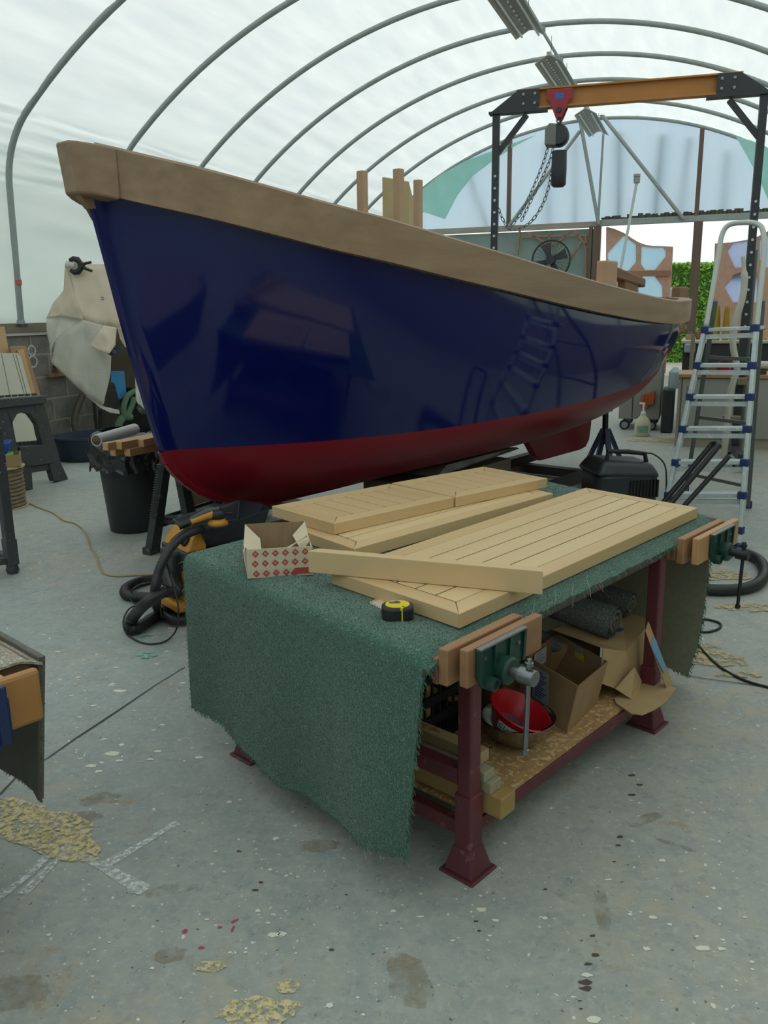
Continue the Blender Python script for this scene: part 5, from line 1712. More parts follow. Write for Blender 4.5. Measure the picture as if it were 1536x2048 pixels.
g = G(); g.lathe([(0, 0), (.03, 0), (.04, .02), (.03, .06)], 14); g.obj('castor', m_fr, fr, smooth=40)

# second bench, only its end in view
e2_ = at_z(77, 1308, .745)
B2 = Frame(e2_.x, e2_.y, math.radians(47.4))
m_gcarp = mat('grey_beige_carpet', 'a39c8d', .95, var='8a8375', scale=60, amt=.6, speck='c3bdae', sscale=120, samt=.56, bump=1, bscale=160)
m_gback = mat('grey_carpet_backing', '66655a', .95, var='5a594e', scale=20)
b2 = thing('workbench', 'second workbench at the left edge with blue vise and timber jaw', 'workbench', B2.M)
g = G(); g.box(-1.7, -.02, .01, 1.1, .70, .735); g.obj('bench_top', m_ply2, b2)
for x, y in ((-.35, .05), (-1.5, .05), (-.35, 1.05), (-1.5, 1.05)):
    g = G(); g.box(x - .024, x + .024, y - .024, y + .024, 0, .70); g.obj('leg', m_maroon, b2)
g = G(); g.box(-1.5, -.35, .03, .07, .66, .70); g.obj('rail', m_maroon, b2)
j2 = G(); j2.box(-.45, -.10, -.045, -.012, .64, .733); v2 = j2.obj('vise', m_jaw2, b2, bev=.006)
g = G(); g.box(-.48, -.035, -.078, -.05, .61, .742); g.obj('outer_jaw', wood('honey_jaw', 'b8864f', 'a06f3c', 'x', 8), v2, bev=.01)
m_vblue = mat('vise_blue', '22305f', .4, var='1b2750', scale=6)
g = G(); g.prism([(-.32, .745), (-.15, .745), (-.12, .70), (-.12, .62), (-.15, .58), (-.20, .50), (-.28, .50), (-.34, .58)], 0, .02, Matrix(((1, 0, 0, 0), (0, 0, -1, -.079), (0, 1, 0, 0), (0, 0, 0, 1)))); g.obj('casting', m_vblue, v2, bev=.006)
g = G(); g.box(-.32, -.14, -.115, -.099, .728, .742); g.box(-.155, -.13, -.115, -.099, .60, .742); g.obj('casting_lip', m_vblue, v2, bev=.004)
g = G(); g.prism([(-.2, .595), (-.165, .635), (-.165, .60)], 0, .002, Matrix(((1, 0, 0, 0), (0, 0, -1, -.0995), (0, 1, 0, 0), (0, 0, 0, 1)))); g.obj('silver_badge', m_lbl, v2)
c2 = thing('carpet', 'grey beige carpet over the second workbench at the left edge, one flap hanging', 'carpet', B2.M)
g = G(); g.grid(lambda a, b: (-1.65 + 1.655 * a, -.005 + 1.1 * b, .742 + .004 * noise.noise(Vector((a * 9, b * 6, 1))) - .02 * max(0, a - .97) / .03), 60, 20, thick=(0, 0, -.006)); g.obj('top_cover', m_gcarp, c2, smooth=50)
hem = [B2.on(u, v, x=.0) for u, v in ((76, 1602), (66, 1582), (40, 1560), (0, 1538))]
g = G()
pl = [(p.y, p.z) for p in hem] + [(1.05, .30), (1.05, .735), (0, .735)]
pl[0] = (pl[0][0], pl[0][1])
Mx = Matrix(((0, 0, 1, .0), (1, 0, 0, 0), (0, 1, 0, 0), (0, 0, 0, 1)))
g.prism(pl, .0, .004, Mx); g.obj('hanging_back', m_gback, c2)
g = G(); g.prism(pl, .0045, .016, Mx); g.obj('hanging_pile', mat('grey_pile', '77746b', .95, var='5a5850', scale=70, bump=1), c2)
g = G()
rnd = random.Random(4)
for a, b in zip([Vector((0, 0, .735))] + hem, hem):
    for _ in range(60):
        thread(g, a.lerp(b, rnd.random()) + Vector((.008, 0, 0)), rnd.uniform(.006, .014), .0009, drift=(0, -1, -.5))
g.obj('fray', mat('grey_thread', '6f6c62', .9), c2, kind='stuff')

# ---------------------------------------------------------------- dust extractor with sander and hoses
pv = at_z(346, 1262)
VF = Frame(pv.x + .07, pv.y + .05, math.radians(38))
m_orange = mat('amber_plastic', 'c88a2a', .4, var='bb7f24', scale=3); m_char = mat('charcoal_plastic', '2c3234', .5, var='252a2c', scale=5)
vac = thing('dust_extractor', 'amber and black workshop vacuum behind the green carpet, with black hoses', 'vacuum', VF.M)
g = G(); g.prism(rr(.42, .36, .05, cx=.235, cy=.18), .05, .27); g.obj('tank', m_orange, vac, bev=.012)
g = G(); g.box(-.035, .03, .05, .31, .06, .11); g.obj('bumper', m_orange, vac, bev=.012)
g = G(); g.prism(rr(.43, .37, .06, cx=.235, cy=.18), .27, .375); g.obj('motor_housing', m_char, vac, bev=.012)
g = G(); g.box(-.02, .05, .10, .26, .13, .37); g.obj('front_column', m_char, vac, bev=.015)
g = G(); g.hexa([(.03, .03, .375), (.14, .03, .375), (.14, .33, .375), (.03, .33, .375), (.09, .05, .465), (.15, .05, .465), (.15, .31, .465), (.09, .31, .465)]); pan = g.obj('control_panel', m_orange, vac, bev=.01)
Mk = Matrix.Translation((.062, .10, .422)) @ Matrix.Rotation(math.radians(-57), 4, 'Y')
g = G(); g.lathe([(.032, 0), (.030, .014), (0, .014)], 20, M=Mk); g.add([Mk @ Vector(q) for q in ((-.026, -.006, .014), (.026, -.006, .014), (.026, .006, .014), (-.026, .006, .014), (-.026, -.006, .022), (.026, -.006, .022), (.026, .006, .022), (-.026, .006, .022))], [(3, 2, 1, 0), (4, 5, 6, 7), (0, 1, 5, 4), (1, 2, 6, 5), (2, 3, 7, 6), (3, 0, 4, 7)]); g.obj('dial', m_blk, pan, smooth=30)
# tray top: open bin, walls flaring
rim_ = [(.12, .0), (.22, -.02), (.50, .0), (.53, .10), (.50, .32), (.20, .36), (.10, .34), (.08, .18)]
bas_ = [(.14, .05), (.20, .03), (.46, .04), (.48, .12), (.46, .29), (.20, .32), (.14, .30), (.13, .18)]
g = G(); n = 8
zr = lambda p: .485 + .055 * (p[0] - .1) / .42
vs = [(x, y, .385) for x, y in bas_] + [(x, y, zr((x, y))) for x, y in rim_] + [(x + (.30 - x) * .05, y + (.17 - y) * .07, zr((x, y))) for x, y in rim_] + [(x, y, .43) for x, y in bas_]
fs = [(i, (i + 1) % n, n + (i + 1) % n, n + i) for i in range(n)] + [(n + i, n + (i + 1) % n, 2 * n + (i + 1) % n, 2 * n + i) for i in range(n)] + [(2 * n + i, 2 * n + (i + 1) % n, 3 * n + (i + 1) % n, 3 * n + i) for i in range(n)] + [tuple(range(3 * n, 4 * n)), tuple(range(n - 1, -1, -1))]
g.add(vs, fs); g.obj('tool_tray', mat('slate_plastic', '272c33', .45), vac, bev=.006)
for y in (.05, .31):
    wheel(vac, (.03, y, .035), .035, .025, ax='y', rim=m_blk, name='castor')
    wheel(vac, (.36, y, .05), .05, .03, ax='y', rim=m_blk, name='castor')
g = G(); g.cyl(tuple(VF.I @ at_d(352, 1185, 4.12)), (.0, .2, .24), .035, .04, n=16); g.obj('hose_port', m_blk, vac, smooth=40)
def vpt(u, v, d=None, z=None):
    return VF.I @ (at_d(u, v, d) if d else at_z(u, v, z))
m_hose = mat('ribbed_hose', '202325', .45, var='2c2f30', scale=3)
def ribbed(name, pts, r, parent=None, M=None, k=16, rib=.06, n=10, **tags):
    P = catmull(pts, k)
    R_ = [r * (1 + (rib if i % 2 else -rib)) for i in range(len(P))]
    g = G(); g.tube(P, R_, n)
    return g.obj(name, m_hose, parent, M=M, smooth=60, **tags)
ribbed('hose', [vpt(405, 1058, d=4.22), vpt(385, 1063, d=4.14), vpt(358, 1078, d=4.06), vpt(335, 1106, d=4.0), vpt(317, 1145, d=3.97), vpt(309, 1190, d=3.99), vpt(318, 1222, z=.06), vpt(345, 1240, z=.035), vpt(375, 1240, z=.03)], .022, vac)
ribbed('hose', [vpt(352, 1183, d=4.08), vpt(325, 1185, d=4.0), vpt(293, 1205, d=3.93), vpt(268, 1233, z=.10), vpt(258, 1255, z=.04), vpt(275, 1256, z=.032), vpt(305, 1236, z=.032), vpt(345, 1215, z=.032), vpt(385, 1200, z=.032)], .028, vac)
ribbed('hose', [vpt(375, 1155, z=.03), vpt(320, 1157, z=.03), vpt(280, 1163, z=.03), vpt(253, 1176, z=.03), vpt(253, 1190, z=.03), vpt(285, 1194, z=.03), vpt(330, 1195, z=.03)], .028, vac)
g = G()
g.tube(catmull([vpt(352, 1180, d=4.0), vpt(325, 1168, d=4.0), vpt(290, 1166, d=4.0), vpt(264, 1180, z=.08), vpt(262, 1200, z=.02), vpt(285, 1212, z=.01), vpt(320, 1208, z=.01)], 8), .004, 6)
g.obj('cable', m_blk, vac)
g = G()
g.tube(catmull([vpt(300, 1208, z=.04), vpt(262, 1215, z=.02), vpt(247, 1240, z=.008), vpt(252, 1265, z=.006), vpt(275, 1282, z=.006), vpt(305, 1288, z=.006), vpt(335, 1280, z=.01), vpt(353, 1258, z=.05), vpt(357, 1225, d=3.92), vpt(352, 1190, d=3.97), vpt(340, 1150, d=4.02), vpt(332, 1110, d=3.98), vpt(345, 1078, d=4.05), vpt(385, 1050, d=4.15), vpt(425, 1030, d=4.3)], 8), .0045, 6)
g.obj('cable', m_blk, vac)
g = G(); g.tube(catmull([vpt(322, 1118, d=4.15), vpt(321, 1160, d=4.08), vpt(321, 1210, d=4.02), vpt(324, 1236, z=.04), vpt(332, 1240, z=.03)], 6), .004, 6); g.obj('cable', m_blk, vac)

# random orbit sander resting in the tray
ps_ = VF.on(436, 1048, z=.515)
sd = thing('sander', 'amber and black orbital sander resting on the vacuum tray', 'sander', VF.M @ Matrix.Translation((ps_.x, ps_.y, ps_.z)) @ Matrix.Rotation(math.radians(-12), 4, 'Z') @ Matrix.Scale(.85, 4))
g = G(); g.lathe([(0, -.012), (.062, -.012), (.064, -.004), (.062, .0), (0, .0)], 26); g.obj('sanding_pad', mat('pad_grey', '3a3733', .8), sd)
g = G(); g.lathe([(.060, .0), (.060, .012), (.048, .02), (.044, .032), (.046, .036), (0, .036)], 26); g.obj('skirt', m_orange, sd, smooth=40)
g = G(); g.lathe([(.042, .036), (.046, .05), (.046, .07), (.034, .088), (0, .095)], 22); g.obj('head', m_blk, sd, smooth='all')
g = G(); g.tube([(-.03, 0, .068), (-.07, 0, .060), (-.12, 0, .045), (-.17, 0, .03)], [.033, .027, .022, .021], 14, sq=.8); g.obj('body', m_orange, sd, smooth=50)
g = G(); g.tube([(.01, 0, .092), (-.05, 0, .088), (-.11, 0, .070), (-.16, 0, .052)], [.014, .018, .012, .008], 10); g.obj('paddle', mat('grey_rubber', '565a5c', .6), sd, smooth=50)
g = G(); g.cyl((-.16, 0, .033), (-.23, 0, .012), .02, n=12); g.obj('connector', m_blk, sd, smooth=40)
g = G(); g.cyl((.04, 0, .06), (.085, 0, .055), .01, n=10); g.obj('spigot', m_blk, sd, smooth=40)

# tan power cable wandering over the floor
g = G()
P = [at_z(u, v, .006) for u, v in ((50, 1002), (75, 1014), (105, 1025), (128, 1041), (148, 1046), (165, 1058), (176, 1078), (181, 1095), (192, 1112), (199, 1132), (208, 1147), (235, 1152), (275, 1150), (325, 1149), (365, 1147))]
g.tube(catmull(P, 6), .0058, 8)
g.obj('power_cable', mat('tan_flex', 'a6956a', .6), smooth='all', label='tan electric cable snaking across the floor from the rope reel', cat='cable')

# ---------------------------------------------------------------- tub, machine and mesh sheet by the block wall
pt_ = at_z(165, 928)
m_tub = mat('dark_blue_tub', '1f3345', .5, var='1a2c3c', scale=4)
tub = thing('tub', 'wide dark blue plastic tub on the floor by the block wall', 'tub', Matrix.Translation((pt_.x + .0, pt_.y + .42, 0)) @ Matrix.Rotation(math.radians(40), 4, 'Z'))
g = G(); g.lathe([(0, 0), (.38, 0), (.40, .02), (.44, .24), (.46, .245), (.46, .265), (.43, .265), (.38, .03), (0, .03)], 40, sy=.8); g.obj('shell', m_tub, tub, smooth=40)
mc = TUN.on(240, 880, z=0)
mach = thing('machine', 'brown covered machine with blue patch standing by the block wall behind the bow', 'machine', TUN.sub(.75, 1.45, 0, math.radians(-8)))
m_mach = mat('machine_tan', '6a6250', .7, var='585242', scale=3); m_machd = mat('machine_dark', '2b2a26', .8)
g = G(); g.box(-.35, .35, -.75, .55, .62, 1.36); g.obj('cabinet', m_mach, mach, bev=.02)
g = G(); g.box(-.3, .3, -.6, .45, 0, .62); g.obj('base', m_machd, mach)
g = G(); g.box(.352, .356, -.75, .5, 1.05, 1.08); g.obj('edge_strip', mat('pale_strip', '8f8a79', .7), mach)
def mpt(u, v, x=.352):
    q = mach.matrix_world.inverted() @ Vector((0, 0, CAM_H)); r_ = mach.matrix_world.inverted().to_3x3() @ ray(u, v)
    return q + r_ * ((x - q.x) / r_.x)
bpy.context.view_layer.update()
P = [mpt(u, v, .3535) for u, v in ((222, 742), (248, 742), (253, 790), (238, 800), (228, 765), (222, 765))]
g = G(); g.slab(P, (.002, 0, 0)); g.obj('blue_patch', mat('blue_patch', '2f7fae', .7, var='2a719d', scale=6), mach)
g = G(); P = [mpt(u, v, .40) for u, v in ((243, 805), (247, 790), (256, 783), (268, 783), (266, 800), (258, 822), (252, 835), (238, 845), (234, 855), (246, 838))]
g.tube(catmull([mpt(270, 782, .42), mpt(255, 792, .42), mpt(247, 815, .42), mpt(250, 835, .44), mpt(262, 815, .44), mpt(268, 795, .44)], 6), .035, 8); g.tube(catmull([mpt(262, 833, .42), mpt(245, 836, .42), mpt(236, 855, .42), mpt(240, 880, .42)], 6), .045, 8)
g.obj('green_cloth', mat('green_rag', '5d7a60', .95, var='4b6650', scale=9), M=mach.matrix_world, smooth='all', label='green cloth twisted over the covered machine behind the battens', cat='cloth')
mach2 = G(); mach2.beam(mpt(205, 820, .3), mpt(205, 890, .3), .07, .07); mach2.obj('post', m_machd, mach)
# grey flexible duct from the wall down into the tub
dq = [TUN.w(.12, TUN.on(165, 790, x=.12).y, TUN.on(165, 790, x=.12).z), TUN.w(.14, TUN.on(152, 825, x=.14).y, TUN.on(152, 825, x=.14).z), TUN.w(.2, TUN.on(150, 855, x=.2).y, TUN.on(150, 855, x=.2).z), TUN.w(.35, TUN.on(165, 872, x=.35).y, TUN.on(165, 872, x=.35).z), TUN.w(.5, TUN.on(195, 876, x=.5).y, TUN.on(195, 876, x=.5).z)]
g = G(); g.tube(catmull(dq, 10), .042, 10); g.obj('flexible_duct', mat('brown_duct', '5a554a', .6, var='47433a', scale=8), smooth='all', label='thick grey brown duct curving down the block wall to the tub', cat='duct')
g = G(); q = TUN.on(110, 748, x=.03)
sh = thing('wall_clamp', 'small wooden shelf with clamp fixed to the block wall below the mesh sheet', 'shelf', TUN.sub(.012, q.y, q.z))
g = G(); g.box(0, .06, -.13, .28, -.03, .01); g.obj('shelf_board', m_jaw1, sh); g = G(); g.box(0, .06, .02, .07, .011, .08); g.obj('upright', m_jaw1, sh); g = G(); g.box(.01, .07, -.02, .07, .081, .10); g.obj('clamp_head', m_blk, sh)

# mesh sheet draped and clipped
m_mesh = mat('scaffold_sheet', 'e8e5d9', .6, var='d9d6c9', scale=2.2, amt=.6, transl=.35)
def mesh_holes(m):
    nt = m.node_tree; out = nt.nodes['Material Output']
    src = out.inputs[0].links[0].from_socket
    tc = nt.nodes.new('ShaderNodeTexCoord'); sep = nt.nodes.new('ShaderNodeSeparateXYZ'); nt.links.new(tc.outputs['UV'], sep.inputs[0])
    vals = []
    for ax_ in ('X', 'Y'):
        mu = nt.nodes.new('ShaderNodeMath'); mu.operation = 'MULTIPLY'; mu.inputs[1].default_value = 90; nt.links.new(sep.outputs[ax_], mu.inputs[0])
        fr_ = nt.nodes.new('ShaderNodeMath'); fr_.operation = 'FRACT'; nt.links.new(mu.outputs[0], fr_.inputs[0])
        gt = nt.nodes.new('ShaderNodeMath'); gt.operation = 'GREATER_THAN'; gt.inputs[1].default_value = .42; nt.links.new(fr_.outputs[0], gt.inputs[0]); vals.append(gt.outputs[0])
    mu = nt.nodes.new('ShaderNodeMath'); mu.operation = 'MULTIPLY'; nt.links.new(vals[0], mu.inputs[0]); nt.links.new(vals[1], mu.inputs[1])
    m2 = nt.nodes.new('ShaderNodeMath'); m2.operation = 'MULTIPLY'; m2.inputs[1].default_value = .55; nt.links.new(mu.outputs[0], m2.inputs[0])
    tp = nt.nodes.new('ShaderNodeBsdfTransparent'); ms = nt.nodes.new('ShaderNodeMixShader')
    nt.links.new(m2.outputs[0], ms.inputs[0]); nt.links.new(src, ms.inputs[1]); nt.links.new(tp.outputs[0], ms.inputs[2]); nt.links.new(ms.outputs[0], out.inputs[0])
mesh_holes(m_mesh)
Dm = 9.7
tarp = thing('mesh_sheet', 'crumpled translucent white mesh sheet hanging by a black spring clamp beside the bow', 'sheet', Matrix.Translation(at_d(150, 700, Dm)))
def fold(name, poly, dd, sub=10, m_=None):
    """fold of the sheet: px corner list with a depth for each corner"""
    P = [at_d(u, v, Dm + d_) - tarp.location for (u, v), d_ in zip(poly, dd)]
    bm = bmesh.new()
    vs = [bm.verts.new(p) for p in P]
    f = bm.faces.new(vs)
    bmesh.ops.triangulate(bm, faces=[f])
    bmesh.ops.subdivide_edges(bm, edges=bm.edges[:], cuts=7, use_grid_fill=True)
    uvl = bm.loops.layers.uv.new('UVMap')
    for v_ in bm.verts:
        n_ = noise.noise(v_.co * 5.5) * .035 + noise.noise(v_.co * 14) * .012
        v_.co += Vector((.2, -1, .1)) * n_
    for fc in bm.faces:
        for lp in fc.loops:
            lp[uvl].uv = (lp.vert.co.x * .9 + lp.vert.co.z * .25, lp.vert.co.z * .9 - lp.vert.co.x * .3)
    me = bpy.data.meshes.new(name); bm.to_mesh(me); bm.free(); me.materials.append(m_ or m_mesh); me.shade_smooth()
    o = bpy.data.objects.new(name, me); COL.objects.link(o); o.parent = tarp
    sd_ = o.modifiers.new('thick', 'SOLIDIFY'); sd_.thickness = .003
    return o
m_mesh2 = mat('sheet_double', 'ecdfca', .7, var='e0d3bd', scale=3, transl=.3)
fold('fold', [(131, 527), (150, 518), (185, 528), (214, 528), (236, 600), (252, 650), (243, 655), (205, 652), (167, 641), (150, 600), (138, 560)], [0, 0, .05, .1, .2, .25, .2, .1, .0, -.05, 0], m_=m_mesh2)
fold('fold', [(131, 527), (140, 555), (152, 600), (167, 641), (120, 632), (93, 636), (108, 605), (127, 580)], [0, -.02, -.06, -.05, .05, .1, .1, .05], m_=m_mesh2)
fold('fold', [(93, 636), (120, 630), (167, 640), (140, 655), (112, 678), (104, 700), (103, 725), (99, 690), (94, 668)], [.1, .12, .05, .0, .0, .02, .05, .1, .12])
fold('fold', [(167, 640), (205, 650), (200, 700), (222, 712), (221, 745), (215, 775), (206, 812), (180, 795), (155, 775), (103, 726), (112, 678), (140, 655)], [-.06, -.02, -.05, .1, .12, .14, .12, .05, .0, .02, -.05, -.08])
fold('fold', [(206, 650), (233, 655), (231, 690), (219, 708), (199, 702), (180, 691), (192, 672)], [-.1, -.05, -.05, -.1, -.12, -.15, -.14], m_=m_mesh2)
fold('fold', [(234, 655), (248, 655), (258, 672), (260, 695), (250, 695), (240, 678)], [.1, .1, .15, .2, .2, .15], m_=m_mesh2)
fold('fold', [(270, 735), (285, 770), (300, 810), (296, 826), (280, 818), (272, 800), (270, 765)], [.1, .1, .1, .1, .1, .1, .1])
fold('fold', [(205, 812), (180, 795), (170, 790), (200, 815), (222, 826), (240, 828), (238, 820)], [.14, .1, .1, .12, .2, .25, .25])
for u, v, d_ in ((229, 704, -.1), (280, 820, .05), (205, 597, 0)):
    q = at_d(u, v, Dm + d_ - .05) - tarp.location
    g = G(); g.tube([q + Vector((.016 * math.cos(a_), -.004, .016 * math.sin(a_))) for a_ in [2 * math.pi * k / 14 for k in range(14)]], .005, 6, closed=True); g.obj('eyelet', m_bright, tarp)
for pl_, d_ in ((((218, 708), (229, 697), (240, 690), (248, 700), (238, 715), (228, 712)), -.02), (((272, 815), (278, 808), (295, 826), (283, 829)), .08)):
    P = [at_d(u, v, Dm + d_) - tarp.location for u, v in pl_]
    g = G(); g.slab(P, (0, .004, 0)); g.obj('corner_patch', m_blk, tarp)
cl_ = at_d(155, 531, Dm - .1)
sc_ = thing('spring_clamp', 'black spring clamp gripping the top corner of the mesh sheet', 'clamp', Matrix.Translation(cl_))
k_ = Dm / FOC
def cpx(u, v, y=0): return ((u - 155) * k_, y, -(v - 531) * k_)
for nm, pth, rr_ in (('jaw', [(140, 521), (148, 518), (156, 520), (161, 527), (165, 529)], [.02, .03, .036, .03, .02]), ('jaw', [(140, 540), (147, 544), (155, 543), (161, 537), (166, 532)], [.02, .03, .036, .03, .02]),
                     ('handle', [(164, 530), (172, 527), (183, 525)], [.022, .016, .014]), ('handle', [(164, 533), (172, 538), (183, 542)], [.022, .017, .014])):
    g = G(); g.tube([cpx(*q) for q in pth], rr_, 10); g.obj(nm, m_blk, sc_, smooth=50)
g = G(); g.lathe([(0, -.04), (.03, -.04), (.034, 0), (.03, .04), (0, .04)], 14, M=Matrix.Translation(cpx(162, 531)) @ Matrix.Rotation(math.pi / 2, 4, 'X')); g.obj('pivot', m_blk, sc_)
g = G(); g.tube([cpx(133, 528), cpx(142, 530), cpx(150, 531)], [.035, .04, .03], 10); g.obj('gripped_cloth', m_mesh, sc_, smooth=50)
# pole that the sheet hangs from
pp_ = at_d(162, 528, Dm + .12)
g = G(); g.cyl((0, 0, 0), (0, 0, pp_.z), .02, n=8); g.obj('support_pole', m_machd, M=Matrix.Translation((pp_.x, pp_.y, 0)), label='thin dark pole holding up the mesh sheet by the block wall', cat='pole')

# ================================================================ FAR END AND RIGHT SIDE
# gantry crane
GR = at_z(1466, 925); ZG = at_plane(1530, 190, (GR.x, GR.y, 0), (0, 1, 0)).z
GL = at_z(993, 230, ZG)
gd = Vector((GR.x - GL.x, GR.y - GL.y, 0)); SPAN = gd.length
GF = Frame(GL.x, GL.y, math.atan2(gd.y, gd.x))
m_gb = mat('gantry_black', '24292c', .5, var='2e3436', scale=9)
m_gor = mat('gantry_amber', 'b57a33', .5, var='a56f2e', scale=5)
gan = thing('gantry_crane', 'black gantry frame with amber lifting beam spanning above the stern of the boat', 'crane', GF.M)
for x, s_ in ((0, 1), (SPAN, -1)):
    g = G(); g.box(x - .035, x + .035, -.035, .035, .18, ZG); post = g.obj('post', m_gb, gan, bev=.004)
    for k in range(11):
        z = 1.35 + k * .115
        if x == 0: z += .35
        g = G(); g.lathe([(0, 0), (.013, 0), (.013, .002), (0, .002)], 10, M=Matrix.Translation((x, -.0355, z)) @ Matrix.Rotation(math.pi / 2, 4, 'X')); g.obj('hole', mat('hole_light', 'b9c2c6', .5), post)
    g = G(); g.beam((x, 0, ZG - .38), (x + s_ * .3, 0, ZG - .02), .05, .05, up=(0, 1, 0)); g.obj('knee_brace', m_gb, gan)
    g = G(); g.box(min(x - s_ * .07, x + s_ * .5), max(x - s_ * .07, x + s_ * .5), -.06, .06, ZG, ZG + .022); g.obj('bearing_plate', m_gb, gan)
    g = G()
    pts = [(x - s_ * .04, ZG + .022), (x + s_ * .42, ZG + .022), (x + s_ * .42, ZG + .20), (x + s_ * .22, ZG + .20)]
    g.prism(pts, -.012, .012, Matrix(((1, 0, 0, 0), (0, 0, 1, -.045), (0, 1, 0, 0), (0, 0, 0, 1)))); gus = g.obj('gusset', m_gb, gan)
    for bx_, bz_ in ((.27, .07), (.38, .07), (.27, .155), (.38, .155)):
        g = G(); g.lathe([(0, 0), (.014, 0), (.014, .01), (0, .012)], 8, M=Matrix.Translation((x + s_ * bx_, -.057, ZG + bz_)) @ Matrix.Rotation(math.pi / 2, 4, 'X')); g.obj('bolt', m_bright, gus)
    g = G(); g.box(x - .04, x + .04, -.6, .6, .12, .18); g.obj('foot_rail', m_gb, gan)
    for y in (-.5, .5):
        wheel(gan, (x, y, .07), .07, .04, ax='y', rim=mat('grey_rim', '87898a', .5), name='castor')
g = G(); g.box(.2, SPAN - .2, -.055, .055, ZG + .19, ZG + .205); g.box(.2, SPAN - .2, -.055, .055, ZG + .025, ZG + .04); g.box(.2, SPAN - .2, -.006, .006, ZG + .04, ZG + .19)
g.obj('lifting_beam', m_gor, gan)
# beam trolley, hoist, chain and bag
def gpt(u, v, y=0.0): return GF.on(u, v, y=y)
tx = gpt(1120, 200).x
m_gred = mat('trolley_red', '93202f', .45)
trl = thing('beam_trolley', 'red beam trolley hanging on the amber lifting beam', 'trolley', GF.sub(tx, 0, ZG + .0))
w = abs(gpt(1146, 190).x - gpt(1094, 190).x) / 2
for y in (-.075, .063):
    g = G(); g.prism([(-w, .18), (w, .18), (w, .08), (w * .75, .07), (w * .25, -.08), (-w * .25, -.08), (-w * .75, .07), (-w, .08)], 0, .012, Matrix(((1, 0, 0, 0), (0, 0, 1, y), (0, 1, 0, 0), (0, 0, 0, 1)))); g.obj('side_plate', m_gred, trl, bev=.006)
g = G(); g.cyl((0, -.1, -.01), (0, .1, -.01), .025, n=12); g.obj('axle', m_gb, trl)
g = G(); g.box(-.04, .04, -.0765, -.0755, .09, .14); g.obj('blue_badge', mat('badge_blue', '2e5fa8', .5), trl)
hp_ = gpt(1114, 272)
kk = (hp_ - Vector((0, 0, 0)))
ho = thing('chain_hoist', 'black and grey chain hoist hooked under the red beam trolley', 'hoist', GF.sub(tx, 0, hp_.z))
dz0 = ZG - .08 - hp_.z
g = G(); g.tube([(0, 0, dz0 + .02), (.012, 0, dz0 - .04), (.0, 0, .12)], .01, 8); g.obj('hook', m_dsteel, ho)
g = G(); g.tube([(.026 * math.cos(q), 0, dz0 - .01 + .026 * math.sin(q)) for q in [2 * math.pi * i / 12 for i in range(12)]], .008, 6, closed=True); g.obj('shackle', m_bright, ho)
g = G(); g.lathe([(0, -.08), (.085, -.08), (.1, -.06), (.1, .06), (.085, .08), (0, .08)], 22, M=Matrix.Rotation(math.pi / 2, 4, 'X')); g.obj('housing', m_gb, ho, smooth=40)
g = G(); g.prism([(-.13, -.09), (-.02, -.1), (-.02, .1), (-.09, .11), (-.13, .06)], -.09, .09, Matrix.Rotation(math.pi / 2, 4, 'X')); g.obj('grey_cover', mat('hoist_grey', '6e6f68', .5), ho, bev=.015)
pb1, pb2 = gpt(1119, 302), gpt(1118, 374)
g = G(); hh = pb1.z - pb2.z; g.lathe([(0, 0), (.05, 0), (.072, .02), (.076, hh * .5), (.072, hh), (.06, hh), (.06, hh - .02), (0, hh - .02)], 20)
g.obj('chain_bag', mat('bag_black', '2b2e35', .6), ho, M=GF.sub(pb1.x, 0, pb2.z), smooth=50)
m_chain = mat('chain_steel', '6f7577', .4, metal=.6)
def chain(name, pts, r, parent, M):
    P = catmull(pts, 12); g = G(); n_ = 0
    acc = 0.0; step = r * 4.2
    last = P[0]
    for q in P[1:]:
        d = q - last
        while d.length >= step:
            a = last; b = last + d.normalized() * step; mid = (a + b) / 2; t = (b - a).normalized()
            s1 = t.orthogonal().normalized() if n_ % 2 else t.cross(t.orthogonal()).normalized()
            L = step * .62
            g.tube([mid + t * L * math.cos(w_) + s1 * r * 1.3 * math.sin(w_) for w_ in [2 * math.pi * i / 8 for i in range(8)]], r * .42, 4, closed=True)
            last = b; d = q - last; n_ += 1
    return g.obj(name, m_chain, parent, M=M, kind='stuff')
chain('chain', [gpt(1098, 288), gpt(1085, 330), gpt(1062, 385), gpt(1040, 430), gpt(1022, 452)], .011, ho, GF.M)
chain('chain', [gpt(1106, 296), gpt(1100, 320), gpt(1080, 365), gpt(1058, 410), gpt(1040, 448)], .011, ho, GF.M)
chain('chain', [gpt(1103, 340), gpt(1098, 372), gpt(1085, 410), gpt(1065, 440), gpt(1045, 455), gpt(1022, 460), gpt(1006, 440), gpt(997, 418), gpt(993, 414)], .012, ho, GF.M)

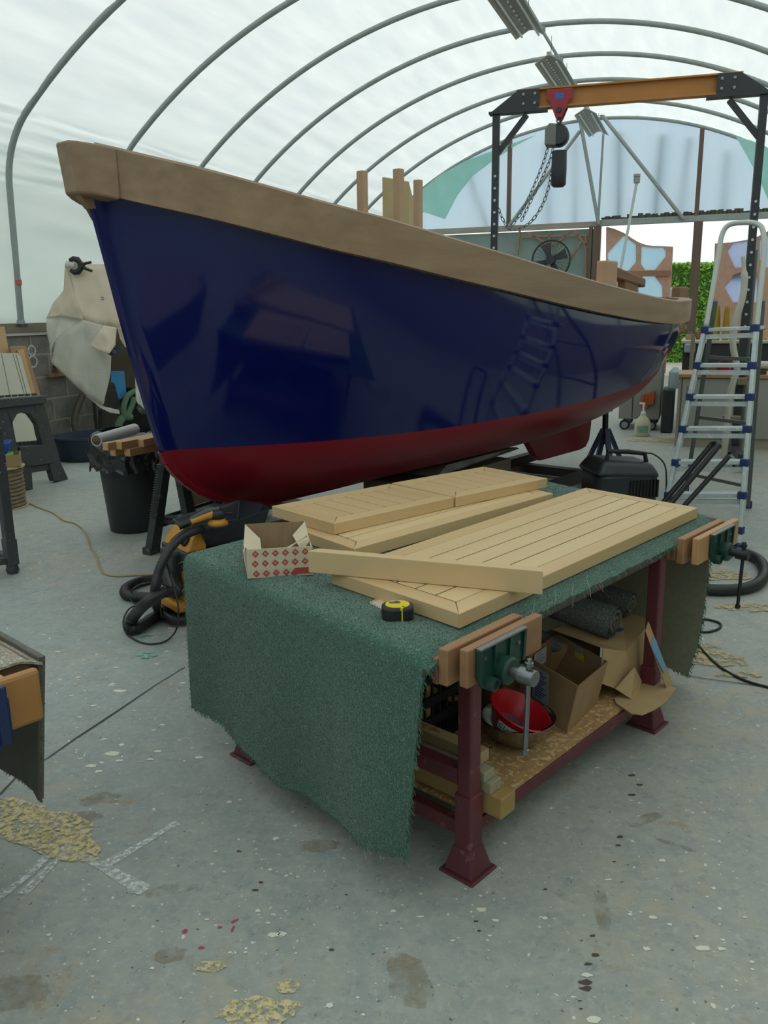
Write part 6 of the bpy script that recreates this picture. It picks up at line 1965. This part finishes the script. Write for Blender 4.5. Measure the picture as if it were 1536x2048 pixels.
# ceiling lights
m_lamp = mat('lamp_enamel', 'a7a79c', .5, var='96968b', scale=5); m_slot = mat('lamp_slot', 'e8ecea', .5)
labs = ['long twin fluorescent light fitting nearest the camera under the ridge', 'middle twin fluorescent light fitting, hanging just above the lifting beam', 'farthest twin fluorescent light fitting, seen below the lifting beam']
for i, (a, b) in enumerate((((1000, -60), (1062, 68)), ((1098, 118), (1136, 180)), ((1166, 218), (1198, 268)))):
    zl = RIDGE - .42
    A_, B_ = TUN.on(*a, z=zl), TUN.on(*b, z=zl)
    x0 = (A_.x + B_.x) / 2; Ly = max(1.2, min(2.2, B_.y - A_.y)); yB = B_.y
    lt = thing('ceiling_light', labs[i], 'light', TUN.sub(B_.x, yB - Ly, zl), 'fluorescent fittings under the ridge')
    for nm, pts in (('reflector', [(-.20, -.05), (-.02, .05), (-.02, .058), (-.20, -.042)]), ('reflector', [(.20, -.05), (.02, .05), (.02, .058), (.20, -.042)])):
        g = G(); g.prism(pts, 0, Ly, Matrix(((1, 0, 0, 0), (0, 0, 1, 0), (0, 1, 0, 0), (0, 0, 0, 1)))); rf_ = g.obj(nm, m_lamp, lt)
        if pts[0][0] < 0:
            for k in range(12):
                y = .08 + k * (Ly - .16) / 12; g = G(); g.hexa([(-.055, y, .022), (-.035, y, .033), (-.035, y + (Ly - .2) / 22, .033), (-.055, y + (Ly - .2) / 22, .022), (-.055, y, .028), (-.035, y, .039), (-.035, y + (Ly - .2) / 22, .039), (-.055, y + (Ly - .2) / 22, .028)])
                g.v = [(x, yy, z - .006) for x, yy, z in g.v]; g.obj('slot', m_slot, rf_)
    g = G(); g.box(-.03, .03, 0, Ly, .045, .10); g.obj('spine', m_lamp, lt)
    for x in (-.11, .11):
        g = G(); g.cyl((x, .04, -.035), (x, Ly - .04, -.035), .014, n=10); g.obj('tube', mat('tube_glass', 'd6dad8', .3), lt, smooth=40)
    for y in (.2, Ly - .2):
        g = G(); g.cyl((0, y, .10), (.0, y, .36), .004, n=5); g.obj('hanger', m_dsteel, lt)

# wall fan seen over the gunwale
pf_ = gp(1102, 520, .35)
fan = thing('fan', 'round black caged fan mounted behind the gunwale beside the doorway', 'fan', TUN.sub(pf_.x, pf_.y, pf_.z))
Rf = abs(gp(1140, 520, .35).x - pf_.x)
RX = Matrix.Rotation(math.pi / 2, 4, 'X')
g = G(); g.tube([(Rf * math.cos(q), 0, Rf * math.sin(q)) for q in [2 * math.pi * i / 32 for i in range(32)]], .02, 6, closed=True); g.obj('rim', m_gb, fan)
for k in range(14):
    q = math.pi * k / 14
    g = G(); g.cyl((Rf * math.cos(q), -.05, Rf * math.sin(q)), (-Rf * math.cos(q), -.05, -Rf * math.sin(q)), .005, n=4); g.obj('cage_wire', m_gb, fan)
for k in range(4):
    q = math.pi / 2 * k + .4
    g = G(); g.prism([(.05, -.03), (Rf * .85, -.12), (Rf * .88, .1), (.05, .05)], -.01, .01, RX @ Matrix.Rotation(q, 4, 'Z')); g.obj('blade', mat('fan_blade', '3b4042', .5), fan)
g = G(); g.lathe([(0, -.08), (.1, -.08), (.1, .12), (0, .12)], 16, M=RX); g.obj('motor', m_gb, fan)
g = G(); g.box(-.03, .03, .05, .3, -.05, .05); g.obj('bracket', m_gb, fan)

# step ladder
fR = at_z(1478, 1110); fL = at_z(1316, 1080)
dl = (fR - fL); dl.z = 0; dl.normalize()
back = Vector((-dl.y, dl.x, 0))
if back.y < 0: back = -back
lean_ = math.radians(15)
nl = back * math.cos(lean_) - Vector((0, 0, 1)) * math.sin(lean_)
def lp_(u, v): return at_plane(u, v, fR, nl)
LM = Matrix.Translation(fR); LI = LM.inverted()
lad = thing('step_ladder', 'paint-spattered aluminium step ladder with blue joints and tall handrail at the right', 'ladder', LM)
m_alu = mat('ladder_aluminium', 'ccd6d4', .4, metal=.1, var='b4c0be', scale=14, amt=.5, speck='d9dcd4', sscale=40, samt=.62)
m_bluej = mat('ladder_blue', '27386b', .5); m_gl = mat('ladder_grey', '6f7573', .5, metal=.2)
def L3(p): return LI @ p
R0, R1, RT = lp_(1478, 1110), lp_(1513, 655), lp_(1527, 480)
L0, L1, LT = fL, lp_(1411, 655), lp_(1441, 500)
g = G(); g.beam(L3(R0), L3(R1), .028, .045, up=nl); g.obj('stile', m_alu, lad, bev=.006)
g = G(); g.beam(L3(L0), L3(L1), .028, .045, up=nl); g.obj('stile', m_alu, lad, bev=.006)
g = G(); g.tube([L3(q) for q in catmull([L1, lp_(1425, 580), lp_(1437, 510), lp_(1444, 470), lp_(1458, 450), lp_(1490, 445), lp_(1517, 449), lp_(1527, 468), lp_(1527, 520), lp_(1520, 590), R1], 6)], .017, 10); g.obj('handrail', mat('rail_tube', 'bcc3ba', .4, metal=.1), lad, smooth='all')
ys = [660, 731, 794, 858, 925, 990, 1060]
def xl(v): return 1411 + (v - 655) * (1316 - 1411) / (1080 - 655)
def xr(v): return 1513 + (v - 655) * (1478 - 1513) / (1110 - 655)
for i, v in enumerate(ys):
    a, b = lp_(xl(v) + 2, v), lp_(xr(v) - 2, v - (4 if i < 1 else 0))
    d = (b - a); wdt = .09 if i else .16
    g = G(); a2, b2 = L3(a), L3(b)
    u_ = back * wdt
    g.hexa([a2 - back * .02 - Vector((0, 0, .012)), b2 - back * .02 - Vector((0, 0, .012)), b2 + u_ - Vector((0, 0, .012)), a2 + u_ - Vector((0, 0, .012)),
            a2 - back * .02 + Vector((0, 0, .012)), b2 - back * .02 + Vector((0, 0, .012)), b2 + u_ + Vector((0, 0, .012)), a2 + u_ + Vector((0, 0, .012))])
    trd = g.obj('tread', m_alu, lad, bev=.003)
    g = G(); g.beam(a2 + back * .0 - Vector((0, 0, .045)), b2 + back * .0 - Vector((0, 0, .045)), .02, .03); g.obj('tread_edge', m_alu, trd)
    for p in (a2, b2):
        g = G(); g.cbox(tuple(p - back * .005), (.05, .05, .05), Matrix.Rotation(math.atan2(dl.y, dl.x), 3, 'Z')); g.obj('joint', m_bluej, trd, bev=.006)
rR = at_z(1496, 1016); rL = at_z(1371, 985)
tR, tL = lp_(1519, 600) + back * .06, lp_(1424, 600) + back * .06
for a, b in ((rR, tR), (rL, tL)):
    g = G(); g.beam(L3(a), L3(b), .03, .03); rs_ = g.obj('rear_stile', m_gl, lad, bev=.004)
    g = G(); g.cbox(tuple(L3(a) + Vector((0, 0, .03))), (.045, .045, .06)); g.obj('foot', m_bluej, rs_, bev=.006)
for t in (.12, .45, .75):
    g = G(); g.beam(L3(rR.lerp(tR, t)), L3(rL.lerp(tL, t)), .015, .025); g.obj('rear_bar', m_gl, lad)
for a in (fR, fL):
    g = G(); g.cbox(tuple(L3(a) + Vector((0, 0, .04))), (.055, .055, .08)); g.obj('foot', m_bluej, lad, bev=.008)

# pale hose and grey tube tied to the right gantry post
gy_ = -.16
m_pale = mat('pale_hose', 'c6c4b4', .5, var='b6b3a2', scale=5)
hz2 = thing('wrapped_hose', 'pale wrapped hose tied up the right post of the gantry behind the ladder', 'hose', GF.M)
g = G(); g.tube(catmull([gpt(1486, 512, gy_), gpt(1489, 560, gy_), gpt(1484, 600, gy_), gpt(1469, 650, gy_), gpt(1466, 690, gy_), gpt(1474, 735, gy_), gpt(1470, 755, gy_), gpt(1460, 790, gy_), gpt(1456, 835, gy_), gpt(1451, 880, gy_), gpt(1447, 925, gy_)], 8), [.02] * 6 + [.045] * 0 + [.032] * 75, 10); g.obj('hose', m_pale, hz2, smooth='all')
for v_, u_ in ((762, 1475), (838, 1461)):
    p = gpt(u_, v_, gy_ * .6); g = G(); g.lathe([(.085, -.03), (.085, .03)], 14, sy=1.3); g.obj('tie_band', mat('tape_band', '7c715e', .7), hz2, M=GF.sub(p.x + .01, gy_ * .5, p.z))
g = G(); g.cyl(gpt(1512, 500, .12), gpt(1478, 925, .12), .02, n=8); g.obj('grey_tube', mat('tube_grey', '6b6f6e', .5, metal=.3), hz2, smooth=40)

# second vacuum, black, and a hand trolley handle
pv2 = at_z(1256, 1040)
V2 = Frame(pv2.x, pv2.y, math.radians(8))
v2_ = thing('vacuum_cleaner', 'dark grey rounded workshop vacuum behind the far end of the workbench', 'vacuum', V2.M)
m_dg = mat('vac_slate', '363c3f', .4, var='2f3538', scale=3)
zt = V2.on(1250, 922, y=0).z
g = G(); g.prism(rr(.50, .40, .10, cx=.0, cy=.2), .06, zt - .10); g.obj('tank', m_dg, v2_, bev=.03, seg=3, smooth=50)
g = G(); g.hexa([(-.27, -.02, zt - .11), (.25, -.02, zt - .14), (.25, .42, zt - .14), (-.27, .42, zt - .11), (-.20, .05, zt + .0), (.19, .04, zt - .03), (.19, .36, zt - .03), (-.20, .36, zt)]); g.obj('lid', m_dg, v2_, bev=.04, seg=4, smooth=50)
g = G(); g.tube([(-.15, .1, zt - .02), (-.14, .1, zt + .06), (.02, .1, zt + .05), (.15, .1, zt + .03), (.17, .1, zt - .06)], .018, 8); g.obj('handle', m_blk, v2_, smooth=50)
g = G(); g.tube(catmull([(.12, .08, zt + .04), (.2, .05, zt + .03), (.27, .0, zt - .06), (.28, -.02, zt - .3)], 6), .006, 6); g.obj('cable', m_blk, v2_)
for k in range(9):
    g = G(); g.box(.0 + k * .026, .014 + k * .026, -.012, .01, zt - .28, zt - .15); g.obj('vent_slot', m_blk, v2_)
for x in (-.2, .2):
    for y in (.05, .35):
        wheel(v2_, (x, y, .04), .04, .03, name='castor', rim=m_blk)
hd0, hd1 = at_d(1347, 1000, 5.0), at_d(1434, 896, 4.95)
dd = (hd1 - hd0).normalized(); low = hd0 - dd * ((hd0.z - .06) / dd.z)
ht = thing('hand_trolley', 'black tubular push handle of a trolley leaning in front of the ladder', 'trolley', Matrix.Translation((low.x, low.y, 0)))
o_ = Vector((low.x, low.y, 0)); sd2 = Vector((.035, .16, 0))
g = G(); g.tube([low - o_, hd1 - o_ - dd * .03, hd1 - o_ + Vector((.012, .01, .012)), hd1 - o_ + sd2 * .5 + dd * .02, hd1 + sd2 - o_, low + sd2 - o_], .017, 10); g.obj('handle', m_blk, ht, smooth=40)
g = G(); g.tube([low - o_ + Vector((.075, 0, 0)), hd1 - o_ + Vector((.075, 0, -.05))], .015, 10); g.obj('handle_bar', m_blk, ht, smooth=40)
g = G(); g.box(-.1, .2, -.05, .25, .03, .07); g.obj('deck', m_blk, ht)
for y in (0, .2):
    wheel(ht, (.05, y, .05), .05, .03, rim=m_blk)

# hose and cables on the floor at the right
P = [at_z(u, v, .033) for u, v in ((1385, 1170), (1412, 1178), (1450, 1180), (1492, 1176), (1520, 1163), (1529, 1143), (1520, 1122), (1500, 1110), (1470, 1100), (1440, 1096), (1400, 1092), (1350, 1080))]
g = G(); pc_ = catmull(P, 14); g.tube(pc_, [.031 * (1 + (.05 if i % 2 else -.05)) for i in range(len(pc_))], 10)
g.obj('floor_hose', m_hose, smooth=60, label='thick black hose looping over the floor beyond the far vise', cat='hose')
P = [at_z(u, v, .006) for u, v in ((1385, 1262), (1415, 1264), (1438, 1257), (1440, 1247), (1420, 1240), (1400, 1239), (1375, 1243))]
g = G(); g.tube(catmull(P, 8), .006, 6); g.obj('floor_cable', m_blk, smooth='all', label='small loop of black cable on the floor right of the bench', cat='cable')
P = [at_z(u, v, .006) for u, v in ((1375, 1262), (1392, 1284), (1410, 1306), (1435, 1330), (1470, 1352), (1505, 1366), (1550, 1378), (1620, 1400))]
g = G(); g.tube(catmull(P, 8), .006, 6); g.obj('floor_cable', m_blk, smooth='all', label='long black cable running off the right edge past the sawdust', cat='cable')

# jug, cart, cabinet, counter
pj = at_z(1283, 874)
jug = thing('jug', 'white plastic pump jug with green label on the floor beneath the stern', 'bottle', TUN.M @ Matrix.Translation(TUN.I @ pj + Vector((0, .08, 0))))
m_jug = mat('jug_plastic', 'd3cfb5', .4, transl=.15)
g = G(); g.lathe([(0, 0), (.085, 0), (.095, .01), (.095, .15), (.08, .20), (.035, .25), (.03, .27), (0, .27)], 24, sy=.75); g.obj('body', m_jug, jug, smooth=40)
g = G(); g.cyl((0, 0, .27), (0, 0, .30), .03, n=14); g.cyl((0, 0, .30), (0, 0, .40), .012, n=8); g.box(-.05, .015, -.012, .012, .39, .41); g.obj('pump', mat('pump_white', 'dfe1dd', .5), jug, kind='stuff')
g = G(); n = 10
g.add([q for i in range(n + 1) for q in [(.0962 * math.cos(math.radians(230 + 8.5 * i)), .073 * math.sin(math.radians(230 + 8.5 * i)), z) for z in (.05, .135)]], [(2 * i, 2 * i + 2, 2 * i + 3, 2 * i + 1) for i in range(n)])
g.obj('green_label', mat('green_label', '5d8f6e', .6, var='8fb59a', scale=30), jug)
yc = 2.95
def tp_(u, v, y): return TUN.on(u, v, y=y)
a, b = tp_(1236, 850, yc), tp_(1318, 852, yc)
cart_ = thing('tool_cart', 'grey steel cart on castors behind the white jug', 'cart', TUN.sub(a.x, yc, 0))
Wc_ = b.x - a.x; m_gcart = mat('cart_grey', '8b8c84', .5, var='7f8078', scale=4)
g = G(); g.box(0, Wc_, 0, .7, .14, .95); g.obj('body', m_gcart, cart_, bev=.01)
g = G(); g.box(Wc_ * .32, Wc_ * .34, -.006, 0, .16, .93); g.obj('door_gap', m_gb, cart_)
g = G(); g.box(-.02, Wc_ + .02, -.02, .72, .95, .98); g.obj('top', m_jaw1, cart_)
for x in (.08, Wc_ - .1):
    for y in (.02, .6):
        wheel(cart_, (x, y, .065), .065, .04, name='castor', rim=mat('grey_rim', '87898a', .5))
for k, (u, v0, v1) in enumerate(((1287, 790, 812), (1294, 788, 816), (1301, 785, 810), (1307, 783, 808))):
    p0, p1 = tp_(u, v0, yc - .06), tp_(u, v1, yc - .06)
    g = G(); g.tube([(0, 0, 0), (.0, 0, p0.z - p1.z)], .025, 8)
    g.obj('clamp_handle', mat('orange_plastic', 'a4502c', .5), M=TUN.sub(p0.x, yc - .04, p1.z), smooth=40, label=('leftmost', 'second from left', 'third from left', 'rightmost')[k] + ' orange clamp handle hanging on the grey cart', cat='clamp', group='orange clamp handles on the grey cart')
# dark clutter between the cart and the cabinet
a, b = tp_(1320, 860, 2.7), tp_(1344, 862, 2.7)
g = G(); g.box(0, b.x - a.x, 0, .4, 0, .55); g.obj('tool_box', m_gb, M=TUN.sub(a.x, 2.75, 0), bev=.02, label='black box on the floor between the grey cart and the cabinet', cat='box')
g = G(); g.lathe([(0, 0), (.07, 0), (.075, .02), (.075, .2), (.02, .26), (0, .26)], 16); g.obj('spray_bottle', mat('clear_blue', '93a6ab', .3), M=TUN.sub(a.x + .13, 2.9, .551), smooth=40, label='pale bottle standing on the black box beside the cabinet', cat='bottle')
m_cab = mat('cabinet_grey', 'a2a29a', .45, var='96968e', scale=2)
yk = 1.70
k0 = tp_(1354, 893, yk); k1x = WID - .35
ztc = tp_(1400, 755, yk).z
cab = thing('cabinet', 'long grey base cabinet with wooden top behind the ladder', 'cabinet', TUN.sub(k0.x, yk, 0))
Lk = k1x - k0.x
g = G(); g.box(.0, Lk, .02, .62, .1, ztc); g.obj('body', m_cab, cab)
g = G(); g.box(-.03, -.001, -.01, .64, .02, ztc + .03); g.obj('end_panel', mat('cabinet_end', '9a8f7b', .6), cab)
for i in range(4):
    x0 = .01 + i * (Lk - .02) / 4; g = G(); g.box(x0 + .004, x0 + (Lk - .02) / 4 - .004, -.0, .019, .12, ztc - .01); dr = g.obj('door', m_cab, cab, bev=.003)
    g = G(); g.box(x0 + .05, x0 + .09, -.006, -.0, ztc - .25, ztc - .1); g.obj('handle', mat('handle_grey', '7a7a74', .5), dr)
g = G(); g.box(.03, Lk, .03, .6, .0, .1); g.obj('plinth', mat('plinth_cream', 'a49c86', .7), cab)
g = G(); g.box(-.04, Lk + .02, -.03, .66, ztc, ztc + .035); g.obj('worktop', wood('worktop_wood', 'b08c62', '9c7950', 'x', 6), cab)
zc = ztc + .0355
def onc(name, label, cat, u, y, w_, d_, h_, m_, grp=None, bev=.01):
    p = TUN.on(u, 748, y=yk + y); g = G(); g.box(-w_ / 2, w_ / 2, 0, d_, 0, h_)
    o = g.obj(name, m_, M=TUN.sub(p.x, yk + y, zc), bev=bev, label=label, cat=cat)
    if grp: o['group'] = grp
    return o
onc('wooden_box', 'small brown slotted box on the wooden worktop behind the ladder', 'box', 1420, .05, .12, .12, .08, mat('box_brown', '6b4230', .7, var='8c6444', scale=30))
p = TUN.on(1448, 748, y=yk + .1)
rc_ = thing('container', 'red plastic container on the wooden worktop behind the ladder', 'container', TUN.sub(p.x, yk + .14, zc))
g = G(); g.lathe([(0, 0), (.06, 0), (.075, .10), (.08, .10), (.08, .11), (.07, .11), (.055, .01), (0, .01)], 20); g.obj('tub', m_red, rc_, smooth=40)
g = G(); g.tube([(.075 * math.cos(q), .0, .10 + .05 * math.sin(q)) for q in [math.pi * i / 10 for i in range(11)]], .005, 6); g.obj('handle', m_red, rc_)
onc('cloth', 'folded pink cloth beside the red container on the worktop', 'cloth', 1433, .0, .07, .1, .03, mat('pink_cloth', 'c08d82', .9))
onc('box', 'dark wooden block on the worktop at the right edge', 'block', 1517, .05, .16, .12, .05, mat('dark_block', '4a3c30', .8))
g = G(); g.cyl((-.09, 0, .045), (.09, 0, .045), .045, n=16); p = TUN.on(1518, 735, y=yk + .1); g.obj('paper_roll', mat('roll_white', 'c4c0b2', .8), M=TUN.sub(p.x, yk + .11, zc + .051), smooth=40, label='white paper roll lying on the dark block at the right edge', cat='roll')
# tall dark counter behind
yq = 3.6
q0 = tp_(1366, 700, yq); zq = tp_(1450, 682, yq).z
cnt = thing('counter', 'tall dark counter cluttered with tools in front of the open doors', 'counter', TUN.sub(q0.x, yq, 0))
Lq = WID - .2 - q0.x
g = G(); g.box(0, Lq, .03, 1.3, 0, zq - .03); g.obj('body', mat('counter_black', '2f3332', .6, var='272a2a', scale=2), cnt)
g = G(); g.box(-.03, Lq, 0, 1.35, zq - .03, zq); g.obj('worktop', mat('counter_top', 'b2ab98', .6, var='a09a88', scale=4), cnt)
p = tp_(1378, 695, yq); g = G(); g.box(p.x - q0.x - .06, p.x - q0.x + .08, -.05, .03, p.z - .07, p.z + .05); g.obj('socket_box', mat('socket_grey', '8f979a', .5), cnt, bev=.02)
rnd = random.Random(9)
cols = ['b18a66', '8b6a4c', 'c9b79a', '6c6a64', '9c5a3c', 'a7a6a0', 'c7a27c', '55585a']
desc = ['tan', 'brown', 'cream', 'grey', 'reddish', 'pale grey', 'light tan', 'dark grey']
pos = ['left of the ladder', 'behind the left ladder stile', 'left of the yellow bags', 'right of the yellow bags', 'beside the pale hose', 'right of the gantry post', 'behind the right ladder stile', 'nearest the right edge']
us = [1380, 1399, 1418, 1466, 1485, 1504, 1524, 1548]
for i, u in enumerate(us):
    y = yq + .35 + rnd.uniform(0, .3)
    p = tp_(u, 670, y)
    w_, h_ = rnd.uniform(.09, .14), rnd.uniform(.05, .16)
    g = G(); g.box(-w_ / 2, w_ / 2, 0, .2, 0, h_); g.box(-w_ / 2 + .02, w_ / 2 - .03, .02, .12, h_, h_ + .03)
    g.v = [(x, yy, max(z, 0)) for x, yy, z in g.v]
    bxx = thing('tool_tray', '%s tool tray on the dark counter, %s' % (desc[i], pos[i]), 'tray', TUN.sub(p.x, y, zq + .001), 'trays on the dark counter')
    g = G(); g.box(-w_ / 2, w_ / 2, 0, .2, 0, h_); g.obj('tray_body', mat('tray_' + desc[i].replace(' ', '_'), cols[i], .7), bxx, bev=.008)
    g = G(); g.box(-w_ / 2 + .02, w_ / 2 - .03, .03, .14, h_ + .0005, h_ + .03); g.obj('contents', mat('tray_' + desc[(i + 3) % 8].replace(' ', '_'), cols[(i + 3) % 8], .7), bxx)
for u, v0, v1, w_, lb in ((1431, 612, 668, .15, 'wider yellow bag standing on the dark counter seen through the ladder'), (1455, 614, 662, .08, 'narrower yellow bag standing on the dark counter, right of the wide one')):
    y = yq + .3; p0, p1 = tp_(u, v0, y), tp_(u, v1, y)
    hb = p0.z - zq
    g = G(); g.grid(lambda a, b: ((.5 + .5 * (1 - b) ** .5 * .6 + .12 * math.sin(a * 25)) * w_ / 1.6 * math.cos(6.2832 * a), .06 * math.sin(6.2832 * a), hb * b + .015 * math.sin(a * 30) * b), 24, 8)
    g.obj('bag', mat('yellow_bag', 'b29a2c', .5, var='9f8822', scale=9, transl=.2), M=TUN.sub(p0.x, y, zq + .001), smooth='all', label=lb, cat='bag')
# boards and posts along the back, left of the counter
for u, w_, hgt_, lb in ((1330, .05, 1.75, 'thin pale board standing upright between the boat and the counter'),):
    p = tp_(u, 780, 3.3); g = G(); g.box(-w_ / 2, w_ / 2, 0, .03, 0, 1.2); g.obj('board', m_oldwood, M=TUN.sub(p.x + .3, 3.2, 0), label=lb, cat='board')
# pole with finial standing in the boat
a, b = BOAT.on(1312, 362, y=-.1), BOAT.on(1284, 512, y=-.1)
pm_ = thing('flag_staff', 'slim pale pole with a round cap leaning up from the stern of the boat', 'pole', BOAT.sub(b.x, .1, 1.26))
o_ = Vector((b.x, .1, 1.26)); bb_ = a + (b - a) * ((a.z - 1.262) / (a.z - b.z))
bb_.y = .1; a.y = .1
g = G(); g.cyl(bb_ - o_, a - o_, .014, n=10); g.obj('pole', mat('pole_white', 'b9c1bd', .5), pm_, smooth=40)
g = G(); g.lathe([(0, 0), (.03, 0), (.034, .03), (.034, .05), (.025, .055), (.034, .06), (.034, .085), (0, .09)], 14, M=Matrix.Translation(a - o_)); g.obj('cap', mat('cap_grey', '9aa09b', .5), pm_, smooth=40)
